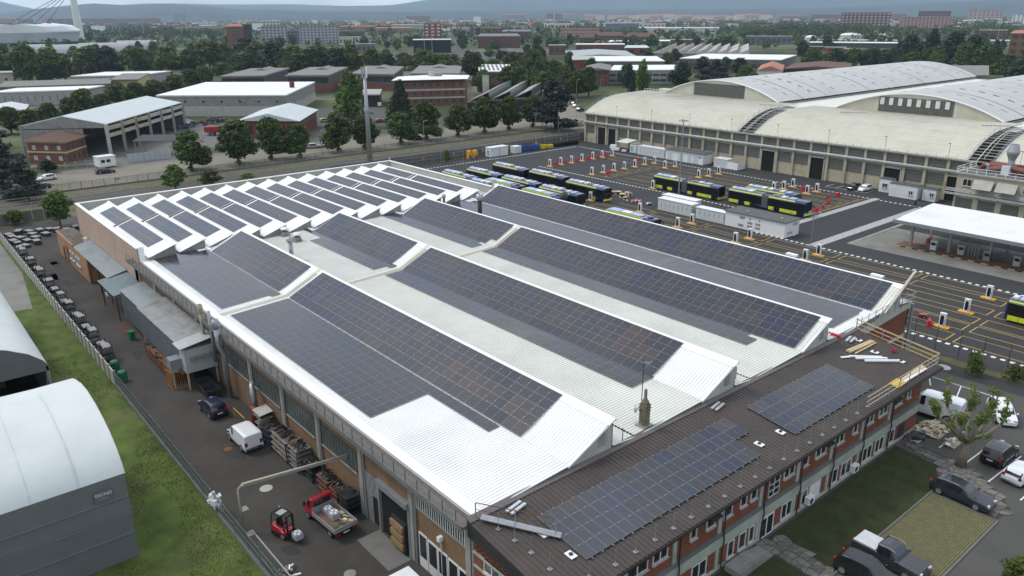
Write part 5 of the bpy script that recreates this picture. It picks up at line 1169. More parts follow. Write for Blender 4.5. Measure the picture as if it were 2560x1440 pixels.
m_.wobj('eave_railing', galv, dep)
prof = [(YD-.1, 9.0), (179.5, 10.1), (181.5, 11.05), (184, 12.1), (186.5, 12.85), (189, 13.4), (192, 13.8), (196, 13.95), (205.2, 14.1)]
vault = mat('vault_sheet', (.56, .535, .44), .5, 0, .06, .4, stain=(.44, .41, .315), sscale=.14, samt=.7)
for xa, xb in ((DX0-.2, -120.4), (-115.8, -63.6), (-58.8, -10)):
    mb = MB(); corrug(mb, xa, xb, prof, .62, .11, .085)
    o = mb.wobj('vault_roof', vault, dep)
    for x_ in (xa, xb):
        m_ = MB()
        for dz in (.12, .6, 1.05): m_.tube([(x_, y, z+dz) for y, z in prof[:7]], .05 if dz < .2 else .03, 5)
        for y, z in prof[:8]: m_.box(x_-.03, x_+.03, y-.03, y+.03, z, z+1.05)
        m_.wobj('vault_railing', galv, dep)
    m_ = MB()
    for y, z in ((180.6, 10.62), (183.0, 11.7), (186.0, 12.72)): m_.tube([(xa, y, z+.55), (xb, y, z+.55)], .022, 4)
    m_.wobj('safety_wire', galv, dep)
# open truss gaps between the vaults
for xa, xb in ((-120.4, -115.8), (-63.6, -58.8)):
    MB().box(xa, xb, YD+.6, 205, 6.5, 6.6).wobj('gap_floor', dark, dep)
    for i, (y, z) in enumerate(prof[:8]): MB().bar((xa, y, z), (xb, y, z), .16, .2).wobj('truss_bar', conc_l, dep)
    for i in range(7):
        y, z = prof[i]; y2, z2 = prof[i+1]
        MB().bar((xa, (y+y2)/2, (z+z2)/2), (xb, (y+y2)/2, (z+z2)/2), .1, .12).wobj('truss_bar', conc_l, dep)
        MB().bar((xa+1.7, y, z+.1), (xa+1.7, y2, z2+.1), .12, .12).bar((xa+2.9, y, z+.7), (xa+2.9, y2, z2+.7), .06, .06).wobj('catwalk', cream_roof, dep)
MB().box(DX0, DX1, 196, 205, 13.2, 13.3).wobj('roof_slab', cream_roof, dep)
for px0, lx in ((-161, 7), (-127, 7), (-103, 7), (-69, 7)):
    MB().bar((px0, 196.5, 14.02), (px0+lx*.75, 200.0, 14.03), 1.0, .14).wobj('valley_gutter', conc, dep)
for k in range(9):
    t = thing('depot_lamp', ['slim lamp over the depot eave, ' + s for s in ('closest to the depot corner', 'second from the depot corner', 'third from the depot corner', 'behind the tall floodlight mast', 'between the two open truss gaps, first', 'between the two open truss gaps, second', 'between the two open truss gaps, third', 'closest to the pipes building', 'beside the pipes building')][k], 'lamp', (-163.5+13.7*k, YD-.2, ZD-.6), 0, 'slim lamps over the depot eave')
    MB().tube([(0, 0, 0), (0, 0, 3.9)], .05, 5).obj('pole', galv, t); MB().box(-.3, .15, -.08, .08, 3.85, 3.97).obj('lamp_head', steel_d, t)
# arched halls
arc_m = mat('arch_sheet', (.50, .505, .495), .5, 0, .06, .4, stain=(.38, .39, .375), sscale=.1, samt=.5)
def arch_hall(xc, label, y0, y1, win):
    t = thing('arched_hall', label, 'arched hall', (xc, (y0+y1)/2, 0), 0, 'great arched halls of the depot')
    HW, ZS, RISE = 20.8, 14.15, 4.9; RR_ = (HW**2+RISE**2)/(2*RISE); ns = 26
    def z_(x): return ZS + RISE - RR_ + math.sqrt(max(0, RR_**2-x*x))
    xs = [-HW+2*HW*i/ns for i in range(ns+1)]
    mb = MB(); ys = []; y = y0
    while y < y1: ys += [(y, 0), (y+1.05, 0), (y+1.13, .15), (y+1.32, .15)]; y += 1.4
    for y, h in ys: mb.v.extend((xc+x, y, z_(x)+h) for x in xs)
    n = ns+1
    for i in range(len(ys)-1):
        for k in range(ns): mb.f.append((i*n+k, i*n+k+1, (i+1)*n+k+1, (i+1)*n+k)); mb.m.append(0)
    mb.wobj('arch_roof', arc_m, t)
    for s in range(1, int((y1-y0)/13.5)+1):
        m_ = MB(); yy = y0+13.5*s
        for i in range(ns): m_.bar((xc+xs[i], yy, z_(xs[i])+.06), (xc+xs[i+1], yy, z_(xs[i+1])+.06), .18, .09)
        m_.wobj('roof_seam', conc, t)
        for q in (-.35, .1, .33, .5, .68, .84):
            xx = q*HW; sl_ = -(xx)/math.sqrt(RR_**2-xx*xx); m_ = MB()
            m_.bar((xc+xx-.75, yy-5, z_(xx-.75)+.16), (xc+xx+.75, yy-5, z_(xx+.75)+.16), .14, .07); m_.bar((xc+xx-.4, yy-5.4, z_(xx-.4)+.16), (xc+xx-.4, yy-4.6, z_(xx-.4)+.16), .1, .07)
            m_.wobj('snow_guard', conc_d, t)
    pan = MB(); pan.add([(xc+x, y0+.2, ZS-.15) for x in xs]+[(xc+x, y0+.2, z_(x)-.05) for x in xs], [(k, k+1, n+k+1, n+k) for k in range(ns)])
    pan.wobj('gable_wall', vault, t)
    ribs = MB()
    for i in range(66):
        x = -HW+.6+i*.62
        if abs(x) > 9.6: ribs.box(xc+x-.03, xc+x+.03, y0+.12, y0+.2, ZS-.1, z_(x)-.12)
    ribs.wobj('gable_rib', vault, t)
    m_ = MB()
    for i in range(ns): m_.bar((xc+xs[i], y0-.05, z_(xs[i])), (xc+xs[i+1], y0-.05, z_(xs[i+1])), .5, .22)
    m_.wobj('arch_edge', white_trim, t)
    wx, z1, z2 = 9.2, ZS+.05, ZS+3.75
    wf = MB()
    for i in range(25): x = -wx+2*wx*i/24; wf.box(xc+x-.03, xc+x+.03, y0+.06, y0+.12, z1, z2)
    for z in (z1, z1+.95, z1+1.9, z2-.04): wf.box(xc-wx, xc+wx, y0+.05, y0+.13, z, z+.08)
    w_ = wf.wobj('arch_window', conc_d, t)
    p = MB(); p.box(xc-wx, xc+wx, y0+.13, y0+.18, z1, z2); put('pane', p.mesh('pane', dw, off=tuple(t.location)), w_)
    if win:
        for i in range(8):
            b_ = MB(); b_.box(xc-wx+.3+i*2.3, xc-wx+1.35+i*2.3, y0+.03, y0+.09, z1+1.75, z2-.15)
            b_.wobj('blind', wframe, t)
    MB().box(xc-HW, xc+HW, y0+2, y1, ZS-.9, ZS-.4).wobj('hall_wall', conc, t)
    return t
arch_hall(-147.4, 'great arched hall with a plain grey window in its end', 205, 344, False)
arch_hall(-88.2, 'great arched hall with pale blinds in its end window', 205, 344, True)
arch_hall(-29.0, 'great arched hall mostly outside the frame beyond the pipes', 205, 344, False)
MB().box(DX0, -5, 205.5, 344, .1, 13.2)
o = thing('hall_block', 'plain beige lower walls carrying the great arches', 'building', (-90, 275, 0)); MB().box(DX0, -5, 205.6, 344, 0, 13.15).wobj('wall', beige, o); MB().box(DX0, -5, 205.6, 344, 13.15, 13.25).wobj('roof', cream_roof, o)
MB().box(-172, -166, 206.5, 209, 13.3, 15).wobj('stair_head', vault, o)
m_ = MB()
for z in (14.2, 14.75): m_.tube([(DX0, 205.6, z), (-169, 205.4, z), (-160, 204.9, z+2.0)], .04, 5)
for k in range(7): m_.box(DX0+1.3*k-.03, DX0+1.3*k+.03, 205.4, 205.5, 13.9, 14.8)
m_.wobj('roof_railing', white_trim, o)
xw, yw = G(1574, 236, 11); wc = thing('white_canopy', 'white flat folded canopy behind the depot corner', 'canopy', (xw, yw, 0)); MB().slab([(-9, -4, 9.4), (7, -4, 9.0), (9, 4, 9.3), (-5, 5, 10.2)], .4).obj('roof', white_roof, wc)
for a in ((-6, -3), (6, -3), (6, 3), (-4, 4)): MB().box(a[0]-.15, a[0]+.15, a[1]-.15, a[1]+.15, 0, 9).obj('post', conc, wc)

# ================================================================ plant building with pipes, fuel canopy
pb = thing('plant_building', 'beige plant building with roof railing, awnings and pipe bundles', 'building', (-50, 172, 0))
PX0, PY0, PZ = -61.5, 167.5, 7.9
MB().box(PX0, -20, PY0, 177, 0, PZ).wobj('wall', beige, pb)
MB().box(PX0-.3, -20, PY0-.35, 177.2, PZ, PZ+.35).wobj('roof_edge', conc_l, pb)
MB().box(PX0+.2, -20, PY0+.1, 177, PZ+.35, PZ+.4).wobj('roof', gr_roof, pb)
for k in range(6):
    x0 = PX0+.1+k*3.45; m_ = MB(); m_.tube([(x0, PY0-.25, PZ+.35), (x0, PY0-.25, PZ+1.35), (x0+3.3, PY0-.25, PZ+1.35), (x0+3.3, PY0-.25, PZ+.35)], .05, 5); m_.tube([(x0, PY0-.25, PZ+.85), (x0+3.3, PY0-.25, PZ+.85)], .04, 5); m_.box(x0+1.6, x0+1.7, PY0-.3, PY0-.2, PZ+.35, PZ+1.35)
    m_.wobj('railing_panel', white_trim, pb)
for k in range(3):
    y0 = PY0-.2+k*3.2; m_ = MB(); m_.tube([(PX0-.2, y0, PZ+.35), (PX0-.2, y0, PZ+1.35), (PX0-.2, y0+3.1, PZ+1.35), (PX0-.2, y0+3.1, PZ+.35)], .05, 5); m_.tube([(PX0-.2, y0, PZ+.85), (PX0-.2, y0+3.1, PZ+.85)], .04, 5); m_.wobj('railing_panel', white_trim, pb)
for k, x in enumerate((-60.3, -49.5, -43.0, -37)): win_y(pb, PY0, x, x+1.7, 5.6, 7.0, 2)
for k, x in enumerate((-58.2, -54.0)):
    MB().slab([(x, PY0-1.3, 5.5), (x+3.6, PY0-1.3, 5.5), (x+3.6, PY0-.05, 7.2), (x, PY0-.05, 7.2)], .03).wobj('awning', conc_l, pb)
for z, yo in ((4.9, .5), (4.65, .5), (4.4, .5), (4.0, .7), (3.75, .7)): MB().tube([(PX0-1.6, PY0-yo, z), (-20, PY0-yo, z)], .08, 6).wobj('pipe', galv, pb)
for k in range(6): MB().box(PX0+.3+4*k, PX0+.5+4*k, PY0-.9, PY0, 3.55, 3.7).wobj('pipe_bracket', steel_d, pb)
for k in range(6): MB().box(PX0+.4+4.2*k, PX0+3.6+4.2*k, PY0-.03, PY0-.002, .4, 3.2).wobj('lower_window', dw, pb)
duct = thing('red_brown_ducts', 'bundle of red-brown ducts on the plant roof', 'ducts', (-55, 171.5, PZ+.4)); dm = mat('duct_red_brown', (.2, .075, .055), .6, 0, .15, 1)
for k, (a, b) in enumerate((((-4, 2, .9), (3, -.5, 1.1)), ((-3, 3, 1.2), (4.5, .8, 1.4)), ((.5, 2.8, .9), (7, 1.2, 1.3)), ((-2, .3, .5), (6, -1.2, .9)))):
    MB().tube([(a[0]-.5, a[1], 0), a, ((a[0]+b[0])/2, (a[1]+b[1])/2, 1.25), b, (b[0]+.6, b[1], .1)], .55, 9).obj('duct', dm, duct, smooth=True)
vs_ = thing('exhaust_hood', 'big grey exhaust stack with a flared hood among the ducts', 'exhaust stack', (-53.6, 171.2, PZ+.4))
MB().lathe([(.65, 0), (.65, 2.2), (.6, 2.8), (1.15, 4.2), (1.15, 4.5), (.75, 5.9), (.7, 5.9), (.7, 5.6)], n=16).obj('stack', galv, vs_, smooth=False); MB().box(-1.1, .3, -1.3, -.5, 0, 1.7).obj('fan_box', cab_m, vs_)
bl = thing('blue_pump', 'small blue pump with a silver elbow on the plant roof', 'pump', (-57.0, 169.6, PZ+.4)); MB().lathe([(.35, 0), (.4, .7), (.2, .8)], n=10).obj('motor', blue_p, bl); MB().tube([(0, 0, .8), (0, 0, 1.6), (-.5, 0, 1.7)], .25, 8).obj('elbow', alloy, bl)
cnp = thing('fuel_canopy', 'white ribbed canopy roof over the fuel island', 'canopy', (-45, 139, 0))
m_ = MB(); vs = []; x = -57.4
while x < -15: vs += [(x, 0), (x+.36, 0), (x+.40, .06), (x+.46, .06)]; x += .5
for x, h in vs: m_.v.extend([(x, 132.6, 5.0+h), (x, 147.5, 5.55+h)])
for i in range(len(vs)-1): m_.f.append((2*i, 2*i+2, 2*i+3, 2*i+1)); m_.m.append(0)
m_.wobj('roof', white_roof, cnp)
MB().box(-57.5, -15, 132.5, 132.7, 4.5, 5.05).box(-57.5, -57.3, 132.7, 147.5, 4.6, 5.1).wobj('fascia', galv, cnp)
MB().box(-57.2, -15, 132.8, 147.3, 4.7, 4.8).wobj('soffit', conc_d, cnp)
for k in range(4):
    for y in (136.7, 144.8): MB().box(-55.9+6.3*k, -55.5+6.3*k, y-.2, y+.2, .1, 4.8).wobj('column', galv, cnp)
for k in range(5):
    t = thing('fuel_pump', ['fuel pump nearest the canopy corner', 'second fuel pump from the canopy corner', 'third fuel pump from the canopy corner', 'fourth fuel pump from the canopy corner', 'fuel pump deepest under the canopy'][k], 'fuel pump', (-51.8+4.2*k, 136.6+(k % 2)*.6, .12), 0, 'fuel pumps under the canopy')
    MB().box(-.5, .5, -.3, .3, 0, 1.5).box(-.55, .55, -.34, .34, 1.5, 1.65).obj('housing', [cab_m, conc_l, galv, conc_l, cab_m][k], t); MB().box(-.35, .35, -.32, -.3, .8, 1.3).obj('display', black_pl, t); MB().tube([(.45, -.3, 1.2), (.7, -.4, .4), (.5, -.35, .15)], .03, 5).obj('hose', black_pl, t)
tk = thing('valve_rack', 'grey rack of pipes and valves on the fuel island', 'pipe rack', (-46.5, 137.2, .12)); 
MB().box(-1.6, 1.6, -.2, .2, 1.9, 2.4).obj('header', conc, tk)
for i in range(7): MB().tube([(-1.5+i*.5, 0, 0), (-1.5+i*.5, 0, 1.9)], .07, 6).obj('pipe', galv, tk)
for k, (x, y, c, lb) in enumerate(((-85.0, 172.9, 'dark', 'dark small car parked in the white bays at the depot wall'), (-82.6, 173.3, 'white', 'white small car parked in the white bays at the depot wall'))):
    car(lb, 'car', x, y, R(-95), 3.6, 1.65, 1.5, 'hatch', paint('white', (.74, .75, .76)) if c == 'white' else paint('black', (.012, .012, .014)))
lines([(-91.0+2.4*k, 171.3, -91.0+2.4*k, 175.2) for k in range(5)] + [(-91, 171.3, -81.4, 171.3)], .12, .013, 'bay_line', white_paint)
# ================================================================ left yard: concrete wall, racks, sheds, vehicles
YF = 15.55
fw = thing('panel_wall', 'concrete panel wall between the yard and the grass', 'wall', (-130, YF, 0))
pm_ = MB().box(-1.0, 1.0, -.05, .05, 0, 1.72).box(-1.0, 1.0, -.06, .06, 1.72, 1.8).mesh('panel', conc_l)
qm_ = MB().box(-.11, .11, -.12, .12, 0, 1.95).mesh('post', conc)
for k in range(39):
    x = -171 + 2.15*k
    put('post', qm_, fw, (x+130, 0, 0)); put('panel', pm_, fw, (x+1.07+130, 0, 0))
put('post', qm_, fw, (-171+2.15*39+130, 0, 0))
mf = thing('mesh_fence', 'grey bar fence on a low kerb along the grass', 'fence', (-65, YF, 0))
xs0, xs1 = -87.1, -40.0
MB().box(xs0, xs1, YF-.12, YF+.12, 0, .35).wobj('kerb_wall', conc_d, mf)
fm_ = mat('fence_green_grey', (.17, .20, .185), .5, .3, .1, 2)
bars = MB()
for i in range(int((xs1-xs0)/.16)): x = xs0+i*.16; bars.box(x-.012, x+.012, YF-.012, YF+.012, .35, 1.85)
for z in (.5, 1.1, 1.78): bars.box(xs0, xs1, YF-.02, YF+.02, z, z+.04)
o = bars.wobj('bar_field', fm_, mf); o['kind'] = 'stuff'
pm2 = MB().box(-.04, .04, -.04, .04, .3, 1.95).mesh('post', fm_)
for k in range(20): put('post', pm2, mf, (xs0+2.45*k+65, 0, 0))
# slatted gate leaf in the last stretch
sg_ = thing('sliding_gate', 'pale sliding gate of crossed bars at the fence end', 'gate', (-45.5, YF+.45, 0))
gm = MB().tube([(-4, 0, 1.9), (4, 0, 1.9)], .06, 6); gm.tube([(-4, 0, .2), (4, 0, .2)], .06, 6); gm.obj('rail', galv, sg_)
for i in range(28): MB().bar((-3.9+i*.29, 0, .2), (-3.6+i*.29, 0, 1.9), .03).obj('bar', galv, sg_)
# white cloth bundle on the fence
xq, yq = G(525, 1250, 1.4); wb = MB()
for i in range(26): wb.obox((rnd.gauss(0, .35), rnd.gauss(0, .14), 1.1+rnd.gauss(0, .45)), (rnd.uniform(.2, .5), rnd.uniform(.1, .25), rnd.uniform(.2, .5)), rnd.uniform(0, 3), pitch=rnd.uniform(-.6, .6))
tag(wb.obj('white_sheeting', white_pl, None, (xq, YF+.1, 0)), 'crumpled white sheeting caught on the bar fence', 'sheeting')
# racks standing along the wall
slat = mat('bundle_grey', (.34, .33, .33), .6, .2, .15, 2)
def trolley(x, y, h, lb, seed, group='racks of grey bars along the panel wall', rz=0.0, lx=1.25, ly=1.05):
    r_ = random.Random(seed); t = thing('bar_rack', lb, 'rack', (x, y, 0), rz, group)
    for a in (-1, 1):
        for b in (-1, 1): MB().box(a*lx/2-.035, a*lx/2+.035, b*ly/2-.035, b*ly/2+.035, 0, h+.28).obj('post', steel_d, t)
    lv = max(1, int(h/.62))
    for k in range(lv):
        z = .25+(h-.3)*k/max(1, lv-1) if lv > 1 else h-.1
        MB().box(-lx/2, lx/2, -ly/2, ly/2, z-.1, z-.04).obj('shelf', steel_d, t)
        m_ = MB()
        for i in range(6): a = -ly/2+.1+i*(ly-.2)/6; m_.box(-lx/2-.12+r_.uniform(-.06, .06), lx/2+.12+r_.uniform(-.06, .06), a, a+.1, z-.02, z+.07+r_.uniform(0, .05))
        m_.obj('bundle', slat if k == lv-1 else steel_d, t)
    return t
wl = ['in the far corner run', 'second from the far corner', 'third from the far corner', 'fourth from the far corner', 'fifth along the panel wall', 'sixth along the panel wall', 'seventh along the panel wall', 'eighth along the panel wall', 'ninth along the panel wall', 'tenth along the panel wall', 'eleventh along the panel wall',
      'seventh from the near end', 'sixth from the near end', 'fifth from the near end', 'fourth from the near end', 'third from the near end', 'second from the near end', 'at the near end, before the green drums']
for i, x in enumerate((-152, -148.6, -143.8, -141.2, -136.6, -134.0, -129.4, -127.0, -123.7, -119.6, -117.6, -114.6, -110.2, -108.2, -105.4, -101.7, -97.4, -95.3)):
    trolley(x, 16.75, [1.5, 1.9, 1.3, 2.0][i % 4], 'dark rack with grey bar bundles, ' + wl[i], i, rz=R(rnd.uniform(-5, 5)))
hl = [(-167.2, 17.2), (-164.5, 17.4), (-167.6, 18.9), (-167.5, 20.6), (-164.2, 20.6), (-166.1, 22.2), (-166.8, 23.9), (-162.9, 22.6), (-164.8, 24.8), (-164.6, 26.3), (-165., 28.), (-162.1, 18.3), (-160.4, 19.1), (-161.2, 20.6), (-157.7, 20.2), (-156.8, 18.2), (-159.3, 17.4), (-160.6, 17.0)]
for i, (x, y) in enumerate(hl):
    lb = 'low stack of grey pallets in the heap at the far end of the yard'
    if i in (14, 15): lb = ['outlying pallet stack standing apart near the brick hut', 'outlying pallet stack standing apart from the wall'][i-14]
    t = thing('pallet_stack', lb, 'pallet stack', (x, y, 0), R(rnd.uniform(-30, 30)), 'pallet stacks at the yard end')
    h = .45+.15*(i % 3)
    MB().box(-.8, .8, -.55, .55, .05, h).obj('crate', steel_d, t)
    for k in range(4): MB().box(-.85, .85, -.5+.27*k, -.3+.27*k, h, h+.07).obj('slat', slat, t)
for k, (x, y) in enumerate(((-91.6, 16.6), (-88.1, 16.5))):
    t = thing('green_drum', ['green drum by the panel wall, the farther one', 'green drum where the panel wall meets the bar fence'][k], 'drum', (x, y, 0), 0, 'green drums at the wall')
    MB().lathe([(.48, 0), (.5, .1), (.5, 1.1), (.4, 1.25), (.15, 1.32)], n=14).obj('body', mat('green_plastic', (.02, .14, .075), .5, 0, .05), t, smooth=False)
    MB().lathe([(.52, .55), (.54, .6), (.52, .65)], n=14).obj('hoop', mat('green_plastic', (.02, .14, .075)), t)
gb = thing('green_wheelie_bin', 'green bin standing free before the grey corrugated shed', 'bin', (-100.1, 20.7, 0), .2)
MB().extrude([(-.28, 0), (.28, 0), (.36, 1.05), (-.36, 1.05)], 'y', -.3, .3).obj('body', mat('bin_green', (.015, .16, .05), .5, 0, .05), gb, fix=True); MB().box(-.4, .4, -.34, .34, 1.05, 1.15).obj('lid', mat('bin_green', (.015, .16, .05)), gb)
for s in (-1, 1): wheel(gb, -.25, s*.3, .1, .06)
# brick hut, canopies, sheds against the hall
hb = thing('brick_hut', 'low orange rendered hut with a weathered flat roof', 'hut', (-137, 23.4, 0))
och = mat('ochre_render', (.34, .19, .105), .9, 0, .14, .9, stain=(.2, .11, .07), sscale=.6)
MB().box(-148.2, -127.5, 22.1, 24.82, 0, 3.9).wobj('wall', och, hb)
MB().box(-148.3, -136.2, 22.0, 24.82, 3.9, 4.15).wobj('parapet', och, hb); MB().box(-148.0, -136.4, 22.3, 24.8, 4.15, 4.17).wobj('roof', mat('lichen_roof', (.11, .10, .085), .95, 0, .35, 1.5, stain=(.2, .19, .16), sscale=.9), hb)
MB().box(-142.2, -140.3, 22.05, 22.1, .02, 2.9).wobj('door', rust, hb); MB().box(-144.5, -143.4, 22.05, 22.1, .02, 2.2).wobj('door', steel_d, hb)
for x in (-139.4, -137.6, -135.2, -133.6): win_y(hb, 22.1, x, x+1.3, 1.4, 2.7, 2)
ac = thing('roof_fan_box', 'small white unit on the corner of the hut roof', 'fan unit', (-136.9, 24.2, 4.17)); MB().box(-.35, .35, -.25, .25, .05, .7).obj('case', white_pl, ac); MB().lathe([(.2, 0), (.2, .02)], n=10).obj('fan', steel_d, ac, (0, -.26, .4), (R(90), 0, 0))
corr_g = mat('corrugated_grey', (.37, .40, .40), .5, .2, .1, 1.5, stain=(.25, .25, .24), sscale=.4)
corr_r = mat('corrugated_rusting', (.36, .365, .355), .55, .2, .1, 1.5, stain=(.17, .105, .07), sscale=.5, sthr=.53)
def lean(name, label, x0, x1, ya, za, yb, zb, m, posts=(), wallm=None, pitch=.25):
    t = thing(name, label, 'canopy' if wallm is None else 'shed', ((x0+x1)/2, (ya+yb)/2, 0))
    b_ = MB(); corrug(b_, x0, x1, [(ya, za), (yb, zb)], pitch, .05, .045); b_.wobj('roof_sheet', m, t)
    for x, y, z in posts: MB().box(x-.06, x+.06, y-.06, y+.06, 0, z).wobj('post', steel_d, t)
    return t
lean('corrugated_canopy', 'pale corrugated canopy beside the orange hut', -136, -115.2, 22.1, 3.95, 24.75, 4.6, corr_g, [(x, 22.3, 3.9) for x in (-127, -121.5, -115.5)])
c2 = lean('translucent_canopy', 'lower bluish corrugated canopy with an overhanging corner', -115.9, -107.3, 20.9, 3.7, 24.75, 4.3, mat('corrugated_blue_grey', (.27, .32, .33), .5, .2, .12, 1.5), [(-115.5, 21.3, 3.6), (-107.8, 21.3, 3.6)])
for z in (3.1,): MB().bar((-107.4, 21, z+.4), (-107.4, 24.7, z+1.0), .1).bar((-115.8, 21, z+.4), (-115.8, 24.7, z+1.0), .1).wobj('beam', conc, c2)
MB().box(-114, -108, 23.5, 24.7, .02, 3.2).wobj('dark_store', dark, c2)
wl_ = thing('cctv_cluster', 'white lamps hanging under the bluish canopy corner', 'lamp', (-110.8, 20.8, 3.1)); MB().lathe([(.12, 0), (.16, .25), (.03, .3)], n=8).obj('lamp', white_pl, wl_); MB().lathe([(.1, -.2), (.14, .05)], n=8).obj('lamp', white_pl, wl_, (.4, 0, 0)); MB().tube([(0, 0, .3), (.2, 0, .5), (.4, 0, .1)], .02, 5).obj('bracket', steel_d, wl_)
s1 = lean('grey_shed', 'narrower grey corrugated shed behind the rust-streaked one', -106.8, -98.0, 21.6, 4.6, 24.75, 5.1, corr_g, wallm=1)
sw = mat('shed_cladding', (.22, .24, .255), .55, .2, .12, 1, stain=(.13, .14, .145), sscale=.4)
def clad(t, x0, x1, y0, y1, z0, z1, nx):
    b_ = MB(); b_.box(x0, x1, y0, y1, z0, z1)
    for i in range(nx): x = x0+(x1-x0)*i/nx; b_.box(x, x+.05, y0-.04, y0, z0, z1-.05)
    o = b_.wobj('cladding', sw, t)
clad(s1, -106.6, -98.1, 21.7, 24.75, .9, 4.5, 26)
s2 = lean('rusty_shed', 'larger raised shed with a rust-streaked corrugated roof', -97.4, -81.2, 21.2, 4.95, 24.75, 5.6, corr_r, wallm=1)
clad(s2, -97.2, -82.6, 21.4, 24.75, 1.3, 4.85, 40)
MB().box(-82.6, -80.9, 21.4, 24.75, 2.0, 4.7).wobj('end_box', mat('cream_panel', (.40, .42, .39), .6, 0, .08, 1), s2)
MB().slab([(-83.0, 20.9, 5.06), (-80.6, 20.9, 5.06), (-80.6, 24.75, 5.66), (-83.0, 24.75, 5.66)], .06).wobj('end_roof', corr_g, s2)
for k in range(3): MB().box(-80.88, -80.5, 21.9+k*1.0, 22.6+k*1.0, 3.45, 3.85).wobj('fan_outlet', galv, s2)
MB().box(-83.6, -82.2, 20.2, 21.4, 2.2, 3.4).wobj('side_hopper', mat('hopper_grey', (.24, .26, .28), .5, .2, .1), s2)
for x, y in ((-82.5, 20.4), (-81.0, 21.5), (-81.0, 24.6), (-83.4, 20.4), (-96.9, 21.5), (-90, 21.5)): MB().box(x-.07, x+.07, y-.07, y+.07, 0, 2.3).wobj('post', conc_l, s2)
yg = thing('yellow_barrier_screen', 'rusty orange mesh screens under the raised shed', 'screen', (-82.0, 20.6, 0)); og = mat('rusty_orange', (.42, .19, .03), .7, 0, .2, 2)
for a, b in (((-1.9, -.6), (-.2, -.5)), ((-.2, -.5), (.3, 1.6))):
    m_ = MB(); m_.bar((a[0], a[1], .1), (b[0], b[1], .1), .05); m_.bar((a[0], a[1], 2.0), (b[0], b[1], 2.0), .05)
    for i in range(12): f = i/11; m_.bar((a[0]+(b[0]-a[0])*f, a[1]+(b[1]-a[1])*f, .1), (a[0]+(b[0]-a[0])*f, a[1]+(b[1]-a[1])*f, 2.0), .03)
    m_.obj('panel', og, yg)
rk = thing('rusty_cage_rack', 'long rusty cage rack below the grey cladding', 'rack', (-88.5, 21.0, 0))
for i in range(15):
    MB().box(-5.2+i*.72-.03, -5.2+i*.72+.03, -.45, -.39, 0, 1.4+.5*(i % 3 == 0)).box(-5.2+i*.72-.03, -5.2+i*.72+.03, .3, .36, 0, 1.5).obj('post', rust, rk)
for z in (.3, .8, 1.3): MB().box(-5.2, 4.9, -.45, .35, z, z+.05).obj('shelf', rust, rk)
for i in range(26): MB().obox((0, 0, 0), (rnd.uniform(.3, 1.0), rnd.uniform(.05, .3), rnd.uniform(.05, .25))).obj('scrap_bar', [rust, steel_d][i % 2], rk, (rnd.uniform(-5, 4.6), rnd.uniform(-.3, .2), rnd.choice((.42, .92, 1.42))), (0, rnd.uniform(-.2, .2), rnd.uniform(-.4, .4)))
for k in range(2): skip(-80.3+2.1*k, 22.8, steel_d, ['open dark skip under the shed end, against the wall side', 'open dark skip under the shed end, nearer the blue car'][k], 1.9, 1.6, 1.0)
sb = thing('steel_bars', 'rusty bars laid on the asphalt beside the green bin', 'steel bars', (-104.5, 20.9, 0))
for i in range(4): MB().box(-2.2, 2.2, -.5+.28*i, -.42+.28*i, .02, .12).obj('bar', rust, sb)
# ducts on the hall wall
def wall_flue(x, y, pts, r, m, lb, cowl_=True):
    t = thing('wall_flue', lb, 'flue', (x, y, 0), 0, 'flues on the tan wall'); MB().tube(pts, r, 10).obj('duct', m, t, smooth=True)
    p = pts[-1]
    if cowl_: MB().lathe([(r, 0), (r*1.5, .2), (r*1.6, .7), (r*1.2, 1.1), (r*1.1, 1.1), (r*1.1, .9)], n=12).obj('cowl', m, t, (p[0], p[1], p[2]-.1), smooth=True)
    return t
wall_flue(-76.5, 23.9, [(0, .3, .3), (0, .3, 5), (0, -.2, 6.2), (0, -.2, 8.1)], .27, galv, 'thick silver flue with a fat cowl rising past the walkway')
wall_flue(-79.8, 24.2, [(0, 0, 3.0), (0, 0, 8.9)], .16, galv, 'thin pale flue with a square tip by the walkway', False)
wall_flue(-82.2, 24.1, [(0, 0, 4.6), (0, 0, 8.0)], .2, mat('buff_flue', (.36, .31, .23), .7, 0, .15), 'stout buff flue with a square cowl by the walkway')
dc = thing('dust_collector', 'red dust collector with a bent silver duct', 'dust collector', (-68.6, 23.8, 0))
MB().lathe([(.42, .3), (.42, 2.2), (.15, 2.5)], n=12).obj('drum', paint('dark_red', (.25, .015, .02)), dc); MB().tube([(0, 0, 2.4), (0, 0, 3.6), (-.5, .2, 4.2), (-1.2, .5, 4.2)], .26, 10).obj('duct', galv, dc, smooth=True)
for a in (-.3, .3): MB().box(a-.04, a+.04, -.3, -.22, 0, .5).obj('leg', steel_d, dc)
MB().tube([(-3.4, -.9, 0), (-3.4, -.9, 1.0), (-.6, -.9, 1.0), (-.6, -.9, 0)], .05, 6).obj('yellow_rail', mat('rail_yellow', (.5, .32, .02), .6, 0, .1), dc)
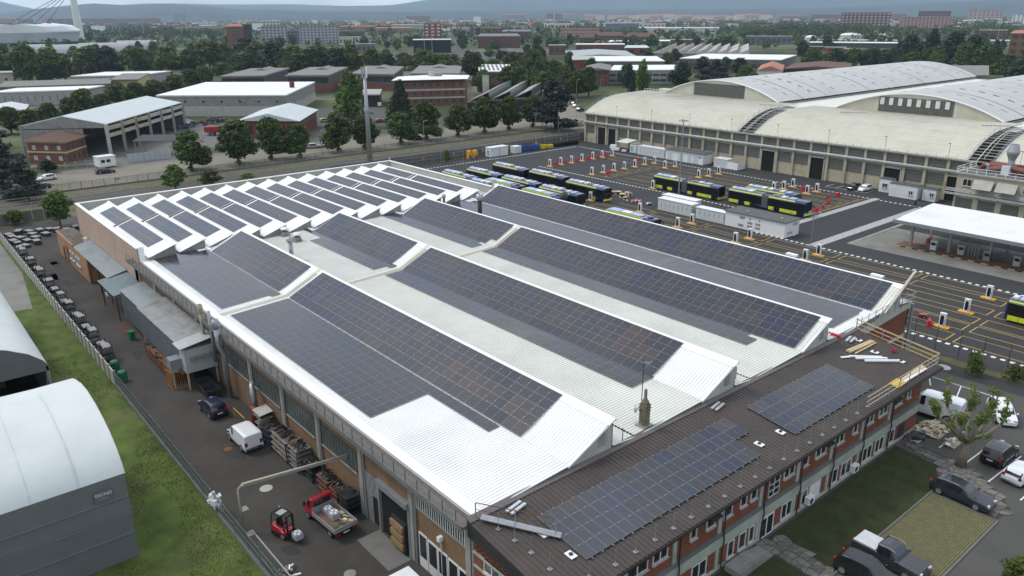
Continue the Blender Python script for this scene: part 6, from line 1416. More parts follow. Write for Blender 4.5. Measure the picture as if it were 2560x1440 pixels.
# shelving with bent dark parts along the wall
def parts_rack(x, y, lx, ly, hs, lb, seed, tray, curved=True, dens=26):
    r_ = random.Random(seed); t = thing('parts_rack', lb, 'rack', (x, y, 0), 0, 'racks of dark pressed parts along the tan wall')
    for a in (-1, 1):
        for b in (-1, 1): MB().box(a*lx/2-.04, a*lx/2+.04, b*ly/2-.04, b*ly/2+.04, 0, hs[-1]).obj('post', [blue_p, steel_d][seed % 2], t)
    for z in hs: MB().box(-lx/2-.05, lx/2+.05, -ly/2-.05, ly/2+.05, z-.05, z).obj('tray', tray, t)
    for i in range(dens):
        z = hs[-1] if r_.random() < .6 else r_.choice(hs); X = r_.uniform(-lx*.42, lx*.42); Y = r_.uniform(-ly*.1, ly*.1); w_ = ly*r_.uniform(.55, .95)
        m_ = MB(); pts = [(r_.uniform(-.1, .1), w_*(q/4-.5), .04+.16*math.sin(math.pi*q/4)*r_.uniform(.5, 1.2)) for q in range(5)]
        for p, q in zip(pts, pts[1:]): m_.bar(p, q, r_.uniform(.06, .14), .05)
        m_.obj('pressed_part', [black_pl, steel_d, rust][0 if r_.random() < .6 else (1 if r_.random() < .7 else 2)], t, (X, Y, z+r_.uniform(0, .14)), (0, 0, r_.uniform(-.5, .5)))
    return t
tray_m = mat('tray_buff', (.20, .18, .15), .8, 0, .15, 2)
parts_rack(-66.9, 24.0, 1.8, 1.2, (.4, 1.1, 1.9), 'rack with a bare pale sheet on top near the dust collector', 1, tray_m, dens=14)
MB_ = MB().slab([(-67.9, 23.3, 2.35), (-66.1, 23.3, 2.3), (-66.1, 24.7, 2.45), (-67.9, 24.7, 2.5)], .04); tag(MB_.obj('loose_sheet', conc_l), 'bare pale sheet lying on the rack by the dust collector', 'sheet')
parts_rack(-64.9, 23.9, 1.9, 1.5, (.3, 1.0, 1.7), 'overfull rack of tangled dark strips behind the white van', 2, steel_d, dens=46)
parts_rack(-61.8, 23.9, 3.4, 1.5, (.4, .9, 1.5, 2.1), 'long rack of curved dark parts on buff trays', 3, tray_m, dens=50)
parts_rack(-58.8, 23.9, 1.7, 1.4, (.4, .85, 1.3, 1.75, 2.2), 'tall narrow rack of five buff trays', 4, tray_m, dens=24)
parts_rack(-56.6, 24.1, 1.6, 1.2, (.35, .9, 1.5), 'rack of small dark parts beside the blue post', 5, steel_d, dens=40)
parts_rack(-53.9, 24.1, 1.9, 1.2, (.35, .9, 1.4), 'rack of loose dark strips beyond the red truck', 6, rust, dens=46)
parts_rack(-51.9, 24.1, 1.5, 1.1, (.35, .9, 1.3), 'rack of reddish and black scraps beside the red truck cab', 7, rust, dens=34)
parts_rack(-50.1, 24.0, 1.5, 1.2, (.3, .8, 1.3, 1.8), 'rack of empty dark shelves nearest the white grille door', 9, steel_d, dens=4)
heap('loose_parts', 'spill of black strips on the ground behind the white van', 'parts heap', -65.6, 22.5, 2.0, 1.2, .9, 34, [black_pl, steel_d], ((.5, 1.3), (.05, .12), (.04, .08)), 21, 'strip', False)
# pipe gantry over the yard
pg = thing('pipe_gantry', 'pale pipe gantry crossing the yard from the tan wall', 'pipe', (-53.1, 16.3, 0)); gy = mat('pipe_buff', (.40, .36, .25), .6, 0, .1)
for dz, r_, m_ in ((0, .09, gy), (-.28, .07, galv)): MB().tube([(0, 0, 0 if dz == 0 else .05), (.0, 0, 3.9+dz), (.05, .35, 4.25+dz), (1.9, 8.5, 4.5+dz)] if True else [], r_, 8).obj('pipe', m_, pg, (-.18 if dz else 0, 0, 0), smooth=True)
MB().bar((.1, .4, 4.1), (1.9, 8.4, 4.36), .1, .16).obj('carrier', galv, pg)
# vehicles of the yard
car('dark blue rounded car parked beside the open skips', 'car', -74.4, 21.6, R(182), 4.0, 1.78, 1.58, 'hatch', paint('dark_blue', (.012, .015, .045)), rails=False)
car('white compact panel van parked along the dark part racks', 'van', -66.3, 21.7, R(181), 4.5, 1.9, 1.92, 'van', paint('white', (.74, .75, .76)), 'panel_van')
tr = thing('flatbed_truck', 'small red truck with an open grey drop-side bed', 'truck', (-49.6, 22.0, 0), R(184)); rp_ = paint('truck_red', (.42, .012, .02))
cabp = [(1.0, .5), (2.45, .5), (2.55, .95), (2.45, 1.15), (1.95, 1.3), (1.5, 2.05), (1.3, 2.15), (1.0, 2.15)]
m_ = MB(); m_.extrude(cabp, 'y', -.95, .95); o = m_.obj('cab', rp_, tr, fix=True); bv = o.modifiers.new('round', 'BEVEL'); bv.width = .06; bv.segments = 2; bv.limit_method = 'ANGLE'
for i in range(5): MB().box(1.05, 1.45, -.75+.35*i, -.68+.35*i, 2.14, 2.18).obj('roof_ridge', rp_, tr)
MB().add([(1.955, -.8, 1.32), (1.955, .8, 1.32), (1.53, .72, 2.02), (1.53, -.72, 2.02), (1.93, -.8, 1.3), (1.93, .8, 1.3), (1.5, .72, 2.0), (1.5, -.72, 2.0)], [(0,1,2,3),(7,6,5,4),(0,4,5,1),(1,5,6,2),(2,6,7,3),(3,7,4,0)]).obj('windscreen', cglass, tr, fix=True)
for s in (-1, 1): MB().extrude([(1.2, 1.3), (1.85, 1.3), (1.5, 1.95), (1.2, 1.95)], 'y', s*.94, s*.965).obj('side_window', cglass, tr, fix=True); MB().box(1.85, 1.98, s*1.0, s*1.2, 1.35, 1.65).obj('wing_mirror', black_pl, tr)
MB().box(.985, 1.0, -.7, .7, 1.3, 1.95).obj('rear_window', cglass, tr)
for s in (-1, 1): MB().box(2.44, 2.56, s*.55, s*.88, .72, .92).obj('headlight', lampm, tr)
MB().box(-2.4, .92, -1.0, 1.0, .72, .82).obj('bed_floor', mat('worn_plywood', (.17, .105, .065), .85, 0, .25, 2), tr); MB().box(-2.3, 1.2, -.4, .4, .45, .72).obj('chassis', black_pl, tr)
for nm, b_ in (('side_board', (-2.4, .92, -1.03, -.98, .8, 1.18)), ('side_board', (-2.4, .92, .98, 1.03, .8, 1.18)), ('tail_board', (-2.44, -2.4, -1.03, 1.03, .8, 1.18)), ('head_board', (.90, .95, -1.0, 1.0, .8, 1.45))): MB().box(*b_).obj(nm, mat('drop_side_grey', (.36, .37, .38), .45, .4, .08), tr)
for x in (-1.5, 1.85):
    for s in (-1, 1): wheel(tr, x, s*.85, .33, .22)
for s in (-1, 1): MB().box(-2.46, -2.42, s*.6, s*.95, .5, .65).obj('taillight', tailm, tr)
MB().box(-2.46, -2.43, -.26, .26, .52, .63).obj('number_plate', platem, tr)
def on_truck(dx, dy): c_, s_ = math.cos(R(184)), math.sin(R(184)); return (-49.6+dx*c_-dy*s_, 22.0+dx*s_+dy*c_)
def cell_crate(x, y, z, lb, s=1.0):
    t = thing('battery_crate', lb, 'crate', (x, y, z), R(4), 'pale crates of grey blocks'); MB().box(-.36*s, .36*s, -.32*s, .32*s, .02, .42*s).obj('tray', mat('crate_lilac_grey', (.33, .33, .37), .6, 0, .1), t)
    for i in range(3):
        for j in range(3): MB().box((-.33+.23*i)*s, (-.13+.23*i)*s, (-.29+.2*j)*s, (-.12+.2*j)*s, .42*s, .52*s).obj('block', white_pl if (i+j) % 2 else mat('crate_lilac_grey', (.33, .33, .37)), t)
x, y = on_truck(.35, -.1); cell_crate(x, y, .82, 'pale crate of grey blocks behind the truck cab'); x, y = on_truck(-.55, -.1); cell_crate(x, y, .82, 'pale crate of grey blocks in the middle of the truck bed', 1.1)
for k, (dx, dy, s_, m_, lb) in enumerate(((-.65, -.72, (.5, .3, .25), mat('cardboard', (.42, .28, .15), .8, 0, .1), 'brown carton beside the middle crate'), (-1.2, -.6, (.8, .5, .14), mat('cream_timber', (.62, .55, .42)), 'flat wooden tray of dark bits on the truck bed'), (-1.9, -.75, (.45, .3, .14), mat('cardboard', (.42, .28, .15)), 'flattened carton by the tail board'), (-1.85, .25, (.9, .8, .06), mat('tarp_green', (.08, .13, .09), .8, 0, .4, 4), 'crumpled green net on the truck bed'))):
    x, y = on_truck(dx, dy); m2 = MB()
    if k == 3:
        for i in range(24): m2.obox((rnd.uniform(-.45, .45), rnd.uniform(-.4, .4), rnd.uniform(.0, .1)), (rnd.uniform(.1, .3), rnd.uniform(.1, .25), .03), rnd.uniform(0, 3), pitch=rnd.uniform(-.5, .5))
    else:
        m2.box(-s_[0]/2, s_[0]/2, -s_[1]/2, s_[1]/2, 0, s_[2])
        if k == 1: 
            for i in range(10): m2.obox((rnd.uniform(-.35, .35), rnd.uniform(-.2, .2), .17), (.3, .05, .05), rnd.uniform(0, 3), 1)
    tag(m2.obj(['carton', 'wooden_tray', 'carton', 'green_net'][k], [m_, black_pl], None, (x, y, .83), (0, 0, R(4+15*k))), lb, ['carton', 'tray', 'carton', 'net'][k])
fk = thing('forklift', 'red and black forklift with raised overhead guard', 'forklift', (-50.5, 18.6, 0), R(18)); fr_ = paint('truck_red', (.42, .012, .02))
m_ = MB(); m_.extrude([(-1.05, .25), (.55, .25), (.55, .7), (.1, .75), (-.2, .95), (-1.0, 1.05), (-1.1, .6)], 'y', -.5, .5); o = m_.obj('body', fr_, fk, fix=True); bv = o.modifiers.new('round', 'BEVEL'); bv.width = .06; bv.segments = 2; bv.limit_method = 'ANGLE'
MB().box(-1.0, .5, -.52, .52, .18, .5).obj('skirt', black_pl, fk); MB().box(-.55, -.1, -.28, .28, .95, 1.1).box(-.6, -.5, -.28, .28, 1.05, 1.55).obj('seat', black_pl, fk)
for x, x2 in ((-.95, -.8), (.5, .25)):
    for s in (-1, 1): MB().bar((x, s*.48, .9 if x < 0 else .7), (x2, s*.46, 2.08), .06).obj('guard_pillar', black_pl, fk)
MB().tube([(-.8, -.46, 2.08), (.28, -.46, 2.08), (.28, .46, 2.08), (-.8, .46, 2.08), (-.8, -.46, 2.08)], .04, 6).obj('guard_frame', black_pl, fk)
for i in range(4): MB().box(-.75+.27*i, -.7+.27*i, -.44, .44, 2.06, 2.1).obj('guard_bar', black_pl, fk)
MB().box(-.5, .1, -.34, .34, 2.1, 2.12).obj('roof_pane', mat('pale_glass', (.3, .33, .34), .2, 0, 0), fk)
for s in (-1, 1): MB().box(.6, .74, s*.30-.05, s*.30+.05, .1, 2.15).obj('mast_rail', black_pl, fk)
MB().box(.62, .7, -.35, .35, 2.05, 2.15).box(.62, .7, -.35, .35, 1.2, 1.28).obj('mast_beam', black_pl, fk); MB().box(.76, .84, -.45, .45, .25, .75).obj('fork_carriage', black_pl, fk)
for s in (-1, 1): MB().box(.8, 1.85, s*.22-.06, s*.22+.06, .28, .33).obj('fork', steel_d, fk); wheel(fk, .25, s*.42, .3, .2); wheel(fk, -.75, s*.40, .24, .18)
MB().lathe([(.06, 2.1), (.06, 2.22), (.02, 2.25)], n=8).obj('beacon', orange_pl, fk, (-.75, .35, 0)); MB().tube([(.1, 0, .75), (-.1, 0, 1.15)], .03, 5).lathe([(.17, 1.15), (.17, 1.18)], (-.1, 0, 0), 12).obj('steering_wheel', black_pl, fk)
cell_crate(-50.5+1.4*math.cos(R(18)), 18.6+1.4*math.sin(R(18)), .34, 'pale crate of grey blocks lifted on the forks')
x, y = G(722, 1436); heap('parts_pallet', 'small pallet of wrapped parts at the bottom edge of the yard', 'pallet', x, y, 1.2, .9, .6, 14, [black_pl, tray_m, white_pl], ((.3, .7), (.1, .25), (.05, .12)), 31, 'part_bundle')
# white box van roof at the bottom edge
bx = thing('box_truck', 'white box truck cut off by the bottom edge', 'truck', (-36.9, 21.65, 0), R(0)); MB().box(-2.1, 2.3, -1.05, 1.05, .75, 2.1).obj('box', white_pl, bx); MB().box(2.3, 3.8, -.95, .95, .4, 1.8).obj('cab', white_pl, bx)
for a in (-1.3, 3.0):
    for s in (-1, 1): wheel(bx, a, s*.9, .36, .22)
# ================================================================ fabric storage tents on the grass
tent_m = mat('tent_fabric', (.58, .61, .60), .55, 0, .05, .3, stain=(.47, .50, .485), sscale=.18, samt=.6)
tent_shaded = mat('tent_fabric_shaded', (.13, .138, .142), .6, 0, .07, .5)  # darker copy of the roof fabric; wall shade is put into the colour
t2 = thing('storage_tent', 'pale round-roofed fabric tent nearest the camera', 'tent', (-64, 0, 0), 0, 'fabric storage tents')
pf = [(-55.4, 7.15), (-55.7, 7.7), (-56.6, 8.6), (-57.9, 9.35), (-59.6, 9.9), (-61.6, 10.3), (-64, 10.5), (-66.4, 10.3), (-68.4, 9.9), (-70.1, 9.35), (-71.4, 8.6), (-72.3, 7.7), (-72.6, 7.15)]
m_ = MB(); ys = [9.2, 6.2, 3.2, .2, -3, -6.5, -10]
for i, y in enumerate(ys): m_.v.extend((x, y, z-(0 if i % 2 == 0 else .06)) for x, z in pf)
n = len(pf)
for i in range(len(ys)-1):
    for k in range(n-1): m_.f.append((i*n+k, i*n+k+1, (i+1)*n+k+1, (i+1)*n+k)); m_.m.append(0)
m_.wobj('roof', tent_m, t2, smooth=True, fix=False)
m_ = MB(); m_.add([(-55.38, 9.15, .05), (-55.38, -10, .05), (-55.38, -10, 7.2), (-55.38, 9.15, 7.2), (-55.2, 9.15, 4.2), (-55.2, -10, 4.2)], [(0, 1, 5, 4), (4, 5, 2, 3)]); m_.wobj('side_wall', tent_shaded, t2)
m_ = MB(); m_.add([(x, 9.1, z) for x, z in pf] + [(-72.6, 9.1, 0), (-55.4, 9.1, 0)], [tuple(range(n+2))]); m_.wobj('end_wall', tent_m, t2)
m_ = MB()
for y in ys: m_.tube([(x+.0, y, z+.02) for x, z in pf[:8]], .035, 5)
m_.wobj('roof_seam', tent_m, t2)
for z in (5.4, 3.9, 2.3): MB().box(-55.37, -55.16, -10, 9.1, z, z+.03).wobj('wall_seam', mat('seam_grey', (.16, .17, .175), .6, 0, 0), t2)
lg = MB(); lg.box(-55.2, -55.16, 6.95, 8.15, 5.65, 6.55); pl_ = lg.wobj('name_plate', mat('plate_grey', (.12, .125, .13), .6, 0, 0), t2)
put('lettering', txt('TECNO', .34, white_pl), t2, (-55.15+64, 7.55, 6.22), (R(90), 0, R(90))); put('lettering', txt('strutture', .17, mat('faint_letter', (.35, .36, .36), .6, 0, 0)), t2, (-55.15+64, 7.55, 5.9), (R(90), 0, R(90)))
t1 = thing('storage_tent', 'pale fabric tent with its dark open end toward the camera', 'tent', (-100, 0, 0), 0, 'fabric storage tents')
pf = [(9.3, 5.6), (9.0, 6.1), (7.9, 7.1), (6.2, 8.0), (4, 8.8), (1.5, 9.3), (-1, 9.5), (-4, 9.2), (-7, 8.3), (-9.6, 6.6), (-10.2, 5.6)]; n = len(pf)
m_ = MB(); xs_ = [-84.3, -88, -92, -96, -100, -104, -108, -112, -117]
for x in xs_: m_.v.extend((x, y, z) for y, z in pf)
for i in range(len(xs_)-1):
    for k in range(n-1): m_.f.append((i*n+k, (i+1)*n+k, (i+1)*n+k+1, i*n+k+1)); m_.m.append(0)
m_.wobj('roof', tent_m, t1, smooth=True)
m_ = MB(); m_.extrude([(9.3, 5.6)] + pf[1:-1] + [(-10.2, 5.6), (-10.2, 5.0), (9.3, 5.0)], 'x', -84.4, -84.2); m_.wobj('end_flap', tent_shaded, t1, fix=True)
MB().box(-117, -84.3, 9.2, 9.3, 0, 5.6).box(-117, -116.9, -10, 9.2, 0, 5.6).box(-117, -84.3, -10.3, -10.2, 0, 5.6).wobj('side_wall', tent_shaded, t1)
for y in (9.2, 4.5, -10.1): MB().box(-84.5, -84.2, y-.12, y+.12, 0, 5.5).wobj('frame_post', galv, t1)
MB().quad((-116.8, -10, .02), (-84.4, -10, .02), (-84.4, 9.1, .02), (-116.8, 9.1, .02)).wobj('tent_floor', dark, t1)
MB().bar((-84.25, 8.6, 0), (-84.25, 9.1, 5.4), .05).bar((-85.6, 9.0, 0), (-84.3, 9.0, 2.2), .05).wobj('brace', galv, t1)
for k in range(5):
    MB().box(-90-2*k, -88.8-2*k, 2+k, 3.2+k, .02, .9+.3*k).wobj('stored_box', conc, t1)
# pale concrete path and stones on the grass
sheet('concrete_path', [(-175, -5), (-123, 4), (-121, 13.2), (-140, 15.0), (-175, 15.2)], .006, apron_m)
st_m = MB()
for i in range(260):
    x, y = rnd.uniform(-95, -42), rnd.gauss(11.4, 1.1); s_ = rnd.uniform(.02, .05)
    if y < 9.4 or y > 15.2: continue
    st_m.obox((x, y, .02), (s_*1.6, s_, s_), rnd.uniform(0, 3), pitch=rnd.uniform(-.4, .4))
o = st_m.obj('gravel_scatter', conc); o['kind'] = 'stuff'
gv = np.random.RandomState(4); bl = MB()
for i in range(22000):
    x = gv.uniform(-100, -38); y = gv.uniform(6, 15.4)
    if (x > -55 or x < -73 or y > 9.3) and math.sin(x*.35+math.sin(y))+math.sin(y*1.1+x*.13) > -.35:
        a = gv.uniform(0, 6.28); h = gv.uniform(.05, .16); w_ = .03; c_, s_ = math.cos(a)*w_, math.sin(a)*w_; tx, ty = gv.uniform(-.07, .07), gv.uniform(-.07, .07)
        b_ = len(bl.v); bl.v += [(x-c_, y-s_, 0), (x+c_, y+s_, 0), (x+tx, y+ty, h)]; bl.f.append((b_, b_+1, b_+2)); bl.m.append(0)
o = bl.obj('grass_blades', leaf_mat('grass_blade', (.035, .055, .012), (.10, .13, .035), .2)); o['kind'] = 'stuff'
# ================================================================ front garden, car park and its vehicles
sheet('lawn', [(OX+.3, 28), (-20.6, 28), (-20.55, 66.5), (-21.5, 67.6), (OX+.3, 68.3)], .012, grass_d)
sheet('paver_bed', rect(-20.4, -15.4, 48.5, 62.9), .012, mat('paver_soil', (.11, .115, .042), .95, 0, .3, 1.2, stain=(.07, .095, .03), sscale=.5, bump=.4))
sheet('driveway', [(-15.2, 25), (40, 25), (40, 90), (-15.2, 90)], .008, asphalt_g)
# grass pavers: a diagonal concrete lattice
mb = MB(); pv = mat('paver_concrete', (.20, .185, .105), .95, 0, .2, 2); st_ = .34
def clipseg(a, b):
    x0, x1, y0, y1 = -20.35, -15.5, 48.6, 62.8; t0, t1 = 0., 1.; dx, dy = b[0]-a[0], b[1]-a[1]
    for p, q in ((-dx, a[0]-x0), (dx, x1-a[0]), (-dy, a[1]-y0), (dy, y1-a[1])):
        if p == 0:
            if q < 0: return None
        else:
            r_ = q/p
            if p < 0: t0 = max(t0, r_)
            else: t1 = min(t1, r_)
    return None if t0 >= t1 else ((a[0]+t0*dx, a[1]+t0*dy), (a[0]+t1*dx, a[1]+t1*dy))
c = -20
while c < 22:
    for s in (1, -1):
        q = clipseg((-20.4-8, 55.7+c*1.0-8*s*1.0), (-15.4+8, 55.7+c+13*s*1.0))
        if q: mb.bar((q[0][0], q[0][1], .03), (q[1][0], q[1][1], .03), .09, .05)
    c += st_
tag(mb.obj('grass_paver', pv), kind='stuff')
mb = MB(); mb.box(-20.58, -20.42, 28, 66, 0, .1).box(-20.42, -15.3, 62.85, 62.95, 0, .08).box(-15.38, -15.22, 48, 62.9, 0, .09)
tag(mb.obj('garden_kerb', conc_d), kind='structure')
def crazy(name, poly, step, m):
    """irregular paving stones, each one a part of its path"""
    path = sheet(name, poly, .016, mat('mortar_joint', (.05, .05, .045), .95, 0, .1))
    xs = [p[0] for p in poly]; ys = [p[1] for p in poly]
    def inside(x, y):
        r_ = False
        for i in range(len(poly)):
            (a, b), (c_, d) = poly[i], poly[i-1]
            if (b > y) != (d > y) and x < (c_-a)*(y-b)/(d-b)+a: r_ = not r_
        return r_
    nx, ny = int((max(xs)-min(xs))/step)+2, int((max(ys)-min(ys))/step)+2; rr_ = random.Random(len(name))
    P = [[(min(xs)+(i-.5+rr_.uniform(-.34, .34))*step, min(ys)+(j-.5+rr_.uniform(-.34, .34))*step) for j in range(ny+1)] for i in range(nx+1)]
    for i in range(nx):
        for j in range(ny):
            q = [P[i][j], P[i+1][j], P[i+1][j+1], P[i][j+1]]; cx_ = sum(p[0] for p in q)/4; cy_ = sum(p[1] for p in q)/4
            if not inside(cx_, cy_): continue
            polys = [q] if rr_.random() < .55 else [[q[0], q[1], q[2]], [q[0], q[2], q[3]]]
            for pl in polys:
                cx2 = sum(p[0] for p in pl)/len(pl); cy2 = sum(p[1] for p in pl)/len(pl)
                pl = [(cx2+(p[0]-cx2)*.9-cx2, cy2+(p[1]-cy2)*.9-cy2) for p in pl]
                b_ = MB(); b_.prism(pl, 0, .03+rr_.uniform(0, .012)); b_.obj('paving_stone', m, path, (cx2, cy2, .017))
slate = mat('slate_paving', (.15, .14, .125), .85, 0, .2, 1.2, rand=.35)
crazy('stone_path', [(-25.9, 45.4), (-20.7, 45.6), (-20.6, 47.6), (-25.9, 48.3)], .62, slate)
crazy('stone_walk', [(-21.6, 66.6), (-20.4, 63.2), (-15.4, 63.1), (-15.2, 65.4), (-16.4, 67.0), (-19.4, 69.4), (-24.5, 70.0), (-25.8, 69.0), (-22, 68)], .62, slate)
stp = thing('entrance_steps', 'concrete entrance steps with a slim handrail', 'steps', (-25.2, 43.6, 0))
for i in range(5): MB().box(-.7, .7, -2.2+.0*i, 2.0-.42*i, .1*i, .1*i+.1).obj('step', conc, stp)
hr_ = MB(); hr_.tube([(.75, 1.9, .9), (.75, -2.2, 1.4)], .025, 6)
for i in range(15): hr_.bar((.75, 1.9-i*.29, .1), (.75, 1.9-i*.29, .9+i*.036), .02)
hr_.obj('handrail', galv, stp)
# parked vehicles
car('dark estate car with silver window trim parked across the grass pavers', 'estate car', -18.45, 64.0, R(-2), 4.75, 1.82, 1.5, 'estate', paint('anthracite_blue', (.018, .024, .034)), rails=True)
car('charcoal pickup truck with a white bed cover on the grass pavers', 'pickup truck', -18.45, 51.3, R(-1), 5.2, 1.94, 1.82, 'pickup', paint('charcoal', (.035, .036, .042)), 'parked_pickup', rails=True, cover=mat('white_bed_cover', (.55, .57, .58), .4))
car('black rounded car parked closest to the camera beside the pickup', 'car', -18.9, 48.5, R(3), 4.15, 1.8, 1.6, 'hatch', paint('black', (.012, .012, .014)))
car('black car seen from its tail beside the plane tree', 'car', -18.9, 73.2, R(88), 4.4, 1.85, 1.62, 'hatch', paint('black', (.012, .012, .014)), rails=True)
car('white hatchback parked in the bay next to the black car', 'car', -16.4, 71.2, R(84), 4.05, 1.75, 1.46, 'hatch', paint('white', (.74, .75, .76)))
car('long white panel van parked behind the end of the brick office', 'van', -26.5, 76.8, R(185), 5.6, 2.05, 2.5, 'van', paint('white', (.74, .75, .76)), 'panel_van')
car('white high car half hidden behind the pruned plane tree', 'car', -21.7, 81.6, R(-55), 4.3, 1.85, 1.65, 'hatch', paint('white', (.74, .75, .76)))
for i, (a, b) in enumerate((((-20.5, 69.9), (-20.3, 75.2)), ((-18.0, 68.4), (-17.7, 75.2)), ((-15.2, 67.5), (-15, 74)), ((-23.2, 71.0), (-22.9, 76)), ((-30.6, 86), (-24, 86)), ((-30.5, 85.8), (-29.4, 83.6)), ((-27.2, 86), (-26.2, 82)), ((-23.6, 85.5), (-22.4, 80.5)))):
    m_ = MB(); d = Vector((b[0]-a[0], b[1]-a[1], 0)).normalized(); n_ = Vector((-d.y, d.x, 0))*.06; A = Vector(a+(.014,)); B = Vector(b+(.014,))
    m_.quad(A-n_, B-n_, B+n_, A+n_); tag(m_.obj('bay_line', white_paint), kind='structure')
# rubble of sawn timber on pallets
heap('timber_heap', 'loose heap of pale sawn timber behind the office corner', 'timber heap', -25.0, 73.9, 2.3, 3.2, .8, 60, [wood_m, mat('weathered_board', (.5, .46, .38)), mat('cream_timber', (.62, .55, .42), .8, 0, .15)], ((.3, 1.1), (.12, .3), (.06, .16)), 3)
heap('debris_pallet', 'low dark pallet with white scraps next to the plane tree', 'pallet', -22.7, 72.6, 1.1, 1.8, .45, 18, [white_pl, conc_l, wood_m], ((.2, .5), (.15, .35), (.04, .12)), 5, 'scrap')
heap('black_crates', 'dark sheet pallet in front of the white van', 'pallet', -25.4, 70.9, 1.2, 1.5, .3, 6, [black_pl, steel_d], ((.5, .9), (.4, .6), (.05, .1)), 6, 'sheet')
# lot fence posts and low wire fence
fl = thing('wire_fence', 'thin black posts of the wire fence between drive and bus yard', 'fence', (-30, 93.6, 0))
for k in range(13):
    MB().box(-.03, .03, -.03, .03, 0, 3.3).obj('post', steel_d, fl, (-11+k*2.6+.0, -.15*(k % 2), 0))
wm = MB()
for z in (.4, 1.2, 2.0, 2.8): wm.tube([(-11, 0, z), (21, 0, z)], .006, 3)
wm.obj('wire', steel_d, fl)
sheet('weed_strip', [(-40, 91.0), (10, 91.2), (10, 93.2), (-40, 92.6)], .012, mat('weeds', (.085, .085, .035), .95, 0, .35, .7, stain=(.14, .09, .045), sscale=.5, bump=.5))
# ================================================================ trees
def HZ(px, py, ytop):
    """height of a thing standing at photo pixel (px, py) whose top shows at ytop"""
    x, y = G(px, py); c0 = _R0 @ (_W.T @ np.array([x-CAM_X, y-CAM_Y, -CAM_H])); cz = _R0 @ (_W.T @ np.array([0, 0, 1.])); k = (ytop-720)/FPX
    return float((k*c0[2]-c0[1])/(cz[1]-k*cz[2]))
def PXM(px, py):
    """metres per photo pixel at ground point (px, py)"""
    x, y = G(px, py); c0 = _R0 @ (_W.T @ np.array([x-CAM_X, y-CAM_Y, -CAM_H])); return float(c0[2]/FPX)
def leaves(name, lobes, n, size, m, seed, droop=0.0, flat=1.0):
    """leaf clumps spread through the crown's lobes (cx, cy, cz, rx, ry, rz)"""
    r = np.random.RandomState(seed); lo = np.array(lobes, float); vol = (lo[:, 3]*lo[:, 4]*lo[:, 5])**.7; ix = r.choice(len(lo), n, p=vol/vol.sum())
    d = r.normal(size=(n, 3)); d /= np.linalg.norm(d, axis=1)[:, None]; rad = r.uniform(.55, 1.04, n)
    bumps = 1 + .16*np.sin(d[:, 0]*7+ix)*np.sin(d[:, 1]*6+ix*2)*np.sin(d[:, 2]*6.5)
    P = lo[ix, :3] + d*lo[ix, 3:]*(rad*bumps)[:, None]
    nrm = d*.8 + r.normal(size=(n, 3))*.55 + np.array([0, 0, .35]); nrm /= np.linalg.norm(nrm, axis=1)[:, None]
    a = np.cross(nrm, r.normal(size=(n, 3))); a /= np.linalg.norm(a, axis=1)[:, None]; b = np.cross(nrm, a)
    s = size*r.uniform(.6, 1.35, n)[:, None]; a *= s; b *= s*.8; a[:, 2] -= droop*size; b[:, 2] *= flat
    V = np.stack([P-a, P-b*.75+nrm*s*.12, P+a, P+b*.75+nrm*s*.12], 1).reshape(-1, 3)
    me = bpy.data.meshes.new(name); me.vertices.add(4*n); me.vertices.foreach_set('co', V.ravel()); me.loops.add(4*n); me.loops.foreach_set('vertex_index', np.arange(4*n))
    me.polygons.add(n); me.polygons.foreach_set('loop_start', np.arange(0, 4*n, 4)); me.polygons.foreach_set('loop_total', np.full(n, 4)); me.materials.append(m); me.update(); me.validate(); return me
bark = mat('bark', (.085, .065, .045), .95, 0, .3, 4, bump=.4)
lf_a = leaf_mat('leaf_linden', (.018, .036, .008), (.085, .128, .022), .2)
lf_b = leaf_mat('leaf_fresh', (.032, .058, .010), (.125, .175, .030), .25)
lf_c = leaf_mat('leaf_dark', (.012, .022, .010), (.04, .062, .022), .15)
lf_d = leaf_mat('leaf_cedar', (.016, .026, .021), (.055, .078, .062), .12)
def limbs(h, r, n_, seed, top=.7):
    q = random.Random(seed); m_ = MB(); m_.tube([(0, 0, 0), (q.uniform(-.1, .1), 0, h*.35), (q.uniform(-.3, .3), q.uniform(-.3, .3), h*top)], [r, r*.75, r*.3], 7)
    for i in range(n_):
        a = 2*math.pi*i/n_+q.uniform(-.4, .4); z = h*q.uniform(.25, .5); l_ = h*q.uniform(.2, .32)
        m_.tube([(0, 0, z), (math.cos(a)*l_*.6, math.sin(a)*l_*.6, z+l_*.5), (math.cos(a)*l_, math.sin(a)*l_, z+l_*1.1)], [r*.4, r*.25, r*.08], 5)
    return m_
PROTO = {}
def lob(seed, n_, R_, z0, z1, rr, sq=.8):
    q = random.Random(seed); out = [(0, 0, (z0+z1)/2, R_*.72, R_*.72, (z1-z0)*.46)]
    for i in range(n_):
        a = q.uniform(0, 6.28); f = q.uniform(0, 1); zz = z0+(z1-z0)*(.12+.78*f); ro = R_*max(.18, 1-(abs(2*f-.75)/1.3)**2.2)*q.uniform(.5, .82); s = rr*q.uniform(.7, 1.2)
        out.append((math.cos(a)*ro, math.sin(a)*ro, zz, s, s, s*sq))
    return out
